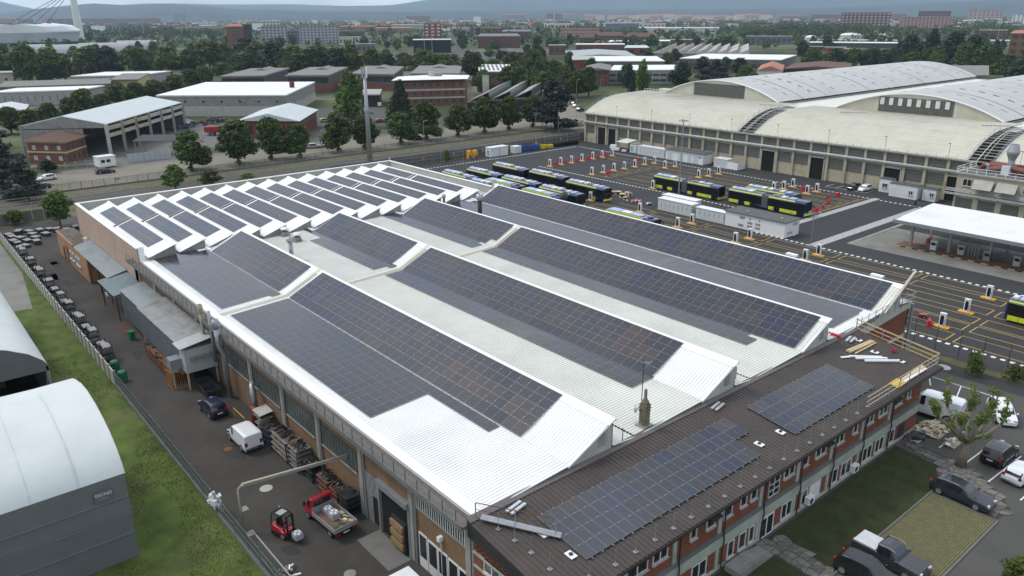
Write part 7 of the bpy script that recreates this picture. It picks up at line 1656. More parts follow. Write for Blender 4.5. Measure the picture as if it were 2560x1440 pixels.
def proto(kind):
    if kind in PROTO: return PROTO[kind]
    k, v = kind[0], int(kind[1:] or 0); sd = v*13+ord(k)
    if k == 'r': tr_, cw, nm = limbs(10, .28, 5, sd), leaves('crown', lob(sd, 18, 3.5, 1.0, 9.9, 1.4), 3600, .36, lf_a, sd), 'street_tree'
    elif k == 'l': tr_, cw, nm = limbs(10, .2, 6, sd), leaves('crown', lob(sd, 18, 3.6, 1.2, 9.8, 1.15), 2000, .36, lf_b, sd), 'broadleaf_tree'
    elif k == 'd': tr_, cw, nm = limbs(10, .25, 5, sd), leaves('crown', lob(sd, 14, 3.6, .8, 9.9, 1.4), 2200, .42, lf_c, sd), 'dark_tree'
    elif k == 'c':
        L_ = [(0, 0, 1.2+8.4*i/13, 3.1*(1-i/14.5)+.25, 3.1*(1-i/14.5)+.25, .62) for i in range(14)]
        tr_, cw, nm = limbs(10, .25, 0, sd, .95), leaves('crown', L_, 2600, .34, lf_c, sd, .25), 'conifer_tree'
    elif k == 'e':
        q = random.Random(sd); L_ = []
        for i in range(22):
            f = i/21; a = q.uniform(0, 6.28); ro = 3.6*(1-f*.75)*q.uniform(.35, .85); L_.append((math.cos(a)*ro, math.sin(a)*ro, 1.2+8.2*f, 1.9*(1-f*.55), 1.9*(1-f*.55), .5))
        tr_, cw, nm = limbs(10, .35, 7, sd, .9), leaves('crown', L_, 3600, .30, lf_d, sd, .1), 'cedar_tree'
    elif k == 'w':
        tr_, cw, nm = limbs(10, .2, 6, sd), leaves('crown', lob(sd, 16, 3.0, .8, 9.9, 1.2, 1.5), 1700, .36, lf_b, sd, .35), 'willow_tree'
    elif k == 's': tr_, cw, nm = limbs(3, .06, 5, sd), leaves('crown', [(x*.35, y*.35, z*.3, 1.0, 1.0, .8) for x, y, z, *_ in lob(sd, 8, 3.4, 1.0, 8, 1)], 900, .16, lf_b, sd), 'shrub'
    elif k == 'f': tr_, cw, nm = None, leaves('far_tree', lob(sd, 9, 3.6, .6, 9.9, 1.5), 420, .72, [lf_a, lf_c, lf_b][v % 3], sd), 'far_tree'
    PROTO[kind] = (tr_.mesh('trunk', bark) if tr_ else None, cw, nm, 10.0 if k != 's' else 3.0, {'s': 1.9, 'c': 3.2, 'e': 4.2}.get(k, 3.55)); return PROTO[kind]
def tree(px, base, top, w, kind, label, group=None, xy=None, h=None, r=None):
    x, y = xy or G(px, base); h = h or HZ(px, base, top); r = r or w*PXM(px, base)/2
    tm, cm, nm, h0, r0 = proto(kind); sc_ = (r/r0, r/r0, h/h0); rz = rnd.uniform(0, 6.28)
    if tm is None:
        o = put(nm, cm, None, (x, y, 0), (0, 0, rz)); o.scale = sc_; return tag(o, label, 'tree', group)
    t = thing(nm, label, 'shrub' if kind[0] == 's' else 'tree', (x, y, 0), rz, group); t.scale = sc_
    put('trunk', tm, t); put('crown', cm, t); return t
ords = ['first', 'second', 'third', 'fourth', 'fifth', 'sixth', 'seventh', 'eighth', 'ninth', 'tenth', 'eleventh', 'twelfth'] + ['%dth' % k for k in range(13, 60)]
for i, (a, b, c, w) in enumerate(((480,427,322,92),(597,412,297,98),(680,400,291,86),(750,395,305,70),(847,380,280,80),(912,372,286,68),(1002,361,275,78),(1067,350,252,88),(1147,342,257,78),(1212,334,237,84),(1271,325,237,64),(1332,317,235,66))):
    tree(a, b, c, w, 'r%d' % (i % 3), 'round street tree on the pale street, %s of the row from the dark parked car' % ords[i], 'street trees in a row')
    sx, sy = G(a, b); tree(0, 0, 0, 0, 's%d' % (i % 2), 'low sucker growth round the foot of the %s street tree' % ords[i], 'sucker growth at the street trees', (sx, sy), 1.6, 1.25)
for (a, b, c, w, k, lb) in ((1390,325,196,150,'e0','spreading blue-green cedar at the street bend'),(1003,318,200,82,'c0','tall dark conifer before the brick office'),(880,318,178,95,'w0','large loose tree behind the grey mast'),
    (15,475,320,190,'e1','big cedar at the edge of the frame by the brick house'),(70,500,395,120,'e2','low cedar branches beside the white street car'),(118,432,398,48,'d0','dark shrub tree before the brick house'),
    (440,476,408,66,'l0','pale-flowered young tree on the verge behind the saw-teeth'),(152,566,468,80,'l1','bushy tree beside the pink wall corner'),(528,466,420,60,'l2','bright young tree on the verge, nearer the mast'),(622,470,432,60,'l0','low green tree on the verge near the parapet'),(40,562,522,52,'l1','low bright bush by the track wall'),(955,432,408,40,'s0','small bright shrub behind the far parapet corner'),(1118,410,372,20,'l2','narrow sapling against the yard fence'),
    (2432,938,865,56,'s1','evergreen shrub at the wire fence, the larger'),(2530,955,905,70,'s0','evergreen shrub at the wire fence at the frame edge'),(2550,1490,1395,120,'l1','leafy treetop rising at the lower corner of the frame')):
    tree(a, b, c, w, k, lb)
mid = [(80,335,270,62,'r0'),(130,325,255,62,'r1'),(30,335,265,62,'r2'),(180,312,240,62,'r0'),(215,300,220,72,'r1'),(262,292,232,55,'r2'),(300,270,204,64,'r0'),(345,262,204,62,'r1'),(392,257,198,64,'r2'),(440,243,184,66,'r0'),(480,228,170,62,'r1'),(512,214,162,54,'r2'),(560,202,152,62,'r0'),(330,282,226,48,'r1'),
    (18,202,108,78,'l0'),(75,212,108,76,'r2'),(130,206,108,86,'l1'),(165,204,130,64,'r0'),(115,208,150,42,'c0'),(235,190,112,94,'r1'),(285,190,118,80,'d0'),(340,190,108,84,'l2'),(365,186,122,62,'r2'),(430,190,112,84,'l0'),(480,190,118,74,'r0'),(527,178,92,80,'l1'),(562,170,108,52,'r1'),(602,186,130,62,'r2'),(618,148,92,76,'d0'),(645,188,103,106,'r0'),(690,192,106,94,'d0'),(740,196,108,94,'l2'),(790,196,113,92,'r1'),(842,196,118,84,'d0'),(882,190,108,72,'l0'),(932,182,114,64,'l1'),(966,176,128,54,'r2'),
    (1012,176,128,62,'l2'),(1060,192,122,92,'l0'),(1100,192,128,84,'l1'),(1132,186,133,62,'r0'),(1186,202,128,70,'r1'),(1232,190,143,54,'l2'),(1282,190,128,62,'r2'),(1330,212,120,62,'r0'),
    (1300,222,163,62,'r1'),(1332,237,172,62,'r2'),(1362,250,172,64,'r0'),(1292,212,148,52,'l1'),(1356,202,138,48,'l0'),(1386,216,148,52,'r1'),(1412,228,158,56,'l2'),(1442,244,172,62,'r2'),(1472,240,163,50,'r0'),
    (1570,232,158,42,'d0'),(1604,236,150,48,'w0'),(1580,246,190,20,'c0'),(1700,222,152,56,'d0'),(1752,218,140,104,'e0'),(1790,214,146,80,'e1'),(1848,192,144,62,'d0'),(1505,198,160,38,'r1'),(1425,196,138,30,'c0'),
    (2060,172,132,46,'l0'),(2085,172,118,62,'r0'),(2132,172,114,62,'l1'),(2175,172,118,66,'r1'),(2215,176,130,60,'e2'),(2270,170,84,66,'d0'),(2322,172,72,84,'c0'),(2372,176,78,82,'d0'),(2425,178,88,72,'d0'),(2402,184,98,52,'l2'),(2455,186,110,64,'r2'),(2480,184,100,56,'c0'),(2512,196,132,66,'r0'),(2545,216,146,84,'d0'),(2340,186,112,44,'l0')]
seen_ = {}
for i, (a, b, c, w, k) in sorted(enumerate(mid), key=lambda q: q[1][0]):
    nm = {'r': 'round-crowned tree', 'l': 'loose pale tree', 'd': 'dense dark tree', 'c': 'pointed conifer', 'e': 'layered cedar', 'w': 'drooping tree'}[k[0]]
    wh = ('in the belt beside the open shed' if i < 14 else 'in the belt behind the low white roofs' if i < 30 else 'in the belt behind the grey warehouses' if i < 37 else 'behind the striped roof building' if i < 45 else 'along the avenue beyond the cedar' if i < 54 else 'in front of the long white factory roofs' if i < 64 else 'behind the great arched halls')
    o_ = seen_[nm, wh] = seen_.get((nm, wh), 0)+1; tree(a, b, c, w, k, ('' if sum(1 for z_ in mid if z_[4][0] == k[0]) == 1 else ords[o_-1]+' ')+nm+' '+wh+', from the stadium side', 'trees '+wh)
# pruned plane tree of the car park: heavy limbs, tufts of young leaves
pt_ = thing('plane_tree', 'pruned plane tree with bare twisted limbs and tufts of fresh leaves', 'tree', (-20.6, 69.2, 0)); q = random.Random(5); lm = MB(); tips = []
lm.tube([(0, 0, 0), (.05, 0, 1.4), (0, .05, 2.6)], [.48, .38, .34], 9); plane_bark = mat('plane_bark', (.19, .165, .125), .9, 0, .3, 3, stain=(.11, .1, .08), sscale=1.5, bump=.3)
for i in range(7):
    a = i*.9+q.uniform(-.2, .2); l_ = q.uniform(1.6, 2.6); p0 = (0, .05, 2.4+q.uniform(0, .3)); p1 = (math.cos(a)*l_*.6, math.sin(a)*l_*.6, 3.2+q.uniform(0, .6)); p2 = (math.cos(a)*l_, math.sin(a)*l_, 4.4+q.uniform(0, 1.0))
    lm.tube([p0, p1, p2], [.24, .17, .13], 7)
    for j in range(3):
        b_ = a+q.uniform(-.8, .8); p3 = (p2[0]+math.cos(b_)*q.uniform(.1, .9), p2[1]+math.sin(b_)*q.uniform(.1, .9), p2[2]+q.uniform(.9, 2.3)); lm.tube([p2, ((p2[0]+p3[0])/2+q.uniform(-.15, .15), (p2[1]+p3[1])/2, (p2[2]+p3[2])/2), p3], [.11, .08, .05], 6); tips += [p3, ((p2[0]+p3[0])/2, (p2[1]+p3[1])/2, (p2[2]+p3[2])/2)]
    tips.append(p1)
lm.obj('trunk', plane_bark, pt_, smooth=True); put('crown', leaves('crown', [(x, y, z, .42, .42, .4) for x, y, z in tips], 2300, .12, leaf_mat('leaf_spring', (.06, .10, .015), (.17, .22, .035), .3), 9), pt_)

# ================================================================ street, verge, yard fence
def vehicles(rows):
    for px, py, head, L_, W_, H_, kind, c, lb in rows:
        x, y = G(px, py); car(lb, 'van' if kind == 'van' else 'car', x, y, R(head), L_, W_, H_, kind, paint(*c))
cw_, cd_, cs_, cr2 = ('white', (.74, .75, .76)), ('black', (.012, .012, .014)), ('silver', (.42, .43, .44)), ('deep_red', (.20, .01, .02))
vehicles(((118, 450, -78, 4.2, 1.8, 1.5, 'hatch', cw_, 'white car on the pale street beside the low cedar'), (264, 433, 92, 4.6, 1.8, 1.45, 'estate', ('dark_blue', (.012, .015, .045)), 'dark blue car parked at the white street kiosk'),
    (702, 381, 60, 4.1, 1.75, 1.5, 'hatch', cs_, 'silver car between the third and fourth street trees, nearer'), (684, 384, 60, 4.1, 1.75, 1.5, 'hatch', cw_, 'white car half hidden by the third street tree'), (785, 370, 75, 4.1, 1.75, 1.5, 'hatch', cs_, 'silver car parked past the fourth street tree'), (818, 367, 70, 4.3, 1.8, 1.6, 'hatch', cw_, 'white car parked before the fifth street tree'),
    (1046, 350, 65, 4.3, 1.8, 1.6, 'hatch', cd_, 'dark car in the shade of the eighth street tree'), (949, 306, 95, 4.1, 1.75, 1.45, 'hatch', cr2, 'deep red car in the brick office court'), (949, 266, 150, 4.4, 1.85, 1.9, 'van', cw_, 'white van under the rusty striped roof'), (812, 305, 80, 4.0, 1.75, 1.5, 'hatch', ('lime', (.4, .5, .2)), 'pale car behind the street trees near the brick wall'),
    (1431, 248, 100, 4.4, 1.8, 1.6, 'hatch', cd_, 'dark car on the side road, farthest up'), (1437, 262, 100, 4.2, 1.8, 1.5, 'hatch', cd_, 'dark car on the side road, middle'), (1441, 268, 100, 4.2, 1.8, 1.5, 'hatch', cs_, 'grey car on the side road between two dark ones'), (1451, 277, 100, 4.2, 1.8, 1.5, 'hatch', cd_, 'dark car on the side road closest to the depot corner')))
def bar_fence(label, x, y0, y1, h, step, z0=0.0, m=None, name='street_fence'):
    t = thing(name, label, 'fence', (x, (y0+y1)/2, 0)); m = m or fm_; n_ = int((y1-y0)/step); pm3 = MB().box(-.07, .07, -.07, .07, 0, h+.1).mesh('post', conc)
    for k in range(n_+1): put('post', pm3, t, (0, y0+k*step-(y0+y1)/2, 0))
    b_ = MB()
    for k in range(int((y1-y0)/.3)): b_.box(x-.015, x+.015, y0+k*.3, y0+k*.3+.05, .35, h)
    b_.box(x-.03, x+.03, y0, y1, .3, .36).box(x-.03, x+.03, y0, y1, h-.05, h); o = b_.wobj('bars', m, t); o['kind'] = 'stuff'; MB().box(x-.1, x+.1, y0, y1, 0, .3).wobj('plinth', conc_d, t)
bar_fence('long bar fence with concrete posts between street and track', -203.6, -20, 232, 1.9, 2.5, m=mat('olive_rail', (.085, .082, .06), .7, 0, .2, 2))
def guard(label, x, y0, y1, hs, m, name='track_rail', step=5.0):
    t = thing(name, label, 'railing', (x, (y0+y1)/2, 0)); pm3 = MB().box(-.05, .05, -.05, .05, 0, hs[-1]).mesh('post', m)
    for k in range(int((y1-y0)/step)+1): put('post', pm3, t, (0, y0+k*step-(y0+y1)/2, 0))
    for z in hs: MB().box(x-.04, x+.04, y0, y1, z-.05, z+.05).wobj('rail', m, t)
guard('steel guard rail along the track, farther line', -196.8, 0, 225, (.5, 1.1), galv); guard('steel guard rail along the track, nearer line', -190.3, 0, 225, (.6, 1.2), galv)
yw_ = thing('track_wall', 'dark panelled wall with a steel lattice along the bus yard', 'wall', (-178.6, 130, 0)); pn = MB().box(-.06, .06, -2.4, 2.4, 0, 2.6).mesh('panel', conc_d)
for k in range(26): put('panel', pn, yw_, (0, -39+4.85*k, 0)); MB().box(-178.3, -178.15, 91-2.45+4.85*k-.08, 91-2.45+4.85*k+.08, 0, 3.3).wobj('post', galv, yw_)
for z in (1.0, 2.0, 3.0): MB().box(-178.3, -178.22, 88, 216, z-.05, z+.05).wobj('rail', galv, yw_)
for k in range(8): MB().box(-178.5, -178.44, 96+10.3*k, 96.7+10.3*k, 1.1, 1.9).wobj('notice', mat('notice_orange', (.5, .3, .06), .6, 0, .1) if k % 3 else conc_l, yw_)
w2_ = thing('dark_fence_wall', 'dark boarded wall by the track behind the pink wall', 'wall', (-177.5, 20, 0)); pn = MB().box(-.06, .06, -.95, .95, 0, 2.2).mesh('board', conc_d)
for k in range(20): put('board', pn, w2_, (0, -30+2*k, 0))
gmst = thing('antenna_mast', 'tall grey tubular antenna mast behind the saw-tooth hall', 'mast', G(926, 412)+(0,)); hm = HZ(926, 412, 163)
MB().tube([(0, 0, 0), (0, 0, hm*.5), (0, 0, hm-3)], [.75, .55, .38], 14).obj('pole', galv, gmst, smooth=True); MB().tube([(0, 0, hm-3), (0, 0, hm)], .1, 6).obj('tip', galv, gmst)
for k, a in enumerate((.3, 2.4, 4.5)): MB().box(-.22, .22, -.12, .12, hm-3.2, hm-.3).obj('antenna', [white_pl, galv, galv][k], gmst, (math.cos(a)*.65, math.sin(a)*.65, 0), (0, 0, a)); MB().bar((0, 0, hm-2), (math.cos(a)*.65, math.sin(a)*.65, hm-2), .07).obj('arm', galv, gmst)
MB().lathe([(.7, hm*.53), (.75, hm*.55), (.7, hm*.57)], n=12).obj('collar', galv, gmst); MB().lathe([(.4, 0), (.4, .5)], n=10).obj('drum', mat('green_plastic', (.02, .14, .075)), gmst, (.9, 1.0, hm*.52))
for k, (a, b, c) in enumerate(((806,388,325),(1031+30,368,303),(1104,350,298),(1357,312,225),(1023+333,316,225),(1440,308,200),(1451,240,190),(1481,236,195),(1500,238,200))):
    x, y = G(a, b); h = HZ(a, b, c); t = thing('street_lamp', 'slim grey street lamp ' + ['before the fourth street tree', 'before the eighth street tree', 'between eighth and ninth street trees', 'beside the last street tree', 'two-armed near the cedar', 'at the cedar edge', 'up the side road, first', 'up the side road, second', 'up the side road, third'][k], 'lamp', (x, y, 0), R(100), 'street lamps')
    MB().tube([(0, 0, 0), (0, 0, h-.3), (.3, 0, h), (1.3, 0, h+.1)], [.09, .06, .05, .05], 6).box(1.0, 1.7, -.12, .12, h+.05, h+.2).obj('pole', galv, t)
x, y = G(265, 418); kk = thing('gate_kiosk', 'white boxy gate kiosk with a slanted white roof', 'kiosk', (x, y, 0), R(8)); MB().box(-1.6, 1.6, -2.2, 2.2, .3, 3.0).obj('wall', white_pl, kk); MB().box(-1.75, 1.75, -2.35, 2.35, 3.0, 3.15).obj('roof', white_pl, kk); MB().box(1.6, 1.66, -1.6, -.6, 1.5, 2.3).box(1.6, 1.66, -.2, .8, 1.5, 2.3).obj('window', glass, kk); MB().box(-1.6, 1.62, -2.2, 2.2, .3, .5).obj('skirt', yel_board, kk)
ww = thing('white_fence_wall', 'whitish steel sheet fence along the pavement', 'fence', (-233.6, 61.5, 0))
for k in range(8): MB().box(-233.7, -233.6, 55.8+1.45*k, 57.2+1.45*k, .15, 2.5).wobj('sheet', mat('fence_pale', (.42, .45, .46), .6, 0, .1), ww); MB().box(-233.75, -233.55, 55.7+1.45*k, 55.8+1.45*k, 0, 2.6).wobj('post', galv, ww)
gt = thing('works_gate', 'grey mesh gate in front of the brick house', 'gate', (-233.4, 45.5, 0))
for z in (.2, 1.0, 1.8): MB().box(-233.45, -233.35, 40, 50.5, z, z+.07).wobj('rail', galv, gt)
for k in range(5): MB().box(-233.5, -233.3, 40+2.6*k, 40.2+2.6*k, 0, 2.1).wobj('post', galv, gt)
# ================================================================ buildings beyond the street
FOOT = [(-90, 270, 120, 180, 190, 0), (-118, 190, 70, 120, 30, 0)]
def wins_face(t, A, B, z0, h, cols, rows, wm, wf=.55, hf=.5, fr=None):
    """rows x cols windows on the wall from A to B; every window a part"""
    d = Vector((B[0]-A[0], B[1]-A[1], 0)); L_ = d.length; d.normalize(); a = math.atan2(d.y, d.x); cw = L_/cols; ch = h/rows; me = MB().box(-cw*wf/2, cw*wf/2, -.08, .08, -ch*hf/2, ch*hf/2).mesh('window', wm)
    o = Vector(t.location)
    for i in range(cols):
        for j in range(rows): put('window', me, t, Vector((A[0], A[1], z0+ch*(j+.52)))+d*cw*(i+.5)-o, (0, 0, a))
def block(name, label, cat, Np, Rp, Lp, h, wallm, roofm, w1=None, w2=None, ov=.4, gable=0, lowm=None, rt=.5, group=None, hip=0):
    """building from the photo positions of three roof corners (near, end of its far-running wall, end of its near wall) at height h"""
    Nn, Rr, Ll = [Vector(G(*p, h)+(0,)) for p in (Np, Rp, Lp)]; F = Rr+Ll-Nn; c = (Nn+F)/2
    FOOT.append((c.x, c.y, max((Rr-Nn).length, (Ll-Nn).length)*.6, (Rr-Nn).length, (Ll-Nn).length, math.atan2(Rr.y-Nn.y, Rr.x-Nn.x))); t = thing(name, label, cat, (c.x, c.y, 0), 0, group); poly = [(p.x, p.y) for p in (Nn, Rr, F, Ll)]
    MB().prism(poly, 0 if not lowm else h*.5, h).wobj('wall', wallm, t)
    if lowm: MB().prism([(c.x+(x-c.x)*1.003, c.y+(y-c.y)*1.003) for x, y in poly], 0, h*.5).wobj('lower_wall', lowm, t)
    s = 1+ov/max(2, min((Rr-Nn).length, (Ll-Nn).length)*.5); P2 = [Vector((c.x+(x-c.x)*s, c.y+(y-c.y)*s, h)) for x, y in poly]; m_ = MB()
    if gable:
        a, b = (P2[0]+P2[3])/2+Vector((0, 0, gable)), (P2[1]+P2[2])/2+Vector((0, 0, gable))
        if hip: a, b = a+(b-a)*hip, b+(a-b)*hip
        m_.add([*P2, a, b], [(0, 1, 5, 4), (2, 3, 4, 5), (0, 4, 3), (1, 2, 5), (3, 2, 1, 0)])
    else: m_.add(P2+[p+Vector((0, 0, rt)) for p in P2], [(3,2,1,0),(4,5,6,7),(0,1,5,4),(1,2,6,5),(2,3,7,6),(3,0,4,7)])
    m_.wobj('roof', roofm, t, fix=True)
    o3 = Vector((0, 0, 0))
    if w1: wins_face(t, Ll, Nn, *w1)
    if w2: wins_face(t, Nn, Rr, *w2)
    t['_c'] = 0; del t['_c']
    return t, Nn, Rr, Ll
grey_r = mat('grey_gravel_roof', (.215, .205, .19), .9, 0, .1, .6, stain=(.16, .15, .14), sscale=.2)
pale_r = mat('pale_sheet_roof', (.52, .56, .56), .5, 0, .05, .3); wh_r = mat('bright_white_roof', (.78, .78, .76), .5, 0, .05, .3, stain=(.6, .6, .57), sscale=.15)
tile_d = mat('dark_tile_roof', (.13, .075, .055), .85, 0, .2, .8); tile_r = mat('red_tile_roof', (.40, .17, .115), .85, 0, .18, .4); gwall = mat('grey_wall', (.33, .33, .315), .9, 0, .1, .5); fwin = mat('far_window', (.05, .055, .06), .3, 0, .2, .3); blwin = mat('pale_shutter', (.45, .45, .42), .7, 0, .1)
ywl = mat('yellow_trim', (.52, .42, .2), .8, 0, .08)
# open scrap shed
N_, R_, L_ = [Vector(G(*p, 9.3)+(0,)) for p in ((264, 310), (454, 256), (50, 314))]; c = (N_+R_+L_-N_)/2; F_ = R_+L_-N_; sh = thing('open_shed', 'big open-sided shed with a pale gable roof over dark scrap', 'shed', (c.x, c.y, 0))
a, b = (N_+L_)/2, (R_+F_)/2; up = Vector((0, 0, 1)); FOOT.append((c.x, c.y, 40, (R_-N_).length, (L_-N_).length, math.atan2(R_.y-N_.y, R_.x-N_.x)))
m_ = MB(); m_.add([N_+up*9.3, R_+up*9.3, b+up*11.8, a+up*11.8, L_+up*9.3, F_+up*9.3], [(0, 1, 2, 3), (3, 2, 5, 4)]); o = m_.wobj('roof', pale_r, sh); o.modifiers.new('solid', 'SOLIDIFY').thickness = .3
for A, B in ((N_, L_), (R_, F_)): MB().add([A+up*8.2, B+up*8.2, B+up*9.25, (A+B)/2+up*11.7, A+up*9.25], [(0, 1, 2, 3, 4)]).wobj('gable_beam', conc, sh)
for i in range(7):
    p = N_+(R_-N_)*i/6; MB().box(p.x-.45, p.x+.45, p.y-.45, p.y+.45, 0, 9.2).wobj('pillar', conc_l if i == 0 else conc, sh); p = L_+(F_-L_)*i/6; MB().box(p.x-.4, p.x+.4, p.y-.4, p.y+.4, 0, 9.2).wobj('pillar', conc, sh)
for i in range(6):
    p, q_ = N_+(R_-N_)*i/6, N_+(R_-N_)*(i+1)/6
    for z, h in ((8.0, 1.2), (5.9, 1.1)): MB().bar(p+up*z, q_+up*(z+(.0 if i % 2 else -.15)), .2, h).wobj('wall_panel', beige if i < 3 else conc_l, sh)
MB().bar(L_+up*4.6, F_+up*4.6, .3, 9.2).wobj('back_wall', conc_d, sh); MB().bar(R_+up*4.6, F_+up*4.6, .3, 9.2).wobj('back_wall', conc_d, sh); p = L_+(N_-L_)*.72; MB().bar(L_+up*4, p+up*4, .3, 8).wobj('front_wall', conc, sh)
MB().prism([(v.x, v.y) for v in (N_, R_, F_, L_)], .01, .03).wobj('yard_floor', conc_d, sh)
ov_ = thing('dark_awning', 'dark sheet awning standing in front of the open shed', 'awning', G(400, 385)+(0,), R(50)); MB().slab([(-6, -3.4, 4.3), (6, -3.4, 4.3), (6, 3.4, 5.2), (-6, 3.4, 5.2)], .12).obj('sheet', mat('dark_violet_sheet', (.055, .05, .055), .7, 0, .1), ov_)
for a_, b_ in ((-5.5, -3), (5.5, -3), (-5.5, 3), (5.5, 3)): MB().box(a_-.1, a_+.1, b_-.1, b_+.1, 0, 4.4+(b_ > 0)*.7).obj('post', conc, ov_)
rt_ = thing('red_trailer', 'red tipper trailer parked by the grey warehouse wall', 'trailer', G(538, 338)+(0,), R(52)); MB().extrude([(-3, 1.1), (3, 1.1), (3.2, 2.9), (-3.2, 2.9)], 'y', -1.2, 1.2).obj('body', mat('trailer_red', (.28, .03, .03), .6, 0, .15), rt_, fix=True)
for a_ in (-1.6, -.4, 2): [wheel(rt_, a_, s*1.05, .5, .3) for s in (-1, 1)]
for k in range(6):
    x, y = G(440+k*22, 325-k*4); heap('scrap_heap', 'dark scrap heap by the grey warehouse wall, ' + ords[k] + ' from the open shed', 'scrap heap', x, y, 5, 3.4, 2.2, 14, [steel_d, rust, conc_d, blue_p], ((.6, 2.0), (.4, 1.2), (.3, .9)), 50+k, 'scrap', False)
t, N_, R_, L_ = block('brick_house', 'brick house with yellow bands under a brown mansard roof', 'house', (160, 354), (208, 339), (66, 352), 6.2, dull_brick, tile_d, (0, 5.8, 3, 2, blwin, .28, .42), (0, 5.8, 4, 2, fwin, .3, .5), 1.2, 1.9, hip=.25)
for z in (5.7, 3.0): MB().prism([(p.x+(p.x-t.location.x)*.06, p.y+(p.y-t.location.y)*.06) for p in (N_, R_, R_+L_-N_, L_)], z, z+.4).wobj('yellow_band', ywl, t)
block('white_roof_warehouse', 'wide grey warehouse with a stepped white roof', 'warehouse', (714, 240), (786, 207), (392, 241), 8, conc, wh_r, (5.0, 1.6, 7, 1, steel_d, .12, .5), (1, 5, 9, 1, fwin, .2, .3), .3, lowm=conc_l)
for a_, b_ in ((700, 232), (560, 212)): x, y = G(a_, b_, 8.5)
MB_ = thing('rust_stack', 'rusty square stack on the corner of the grey warehouse', 'chimney', G(735, 268)+(0,)); MB().box(-.8, .8, -.8, .8, 0, 10.5).obj('shaft', mat('stack_red', (.11, .03, .025), .8, 0, .2), MB_); MB().box(-.9, .9, -.9, .9, 10.5, 10.9).obj('cap', rust, MB_)
block('small_gable_hall', 'small hall with a pale gable roof and red brick side', 'hall', (745, 302), (790, 275), (600, 301), 5.8, red_brick, pale_r, (0, 5, 4, 1, steel_d, .6, .55), (3.0, 2.6, 8, 1, glass_g, .85, .6), .8, 2.4)
for k, (n_, r_, l_, lb) in enumerate((((659, 192), (720, 173.5), (554, 194), 'nearest the tree belt'), ((820, 191), (866, 171.5), (718, 191.5), 'second from the tree belt'), ((982, 189), (1007, 170), (882, 187), 'beside the antenna mast'), ((1146, 187), (1152, 168), (1030, 187), 'behind the brick office'))):
    t, N_, R_, L_ = block('grey_roof_warehouse', 'brick warehouse with a flat grey gravel roof, '+lb, 'warehouse', n_, r_, l_, 8, conc_d, grey_r, (4.2, 3, 4, 1, steel_d, .92, .8), (4.2, 3, 8, 1, glass_g, .85, .75), .8, 0, dull_brick, .9, 'grey-roofed brick warehouses')
    m_ = MB(); c2 = (R_+R_+L_-N_)/2; dd = (L_-N_)*.2; m_.add([c2-dd+up*8.9, c2+dd+up*8.9, c2+up*10.0, c2-dd+(N_-R_)*.35+up*8.9, c2+dd+(N_-R_)*.35+up*8.9, c2+(N_-R_)*.35+up*10.0], [(0, 2, 5, 3), (1, 4, 5, 2), (3, 5, 4)]); m_.wobj('roof_lantern', grey_r, t, fix=True)
t, N_, R_, L_ = block('brick_office', 'three-storey brick office with a wide white roof', 'office', (1162, 197), (1167, 188), (986, 201), 11.2, dull_brick, wh_r, (0, 10.6, 9, 3, fwin, .42, .42), None, .9, .7, hip=.1)
for z in (3.3, 6.8): d = (N_-L_); MB().bar(L_+up*z, N_+up*z, .3, .7).wobj('floor_band', conc_l, t)
MB().bar(L_+up*10.7, N_+up*10.7, 1.2, .9).wobj('dark_eave', brown_fascia, t); c2 = (L_+N_)/2+(R_-N_)*.5; MB().box(c2.x-1, c2.x+1, c2.y-1, c2.y+1, 11.5, 14).wobj('roof_house', conc_l, t); MB().box(c2.x-5, c2.x+1, c2.y+1, c2.y+5, 11.5, 13).wobj('roof_house', conc, t)
t, N_, R_, L_ = block('skylight_works', 'dark works with three grey slanting roofs and skylight strips', 'works', (1330, 246), (1352, 228), (1168, 257), 5, brown_fascia, grey_r, None, None, .2)
for k in range(3):
    A = L_+(N_-L_)*(k/3+.01); B = L_+(N_-L_)*((k+1)/3-.01); E_ = (R_-N_)*1.9; q4 = [A+up*5.5, B+up*8.7, B+E_+up*8.7, A+E_+up*5.5]; MB().slab(q4, .3).wobj('slant_roof', grey_r, t); MB().add([B+up*5, B+up*8.6, B+E_+up*8.6, B+E_+up*5], [(0, 1, 2, 3)]).wobj('dark_glazing', glass_g, t)
    for f in (.25, .55): MB().slab([A+(B-A)*f+up*(5.62+3.2*f), A+(B-A)*(f+.17)+up*(5.62+3.2*(f+.17)), A+(B-A)*(f+.17)+E_+up*(5.62+3.2*(f+.17)), A+(B-A)*f+E_+up*(5.62+3.2*f)], .05).wobj('skylight', pale_r, t)
x, y = G(1215, 250); sk = thing('concrete_stack', 'pale square stack rising from the slanting roofs', 'chimney', (x, y, 0)); MB().box(-1.1, 1.1, -1.1, 1.1, 0, 11).obj('shaft', conc_l, sk); MB().box(-1.25, 1.25, -1.25, 1.25, 11, 11.4).obj('cap', conc, sk)
t, N_, R_, L_ = block('striped_roof_hall', 'brick hall whose white roof carries dark raised strips', 'hall', (1303, 180), (1288, 163), (1199, 180), 8, dull_brick, wh_r, (4.5, 2.4, 6, 1, fwin, .85, .7), None, .4)
for k in range(9): A = L_+(N_-L_)*(k+.3)/9.2; MB().bar(A+(R_-N_)*.1+up*8.7, A+(R_-N_)*.9+up*8.7, .9, .4).wobj('roof_strip', conc_d, t)
B_ = block
B_('low_grey_works', 'long low works with a white roof strip and grey wall', 'works', (205, 226), (258, 216), (-20, 233), 6, gwall, wh_r, (1, 4, 12, 1, conc_d, .12, .6), None)
B_('green_grey_works', 'long works with dull green-grey flat roofs', 'works', (274, 211), (277, 198), (-10, 220), 6.5, conc_d, mat('green_grey_roof', (.19, .195, .17), .9, 0, .12, .5), None, None)
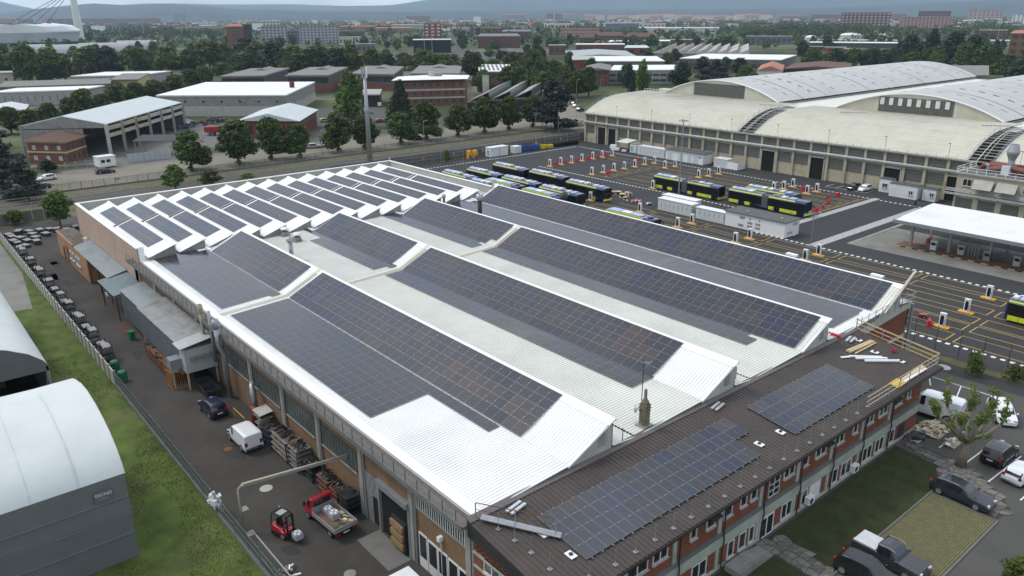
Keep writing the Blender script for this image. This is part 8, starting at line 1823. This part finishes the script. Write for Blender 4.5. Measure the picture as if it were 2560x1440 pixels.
B_('low_white_works', 'long low works with a bright roof behind the tree belt', 'works', (352, 189), (426, 179), (179, 192), 5.5, gwall, wh_r, None, None)
B_('cream_workshop', 'cream flat workshop at the frame edge by the tall post', 'workshop', (66, 182), (80, 178), (-20, 184), 7, beige, conc_l, (1, 5, 4, 1, fwin, .3, .3), None)
B_('white_gable_store', 'small store with a white gable roof among the belt trees', 'store', (60, 276), (70, 262), (-25, 275), 4.5, red_brick, pale_r, None, None, .5, 1.2)
B_('ochre_flat_block', 'ochre walled flat block with a cluttered roof beside the tree belt', 'building', (345, 200), (372, 185), (275, 201), 6.5, ywl, grey_r, None, None)
B_('rusty_roof_porch', 'open porch with a rusty striped roof over the white van', 'porch', (948, 238), (953, 226), (903, 238), 5, brown_fascia, corr_r, None, None)
B_('brick_block', 'plain red brick block at the start of the long white roofs', 'works', (1481, 150), (1484, 141), (1425, 151), 9, red_brick, conc_l, (3, 5, 3, 1, fwin, .2, .2), None)
B_('long_white_works', 'long works with a bright white roof behind the brick block', 'works', (1661, 154), (1640, 142), (1482, 154), 7.5, conc_d, wh_r, (2, 4.5, 10, 1, fwin, .7, .6), None)
B_('terraced_white_works', 'white-roofed works in two steps with dark strip windows', 'works', (1686, 176), (1686, 164), (1523, 177), 7.5, gwall, wh_r, (.5, 6, 9, 2, fwin, .85, .4), None)
B_('balcony_house', 'brick house with balconies and a grey hipped roof', 'house', (1523, 175), (1527, 163), (1460, 176), 8.5, dull_brick, grey_r, (0, 8, 4, 3, fwin, .4, .45), (0, 8, 2, 3, blwin, .4, .4), .6, 1.4)
B_('ribbed_arc_works', 'low works under shallow grey ribbed arcs', 'works', (1592, 141), (1565, 127), (1418, 141), 7, red_brick, corr_g, None, None, .3, 1.6)
B_('white_sheet_works', 'long works with stacked white roofs in front of the saw-tooth factory', 'works', (1952, 151), (1990, 139), (1700, 147), 8, conc_d, wh_r, (1, 6, 14, 1, fwin, .85, .4), None)
B_('red_gable_hall', 'small hall with a red gable roof behind the arched halls', 'hall', (1955, 176), (1960, 163), (1893, 176), 7, wh_r, tile_r, None, None, .4, 2.5)
B_('brown_roof_shed', 'long dark brown roof behind the crest of the first arch', 'shed', (2120, 172), (2130, 158), (1960, 172), 7, brown_fascia, tile_d, None, None, .3, 1.5)
B_('far_grey_roof', 'broad grey corrugated roof beyond the arches', 'shed', (2470, 190), (2470, 166), (2375, 190), 9, gwall, grey_r, None, None)
t, N_, R_, L_ = B_('sawtooth_factory', 'pale factory with two rows of curved saw-tooth roofs', 'factory', (1872, 137), (1872, 118), (1630, 134), 7, gwall, conc, (1, 5, 12, 1, fwin, .7, .4), None)
for r_ in range(2):
    for k in range(9):
        A = L_+(N_-L_)*(k/9)+(R_-N_)*(.02+.5*r_); B = L_+(N_-L_)*((k+.95)/9)+(R_-N_)*(.02+.5*r_); E_ = (R_-N_)*.44; MB().add([A+up*7.4, B+up*11, B+E_+up*11, A+E_+up*7.4, B+up*7.4, B+E_+up*7.4], [(0, 1, 2, 3), (1, 4, 5, 2), (0, 4, 1), (3, 2, 5)]).wobj('saw_roof', conc_l, t)
# ================================================================ the far town
def far(name, label, cat, x0, x1, yt, yb, dep_, wallm, roofm, cols=0, rows=0, gable=0, wm=None, turn=0.0, group=None, wf=.5, hf=.45):
    """building standing at the photo's ground line yb, facing the viewer, dep_ metres deep"""
    px = (x0+x1)/2; x, y = G(px, yb); h = max(2.5, HZ(px, yb, yt)); w = (x1-x0)*PXM(px, yb); a = math.atan2(y, x)-math.pi/2+turn
    t = thing(name, label, cat, (x, y, 0), a, group); hb = h-gable; FOOT.append((x-math.sin(a)*dep_/2, y+math.cos(a)*dep_/2, max(w, dep_)*.5, w, dep_, a))
    MB().box(-w/2, w/2, 0, dep_, 0, hb).obj('wall', wallm, t); o_ = min(.6, w*.03)
    if gable: MB().add([(-w/2-o_, -o_, hb), (w/2+o_, -o_, hb), (w/2+o_, dep_+o_, hb), (-w/2-o_, dep_+o_, hb), (-w/2+gable, dep_/2, h), (w/2-gable, dep_/2, h)], [(0, 1, 5, 4), (2, 3, 4, 5), (1, 2, 5), (3, 0, 4), (3, 2, 1, 0)]).obj('roof', roofm, t)
    else: MB().box(-w/2-o_, w/2+o_, -o_, dep_+o_, hb, hb+.6).obj('roof', roofm, t)
    if cols:
        cw, ch = w/cols, hb/rows; me = MB().box(-cw*wf/2, cw*wf/2, -.15, .05, -ch*hf/2, ch*hf/2).mesh('window', wm or fwin)
        for i in range(cols):
            for j in range(rows): put('window', me, t, (-w/2+cw*(i+.5), 0, ch*(j+.52)))
    return t, w, h, hb
gr_ap = mat('apartment_grey', (.36, .36, .38), .85, 0, .08, .2); gr_dk = mat('apartment_dark_grey', (.16, .16, .175), .85, 0, .1, .2); br_ap = mat('apartment_brown', (.15, .068, .052), .85, 0, .12, .2); pk_ap = mat('apartment_pink', (.42, .26, .22), .85, 0, .08, .2); crm = mat('cream_render', (.55, .52, .44), .85, 0, .06, .2); red_pan = mat('factory_red', (.38, .10, .06), .8, 0, .08); blk = mat('black_glazing', (.015, .016, .018), .2, 0, 0)
FAR = [('apartment_block', 'grey apartment block with pale stair towers, the longest', 'apartments', 752, 848, 64, 112, 16, gr_ap, grey_r, 11, 7), ('apartment_block', 'grey apartment block with stepped terraces next to the brick towers', 'apartments', 658, 722, 66, 108, 18, gr_ap, grey_r, 7, 6), ('apartment_block', 'lower grey apartment link between the two grey blocks', 'apartments', 720, 756, 78, 110, 14, gr_dk, grey_r, 4, 5),
 ('terraced_tower', 'terraced white-roofed grey tower behind the apartments', 'apartments', 660, 702, 52, 88, 15, crm, wh_r, 5, 5), ('white_slab', 'white slab building beside the dark brick tower', 'apartments', 633, 662, 58, 80, 10, white_pl, conc, 0, 0),
 ('brick_tower', 'red brick tower with a hipped red roof and stacked balconies', 'tower block', 572, 612, 60, 116, 12, red_brick, tile_r, 1, 6, 3), ('dark_tower', 'dark brown twin of the brick tower', 'tower block', 610, 633, 62, 112, 12, brown_fascia, steel_d, 3, 1, 0, steel_d),
 ('brick_tower', 'tall red brick tower with a pitched top and a column of small windows', 'tower block', 1061, 1104, 54, 100, 12, red_brick, tile_d, 3, 5, 3, crm), ('glass_frame_hall', 'black glazed hall in a thin pale frame', 'hall', 1035, 1128, 100, 132, 20, blk, white_trim, 0, 0), ('cream_school', 'cream low school with a row of square windows', 'school', 850, 905, 93, 112, 14, crm, conc_l, 7, 1),
 ('dark_pavilion', 'dark glass pavilion by the road', 'pavilion', 895, 938, 111, 132, 14, gr_dk, conc, 4, 1), ('green_slope_hall', 'dark green hall with white strips', 'hall', 850, 912, 78, 94, 20, mat('hall_green', (.06, .08, .06), .8), conc, 0, 0),
 ('brown_house_row', 'brown brick row houses with dark roofs and balconies, longer', 'row houses', 1195, 1300, 84, 120, 18, br_ap, grey_r, 12, 4, 3), ('brown_house_row', 'brown brick row houses farther along the avenue', 'row houses', 1186, 1255, 68, 86, 16, br_ap, tile_d, 8, 2, 2), ('slate_roof_house', 'long house with a blue-slate roof above the row houses', 'row houses', 1255, 1330, 74, 96, 16, br_ap, mat('slate_blue', (.17, .18, .2), .7), 8, 2, 3),
 ('red_row_house', 'low red-roofed range behind the grey apartments', 'row houses', 850, 940, 64, 78, 14, mat('brick_far', (.27, .15, .11), .9), tile_r, 0, 0, 2), ('red_row_house', 'low red-roofed range next to the tall brick tower', 'row houses', 940, 1030, 68, 82, 14, mat('brick_far', (.27, .15, .11)), tile_r, 0, 0, 2),
 ('white_depot', 'bright white flat depot beyond the tall brick tower', 'depot', 980, 1062, 62, 78, 30, gwall, wh_r, 0, 0), ('white_depot', 'thin white-roofed depot past the brick tower', 'depot', 1130, 1192, 70, 78, 20, gwall, wh_r, 0, 0), ('hopper_plant', 'white conveyor plant on the plain', 'plant', 1184, 1202, 42, 60, 12, white_pl, white_pl, 0, 0),
 ('pink_apartments', 'pinkish long apartment house with a flat red roof', 'apartments', 1402, 1497, 72, 96, 14, pk_ap, tile_r, 14, 3), ('brown_gable_house', 'steep brown house nearest the pinkish apartments', 'house', 1448, 1486, 84, 112, 14, br_ap, tile_d, 4, 3, 5), ('brown_gable_house', 'cluster of brown gabled houses, middle one', 'house', 1486, 1560, 80, 106, 16, br_ap, tile_d, 8, 3, 5), ('brown_gable_house', 'cluster of brown gabled houses, end one', 'house', 1560, 1640, 82, 108, 16, br_ap, tile_d, 8, 3, 5),
 ('yellow_house', 'small yellow house before the brown gables', 'house', 1488, 1520, 101, 112, 8, ywl, tile_d, 3, 1, 1.5), ('white_canopied_hall', 'pale grey hall with a shallow white roof before the brown gables', 'hall', 1522, 1588, 101, 113, 20, gwall, wh_r, 0, 0, 1.5), ('white_canopied_hall', 'pale strip-windowed hall with a shallow white roof', 'hall', 1608, 1680, 100, 112, 18, gwall, wh_r, 10, 1, 1.2), ('brick_flat_hall', 'long brick hall with a pale roof edge', 'hall', 1676, 1757, 100, 114, 16, dull_brick, conc_l, 5, 1, 0, br_ap),
 ('brick_workshop_row', 'brick workshops with white sheet roofs behind the ribbed arcs', 'workshop', 1440, 1560, 112, 130, 25, red_brick, wh_r, 8, 1), ('open_brick_barn', 'brick barn with two open dark bays', 'barn', 1562, 1620, 114, 138, 20, red_brick, pale_r, 2, 1, 2, blk), ('lone_brick_house', 'flat brick house with a pale overhanging roof at the avenue end', 'house', 1372, 1414, 114, 138, 12, dull_brick, conc_l, 3, 1),
 ('cream_factory', 'long cream factory with a white roof in front of the red roofs', 'factory', 1597, 1794, 70, 84, 60, crm, wh_r, 16, 1, 0, blwin), ('cream_factory', 'cream factory block with rows of windows at its corner', 'factory', 1597, 1662, 60, 82, 25, crm, conc_l, 6, 3), ('dark_factory', 'dark factory with a long white roof stripe', 'factory', 1512, 1602, 58, 80, 40, gr_dk, wh_r, 0, 0), ('white_store_row', 'bright low stores on the plain', 'stores', 1360, 1432, 60, 72, 40, crm, wh_r, 8, 1),
 ('brown_apartments', 'long dark brown apartment house with a red roof', 'apartments', 2103, 2216, 32, 72, 16, br_ap, tile_d, 12, 6, 0, blwin), ('pink_slab', 'pale pink apartment slab with grey balcony columns', 'apartments', 2252, 2368, 42, 78, 16, pk_ap, conc_l, 14, 7), ('red_apartments', 'red-brown apartments behind the pink slab', 'apartments', 2296, 2368, 28, 60, 16, br_ap, tile_d, 8, 4), ('red_apartments', 'pinkish red apartments near the tall lamp mast', 'apartments', 2424, 2500, 25, 52, 16, pk_ap, tile_r, 8, 5), ('white_tower', 'white apartment tower at the frame edge', 'tower block', 2530, 2575, 36, 66, 18, white_pl, conc_l, 5, 7),
 ('ochre_tower', 'ochre brick apartment tower cut by the frame edge', 'tower block', 2518, 2600, 76, 172, 22, mat('ochre_brick', (.19, .105, .06), .9, 0, .1), tile_r, 4, 5, 2), ('red_panel_office', 'bright red-orange office with a dark window band', 'office', 2061, 2110, 120, 143, 16, red_pan, conc, 1, 2, 0, blk, .0, None, .8, .2), ('red_panel_office', 'darker red brick wing of the red-orange office', 'office', 2108, 2146, 124, 146, 20, red_brick, conc, 4, 1),
 ('brown_flat_house', 'flat brown house with an overhanging grey roof', 'house', 1994, 2052, 118, 142, 14, br_ap, grey_r, 4, 2), ('green_white_works', 'very long works with a white roof and dark green wall', 'works', 2030, 2258, 108, 120, 30, mat('hall_green', (.06, .08, .06)), wh_r, 0, 0), ('ring_building', 'long pale flat building with a projecting roof edge', 'building', 2044, 2232, 102, 110, 40, gwall, conc_l, 0, 0), ('grey_sheds', 'dark grey sheds at the wood edge', 'sheds', 1866, 1976, 92, 110, 30, gr_dk, grey_r, 9, 1),
 ('red_works', 'dark red works with white stacks beside the lamp mast', 'works', 2450, 2510, 76, 100, 20, br_ap, conc_l, 5, 1), ('white_long_roof', 'white long roof before the ochre tower', 'works', 2456, 2522, 102, 114, 20, gwall, wh_r, 0, 0), ('long_red_estate', 'very long red brick estate beyond the stadium', 'apartments', 138, 392, 47, 62, 16, mat('estate_red', (.25, .10, .08), .9), tile_d, 40, 3), ('pink_block', 'small pinkish block behind the stadium roof', 'apartments', 106, 134, 44, 60, 12, pk_ap, tile_r, 4, 3), ('grey_cube', 'grey office cube with long dark slabs', 'office', 438, 464, 34, 56, 30, gr_dk, conc, 0, 0), ('slab_office', 'low striped office beside the grey cube', 'office', 398, 440, 40, 56, 30, gr_ap, conc, 1, 4, 0, gr_dk, 0, None, .96, .4), ('hall_row', 'white apartments above a brown colonnade', 'apartments', 500, 540, 56, 72, 16, white_pl, conc_l, 6, 2), ('colonnade_hall', 'long brown colonnaded hall', 'hall', 446, 575, 66, 82, 20, pk_ap, grey_r, 22, 1), ('white_warehouse', 'white warehouse behind the stadium mast', 'warehouse', 232, 264, 66, 84, 30, white_pl, wh_r, 0, 0)]
for r_ in FAR: far(*r_)
q = random.Random(3)
for k in range(17):
    x0 = 1462+k*27+q.uniform(-3, 3); far('red_roof_house', 'orange-red roofed block of the far row, ' + ('near its start' if k < 6 else 'in its middle' if k < 11 else 'near its end'), 'apartments', x0, x0+q.uniform(24, 32), 36+q.uniform(-2, 3), 51+q.uniform(-.3, 1), 18, crm if k % 3 else pk_ap, tile_r, 0, 0, 6, None, q.uniform(-.3, .3), 'orange-red roofed blocks of the far row')
for k, (x0, x1, yt, yb) in enumerate(((1255, 1312, 36, 50), (1366, 1405, 33, 50), (1405, 1430, 35, 49), (1016, 1075, 39, 52), (1135, 1180, 36, 50), (2030, 2095, 35, 50), (1952, 2010, 37, 50), (2220, 2262, 34, 48), (2, 36, 44, 60), (48, 82, 46, 60))): far('far_apartments', 'distant brick apartment range, ' + ['before the central pylon', 'at the foot of the pylon', 'dark one beside the pylon', 'by the green plain', 'past the green plain', 'with an orange roof beside the wood', 'pale one beside the wood', 'between brown and pink slabs', 'behind the stadium roof edge', 'second behind the stadium roof edge'][k], 'apartments', x0, x1, yt, yb, 18, mat('brick_far', (.27, .15, .11)) if k % 2 == 0 else br_ap, tile_d if k % 2 else tile_r, 0, 0, 3)
# stadium, its mast, domed roofs, tanks, light masts
def far_thing(name, label, cat, px, py): x, y = G(px, py); return thing(name, label, cat, (x, y, 0), math.atan2(y, x)-math.pi/2), PXM(px, py)
stw = mat('stadium_white', (.70, .71, .71), .6, 0, .05, .02); stg = mat('stadium_grey', (.36, .38, .39), .6, 0, .12, .08)
s_, u = far_thing('stadium', 'white oval stadium with a rippled pale roof', 'stadium', 40, 116); n = 40
def ring(a, b, z, dz=0): return [(a*math.cos(2*math.pi*k/n), b+b*math.sin(2*math.pi*k/n), z+dz*math.cos(2*math.pi*k/n*10)) for k in range(n)]
def tier(rings, m, nm): mb = MB(); [mb.v.extend(r_) for r_ in rings]; [(mb.f.append((i*n+k, i*n+(k+1) % n, (i+1)*n+(k+1) % n, (i+1)*n+k)), mb.m.append(0)) for i in range(len(rings)-1) for k in range(n)]; mb.obj(nm, m, s_)
W_ = 150*u; hs = 44*u; tier([ring(W_, W_*.8, 0), ring(W_, W_*.8, hs*.18)], blk, 'arcade'); tier([ring(W_*1.01, W_*.8, hs*.18), ring(W_*1.03, W_*.8, hs*.72)], stg, 'facade'); tier([ring(W_*1.05, W_*.8, hs*.72), ring(W_*1.05, W_*.8, hs*.80), ring(W_*.92, W_*.74, hs*1.06, .8), ring(W_*.6, W_*.6, hs*1.2, .8)], stw, 'roof')
tw, u = far_thing('stadium_pylon', 'tall tapering white pylon with dark flecks and slanting cables', 'pylon', 201, 97); h = 118*u
mb = MB(); mb.lathe([(10*u, 0), (9.2*u, h*.4), (7*u, h*.8), (5*u, h)], n=12); mb.obj('shaft', mat('pylon_white', (.62, .66, .62), .6, 0, .1, .3, stain=(.12, .13, .11), sscale=.22, sthr=.6), tw)
for k in range(4): MB().tube([(0, 0, h*.97), (-70*u-28*u*k, 60, h*.3)], .5, 4).obj('cable', steel_d, tw)
for k, (px, py, yt, ln) in enumerate(((170, 140, 110, 60), (92, 140, 110, 46), (262, 132, 106, 110), (345, 124, 100, 90))):
    t, u = far_thing('barrel_roof_mall', 'long grey barrel-roofed market hall, ' + ['by the stadium foot', 'by the frame edge', 'in front of the pylon', 'farthest along'][k], 'market hall', px, py); hh = (py-yt)*u*.9; m_ = MB(); pr = [(hh*1.2*math.cos(math.pi*i/10)+hh, hh*math.sin(math.pi*i/10)) for i in range(11)]; m_.extrude(pr, 'x', -ln*u/2, ln*u/2); m_.obj('vault', gr_ap, t, fix=True)
for k, (px, yb, yt) in enumerate(((302, 92, 48), (361, 94, 48), (457, 92, 48), (469, 92, 47), (168, 88, 50), (271, 88, 58), (284, 88, 59), (216, 90, 58), (690-2, 130, 60), (1062, 140, 62), (1081, 140, 62), (752, 118, 90), (328, 190, 128), (40, 205, 112), (2402+88, 118, 22), (2440, 60, 10), (1385, 58, 14), (860, 36, 19), (1882, 32, 16), (1930, 40, 12), (1785, 110, 44))):
    t, u = far_thing('light_mast' if k < 15 else 'lattice_pylon', 'thin grey ' + ('light mast' if k < 15 else 'lattice pylon') + [' beside the stadium court', ' on the sports ground', ' before the colonnaded hall', ' past the colonnaded hall', ' behind the white pylon', ' by the dark trees, first', ' by the dark trees, second', ' next to the white pylon', ' between apartments and trees', ' before the tall brick tower', ' beside the tall brick tower', ' before the grey apartments', ' on the ochre flat block', ' by the cream workshop', ' near the red works', ' at the hill foot beside the white tower', ' on the plain behind the town', ' on the hazy horizon', ' far along the red row', ' beside the hazy wood', ' before the cream factory'][k], 'mast', px, yb); h = HZ(px, yb, yt); m_ = MB(); w_ = max(.18, .75*u) if k < 15 else max(.3, 2.2*u)
    m_.tube([(0, 0, 0), (0, 0, h)], [w_, w_*.45], 5); m_.box(-w_*3, w_*3, -.3, .3, h-.6, h+.3); m_.obj('pole', galv, t)
for px, py, r_, yt, lb in ((2125, 99, 26, 82, 'white-domed yellow-banded storage tank'), (2207, 96, 11, 84, 'small cream tank with a flat hat'), (2025, 108, 14, 88, 'pale round tank by the grey sheds')):
    t, u = far_thing('storage_tank', lb, 'tank', px, py); h = HZ(px, py, yt); MB().lathe([(r_*u, 0), (r_*u, h*.6)], n=20).obj('shell', crm, t); MB().lathe([(r_*u*1.02, h*.6), (r_*u*.8, h*.85), (r_*u*.4, h*.98), (.1, h)], n=20).obj('dome', wh_r, t, smooth=True)
r = np.random.RandomState(11)
# woods: nearer belts as far trees, the rest as one mass of leaf clumps
def free(x, y, m):
    for fx, fy, fr, w, d, a in FOOT:
        dx, dy = x-fx, y-fy
        if dx*dx+dy*dy > (fr*1.5+m)**2: continue
        u, v = dx*math.cos(a)+dy*math.sin(a), -dx*math.sin(a)+dy*math.cos(a)
        if abs(u) < w/2+m and abs(v) < d/2+m: return False
    return True
def grove(n, x0, x1, y0, y1, kinds, h0, h1, label, group):
    P = []
    for i in range(n*4):
        px, py = r.uniform(x0, x1), r.uniform(y0, y1); hh = r.uniform(h0, h1); x, y = G(px, py)
        if not free(x, y, hh*.33): continue
        P.append((px, kinds[i % len(kinds)], x, y, hh))
        if len(P) >= n: break
    for i, (px, k, x, y, hh) in enumerate(sorted(P)): tree(0, 0, 0, 0, k, label if n > 59 else ords[i]+' '+label+', from the stadium side', group, (x, y), hh, hh*r.uniform(.36, .5))
grove(260, -40, 2620, 66, 128, ('f0', 'f1', 'f2', 'f3', 'f4', 'f5'), 9, 16, 'distant rounded tree of the town greenery', 'far trees of the town')
grove(34, 180, 1400, 146, 176, ('r0', 'l0', 'd0', 'r1', 'l1'), 10, 15, 'full green tree in the belt before the grey apartments', 'belt trees before the apartments')
grove(22, -20, 560, 128, 200, ('r2', 'l2', 'd0', 'l0'), 9, 14, 'full green tree between the low white works and the stadium', 'trees toward the stadium')
grove(26, 1150, 1440, 120, 270, ('r0', 'l1', 'r2', 'd0'), 9, 13, 'full green tree crowding the avenue past the slanting roofs', 'avenue trees')
grove(24, 1440, 1900, 110, 225, ('r1', 'l2', 'd0', 'f0'), 8, 12, 'green tree in the gaps of the white-roofed works', 'trees among the works')
grove(26, 1980, 2580, 130, 190, ('d0', 'r0', 'e1', 'r2', 'c0'), 11, 17, 'dark tall tree in the grove beyond the arches', 'grove beyond the arches')
# camper rows and parked vehicles far off read as pale specks: one mass
def scatter(name, n, fy, fx, size, mats_, kind='stuff'):
    mb = MB()
    for i in range(n):
        px, py = fx(), fy(); x, y = G(px, py); w, d, h = size()
        if not free(x, y, 6): continue
        mb.obox((x, y, h/2), (w, d, h), r.uniform(0, 3.1), r.randint(len(mats_)))
    tag(mb.obj(name, mats_), kind=kind)
scatter('far_town', 900, lambda: 45+6+30*r.beta(1, 3.0), lambda: r.uniform(-100, 2700), lambda: (r.uniform(14, 50), r.uniform(10, 20), r.uniform(5, 12)), [crm, tile_r, wh_r, gwall, pk_ap, tile_r])
scatter('parked_vehicles', 130, lambda: r.uniform(138, 152), lambda: r.choice([r.uniform(160, 330), r.uniform(560, 640)]), lambda: (5.5, 2.2, 2.2), [white_pl, white_pl, cs_ and grey_pl])
def wood(name, n, px, py, h, q_, sz, m, spread):
    P = []
    for i in range(n):
        x, y = G(px(), py()); hh = h()
        if not free(x, y, hh*.5): continue
        for k in range(q_): a = r.normal(size=3); a /= np.linalg.norm(a); P.append((x+a[0]*spread*hh, y+a[1]*spread*hh, hh*(.55+.42*a[2])))
    P = np.array(P); n = len(P); N_ = r.normal(size=(n, 3))*.6+np.array([0, 0, .6]); N_ /= np.linalg.norm(N_, axis=1)[:, None]; A = np.cross(N_, r.normal(size=(n, 3))); A /= np.linalg.norm(A, axis=1)[:, None]; B = np.cross(N_, A); s = sz*r.uniform(.6, 1.4, n)[:, None]
    V = np.stack([P-A*s, P-B*s*.8, P+A*s, P+B*s*.8], 1).reshape(-1, 3); me = bpy.data.meshes.new(name); me.from_pydata([], [], []); me.vertices.add(4*n); me.vertices.foreach_set('co', V.ravel()); me.loops.add(4*n); me.loops.foreach_set('vertex_index', np.arange(4*n)); me.polygons.add(n); me.polygons.foreach_set('loop_start', np.arange(0, 4*n, 4)); me.polygons.foreach_set('loop_total', np.full(n, 4)); me.materials.append(m); me.update(); me.validate(); tag(put(name, me), kind='stuff')
wood('far_wood', 3600, lambda: r.uniform(-150, 2750), lambda: 44.5+52*r.beta(1, 2.2), lambda: r.uniform(7, 14), 26, 2.5, lf_b, .62)
wood('town_greenery', 900, lambda: r.uniform(-60, 2640), lambda: r.uniform(60, 118), lambda: r.uniform(6, 11), 34, 1.3, lf_a, .5)
wood('dark_wood', 420, lambda: r.uniform(1860, 2160), lambda: r.uniform(62, 92), lambda: r.uniform(10, 16), 40, 1.7, lf_a, .45)
wood('park_trees', 260, lambda: r.uniform(220, 560), lambda: r.uniform(64, 98), lambda: r.uniform(8, 14), 36, 1.5, lf_c, .45)
for px0, px1, a, b, lb in ((380, 580, 76, 92, 0), (2050, 2075, 70, 80, 0)): sheet('meadow', [G(px0, b), G(px1, b), G(px1, a), G(px0, a)], .03, mat('meadow_green', (.10, .16, .04), .95, 0, .1, .05))
sheet('avenue', [G(1300, 290), G(1345, 290), G(1262, 112), G(1250, 112)], .02, asphalt_g); sheet('side_road', [G(1395, 330), G(1470, 320), G(1420, 235), G(1396, 238)], .012, street_m); sheet('works_court', [G(760, 330), G(960, 300), G(960, 262), G(800, 272)], .012, asphalt_g); sheet('market_square', [G(150, 158), G(420, 152), G(420, 118), G(150, 120)], .02, apron_m); sheet('boulevard', [G(900, 152), G(1300, 150), G(1330, 128), G(940, 130)], .02, asphalt_g); sheet('shed_yard', [G(60, 420), G(520, 400), G(560, 320), G(440, 290)], .008, conc_d)
# hills and mountains
def ridge_mesh(name, dist, depth, prof, m, seed, rough):
    q_ = np.random.RandomState(seed); nx, ny = 160, 14; V = []; ph = q_.uniform(0, 6, 8)
    for i in range(nx):
        px = -260+3100*i/(nx-1); az = math.atan((px-1280)/FPX)-math.atan2(0, 1); hh = np.interp(px, [p[0] for p in prof], [p[1] for p in prof])
        d0 = _W @ np.array([math.sin(az), math.cos(az), 0])
        for j in range(ny):
            f = j/(ny-1); R_ = (dist+depth*f)/math.cos(az)*1.0; nz = sum(math.sin(px*.006*(2**k)+ph[k]+f*3*(k+1))*.5**k for k in range(6)); V.append((d0[0]*R_, d0[1]*R_, max(-5, (CAM_H+(hh)/FPX*dist*1.05)*math.sin(min(1, f*1.15)*math.pi*.5)**.8*(1+rough*nz*(f > 0))-5*(f == 0))))
    F_ = [(i*ny+j, (i+1)*ny+j, (i+1)*ny+j+1, i*ny+j+1) for i in range(nx-1) for j in range(ny-1)]; me = bpy.data.meshes.new(name); me.from_pydata(V, [], F_); me.materials.append(m); me.polygons.foreach_set('use_smooth', [True]*len(F_)); tag(put(name, me), kind='structure')
hill_m = mat('hazed_wooded_hill', (.045, .055, .062), .95, 0, .3, .002, stain=(.09, .085, .06), sscale=.006, sthr=.6)  # bluish base: some of the distance haze is put into the colour
ridge_mesh('hills', 5500, 1200, [(-260, 8), (100, 10), (160, 18), (230, 26), (300, 31), (380, 26), (420, 27), (480, 30), (560, 24), (640, 15), (760, 12), (900, 10), (1200, 8), (1700, 8), (2000, 12), (2400, 26), (2840, 34)], hill_m, 2, .05)
ridge_mesh('mountains', 9000, 3000, [(-260, 80), (0, 62), (80, 48), (170, 20), (260, 24), (420, 34), (600, 30), (760, 27), (900, 23), (1000, 26), (1060, 36), (1130, 52), (1200, 66), (1500, 78), (1900, 88), (2400, 96), (2840, 100)], hill_m, 5, .06)
# the air: one even volume from the ground to above the summits
hz_ = bpy.data.materials.new('air'); hz_.use_nodes = True; t_ = hz_.node_tree; t_.nodes.clear(); pvn = t_.nodes.new('ShaderNodeVolumePrincipled'); pvn.inputs['Color'].default_value = (.60, .80, 1.0, 1); pvn.inputs['Density'].default_value = .00007; pvn.inputs['Anisotropy'].default_value = .2
t_.links.new(pvn.outputs[0], t_.nodes.new('ShaderNodeOutputMaterial').inputs['Volume'])
tag(MB().box(-14500, 14500, -14500, 14500, -8, 680).obj('haze', hz_), kind='stuff')
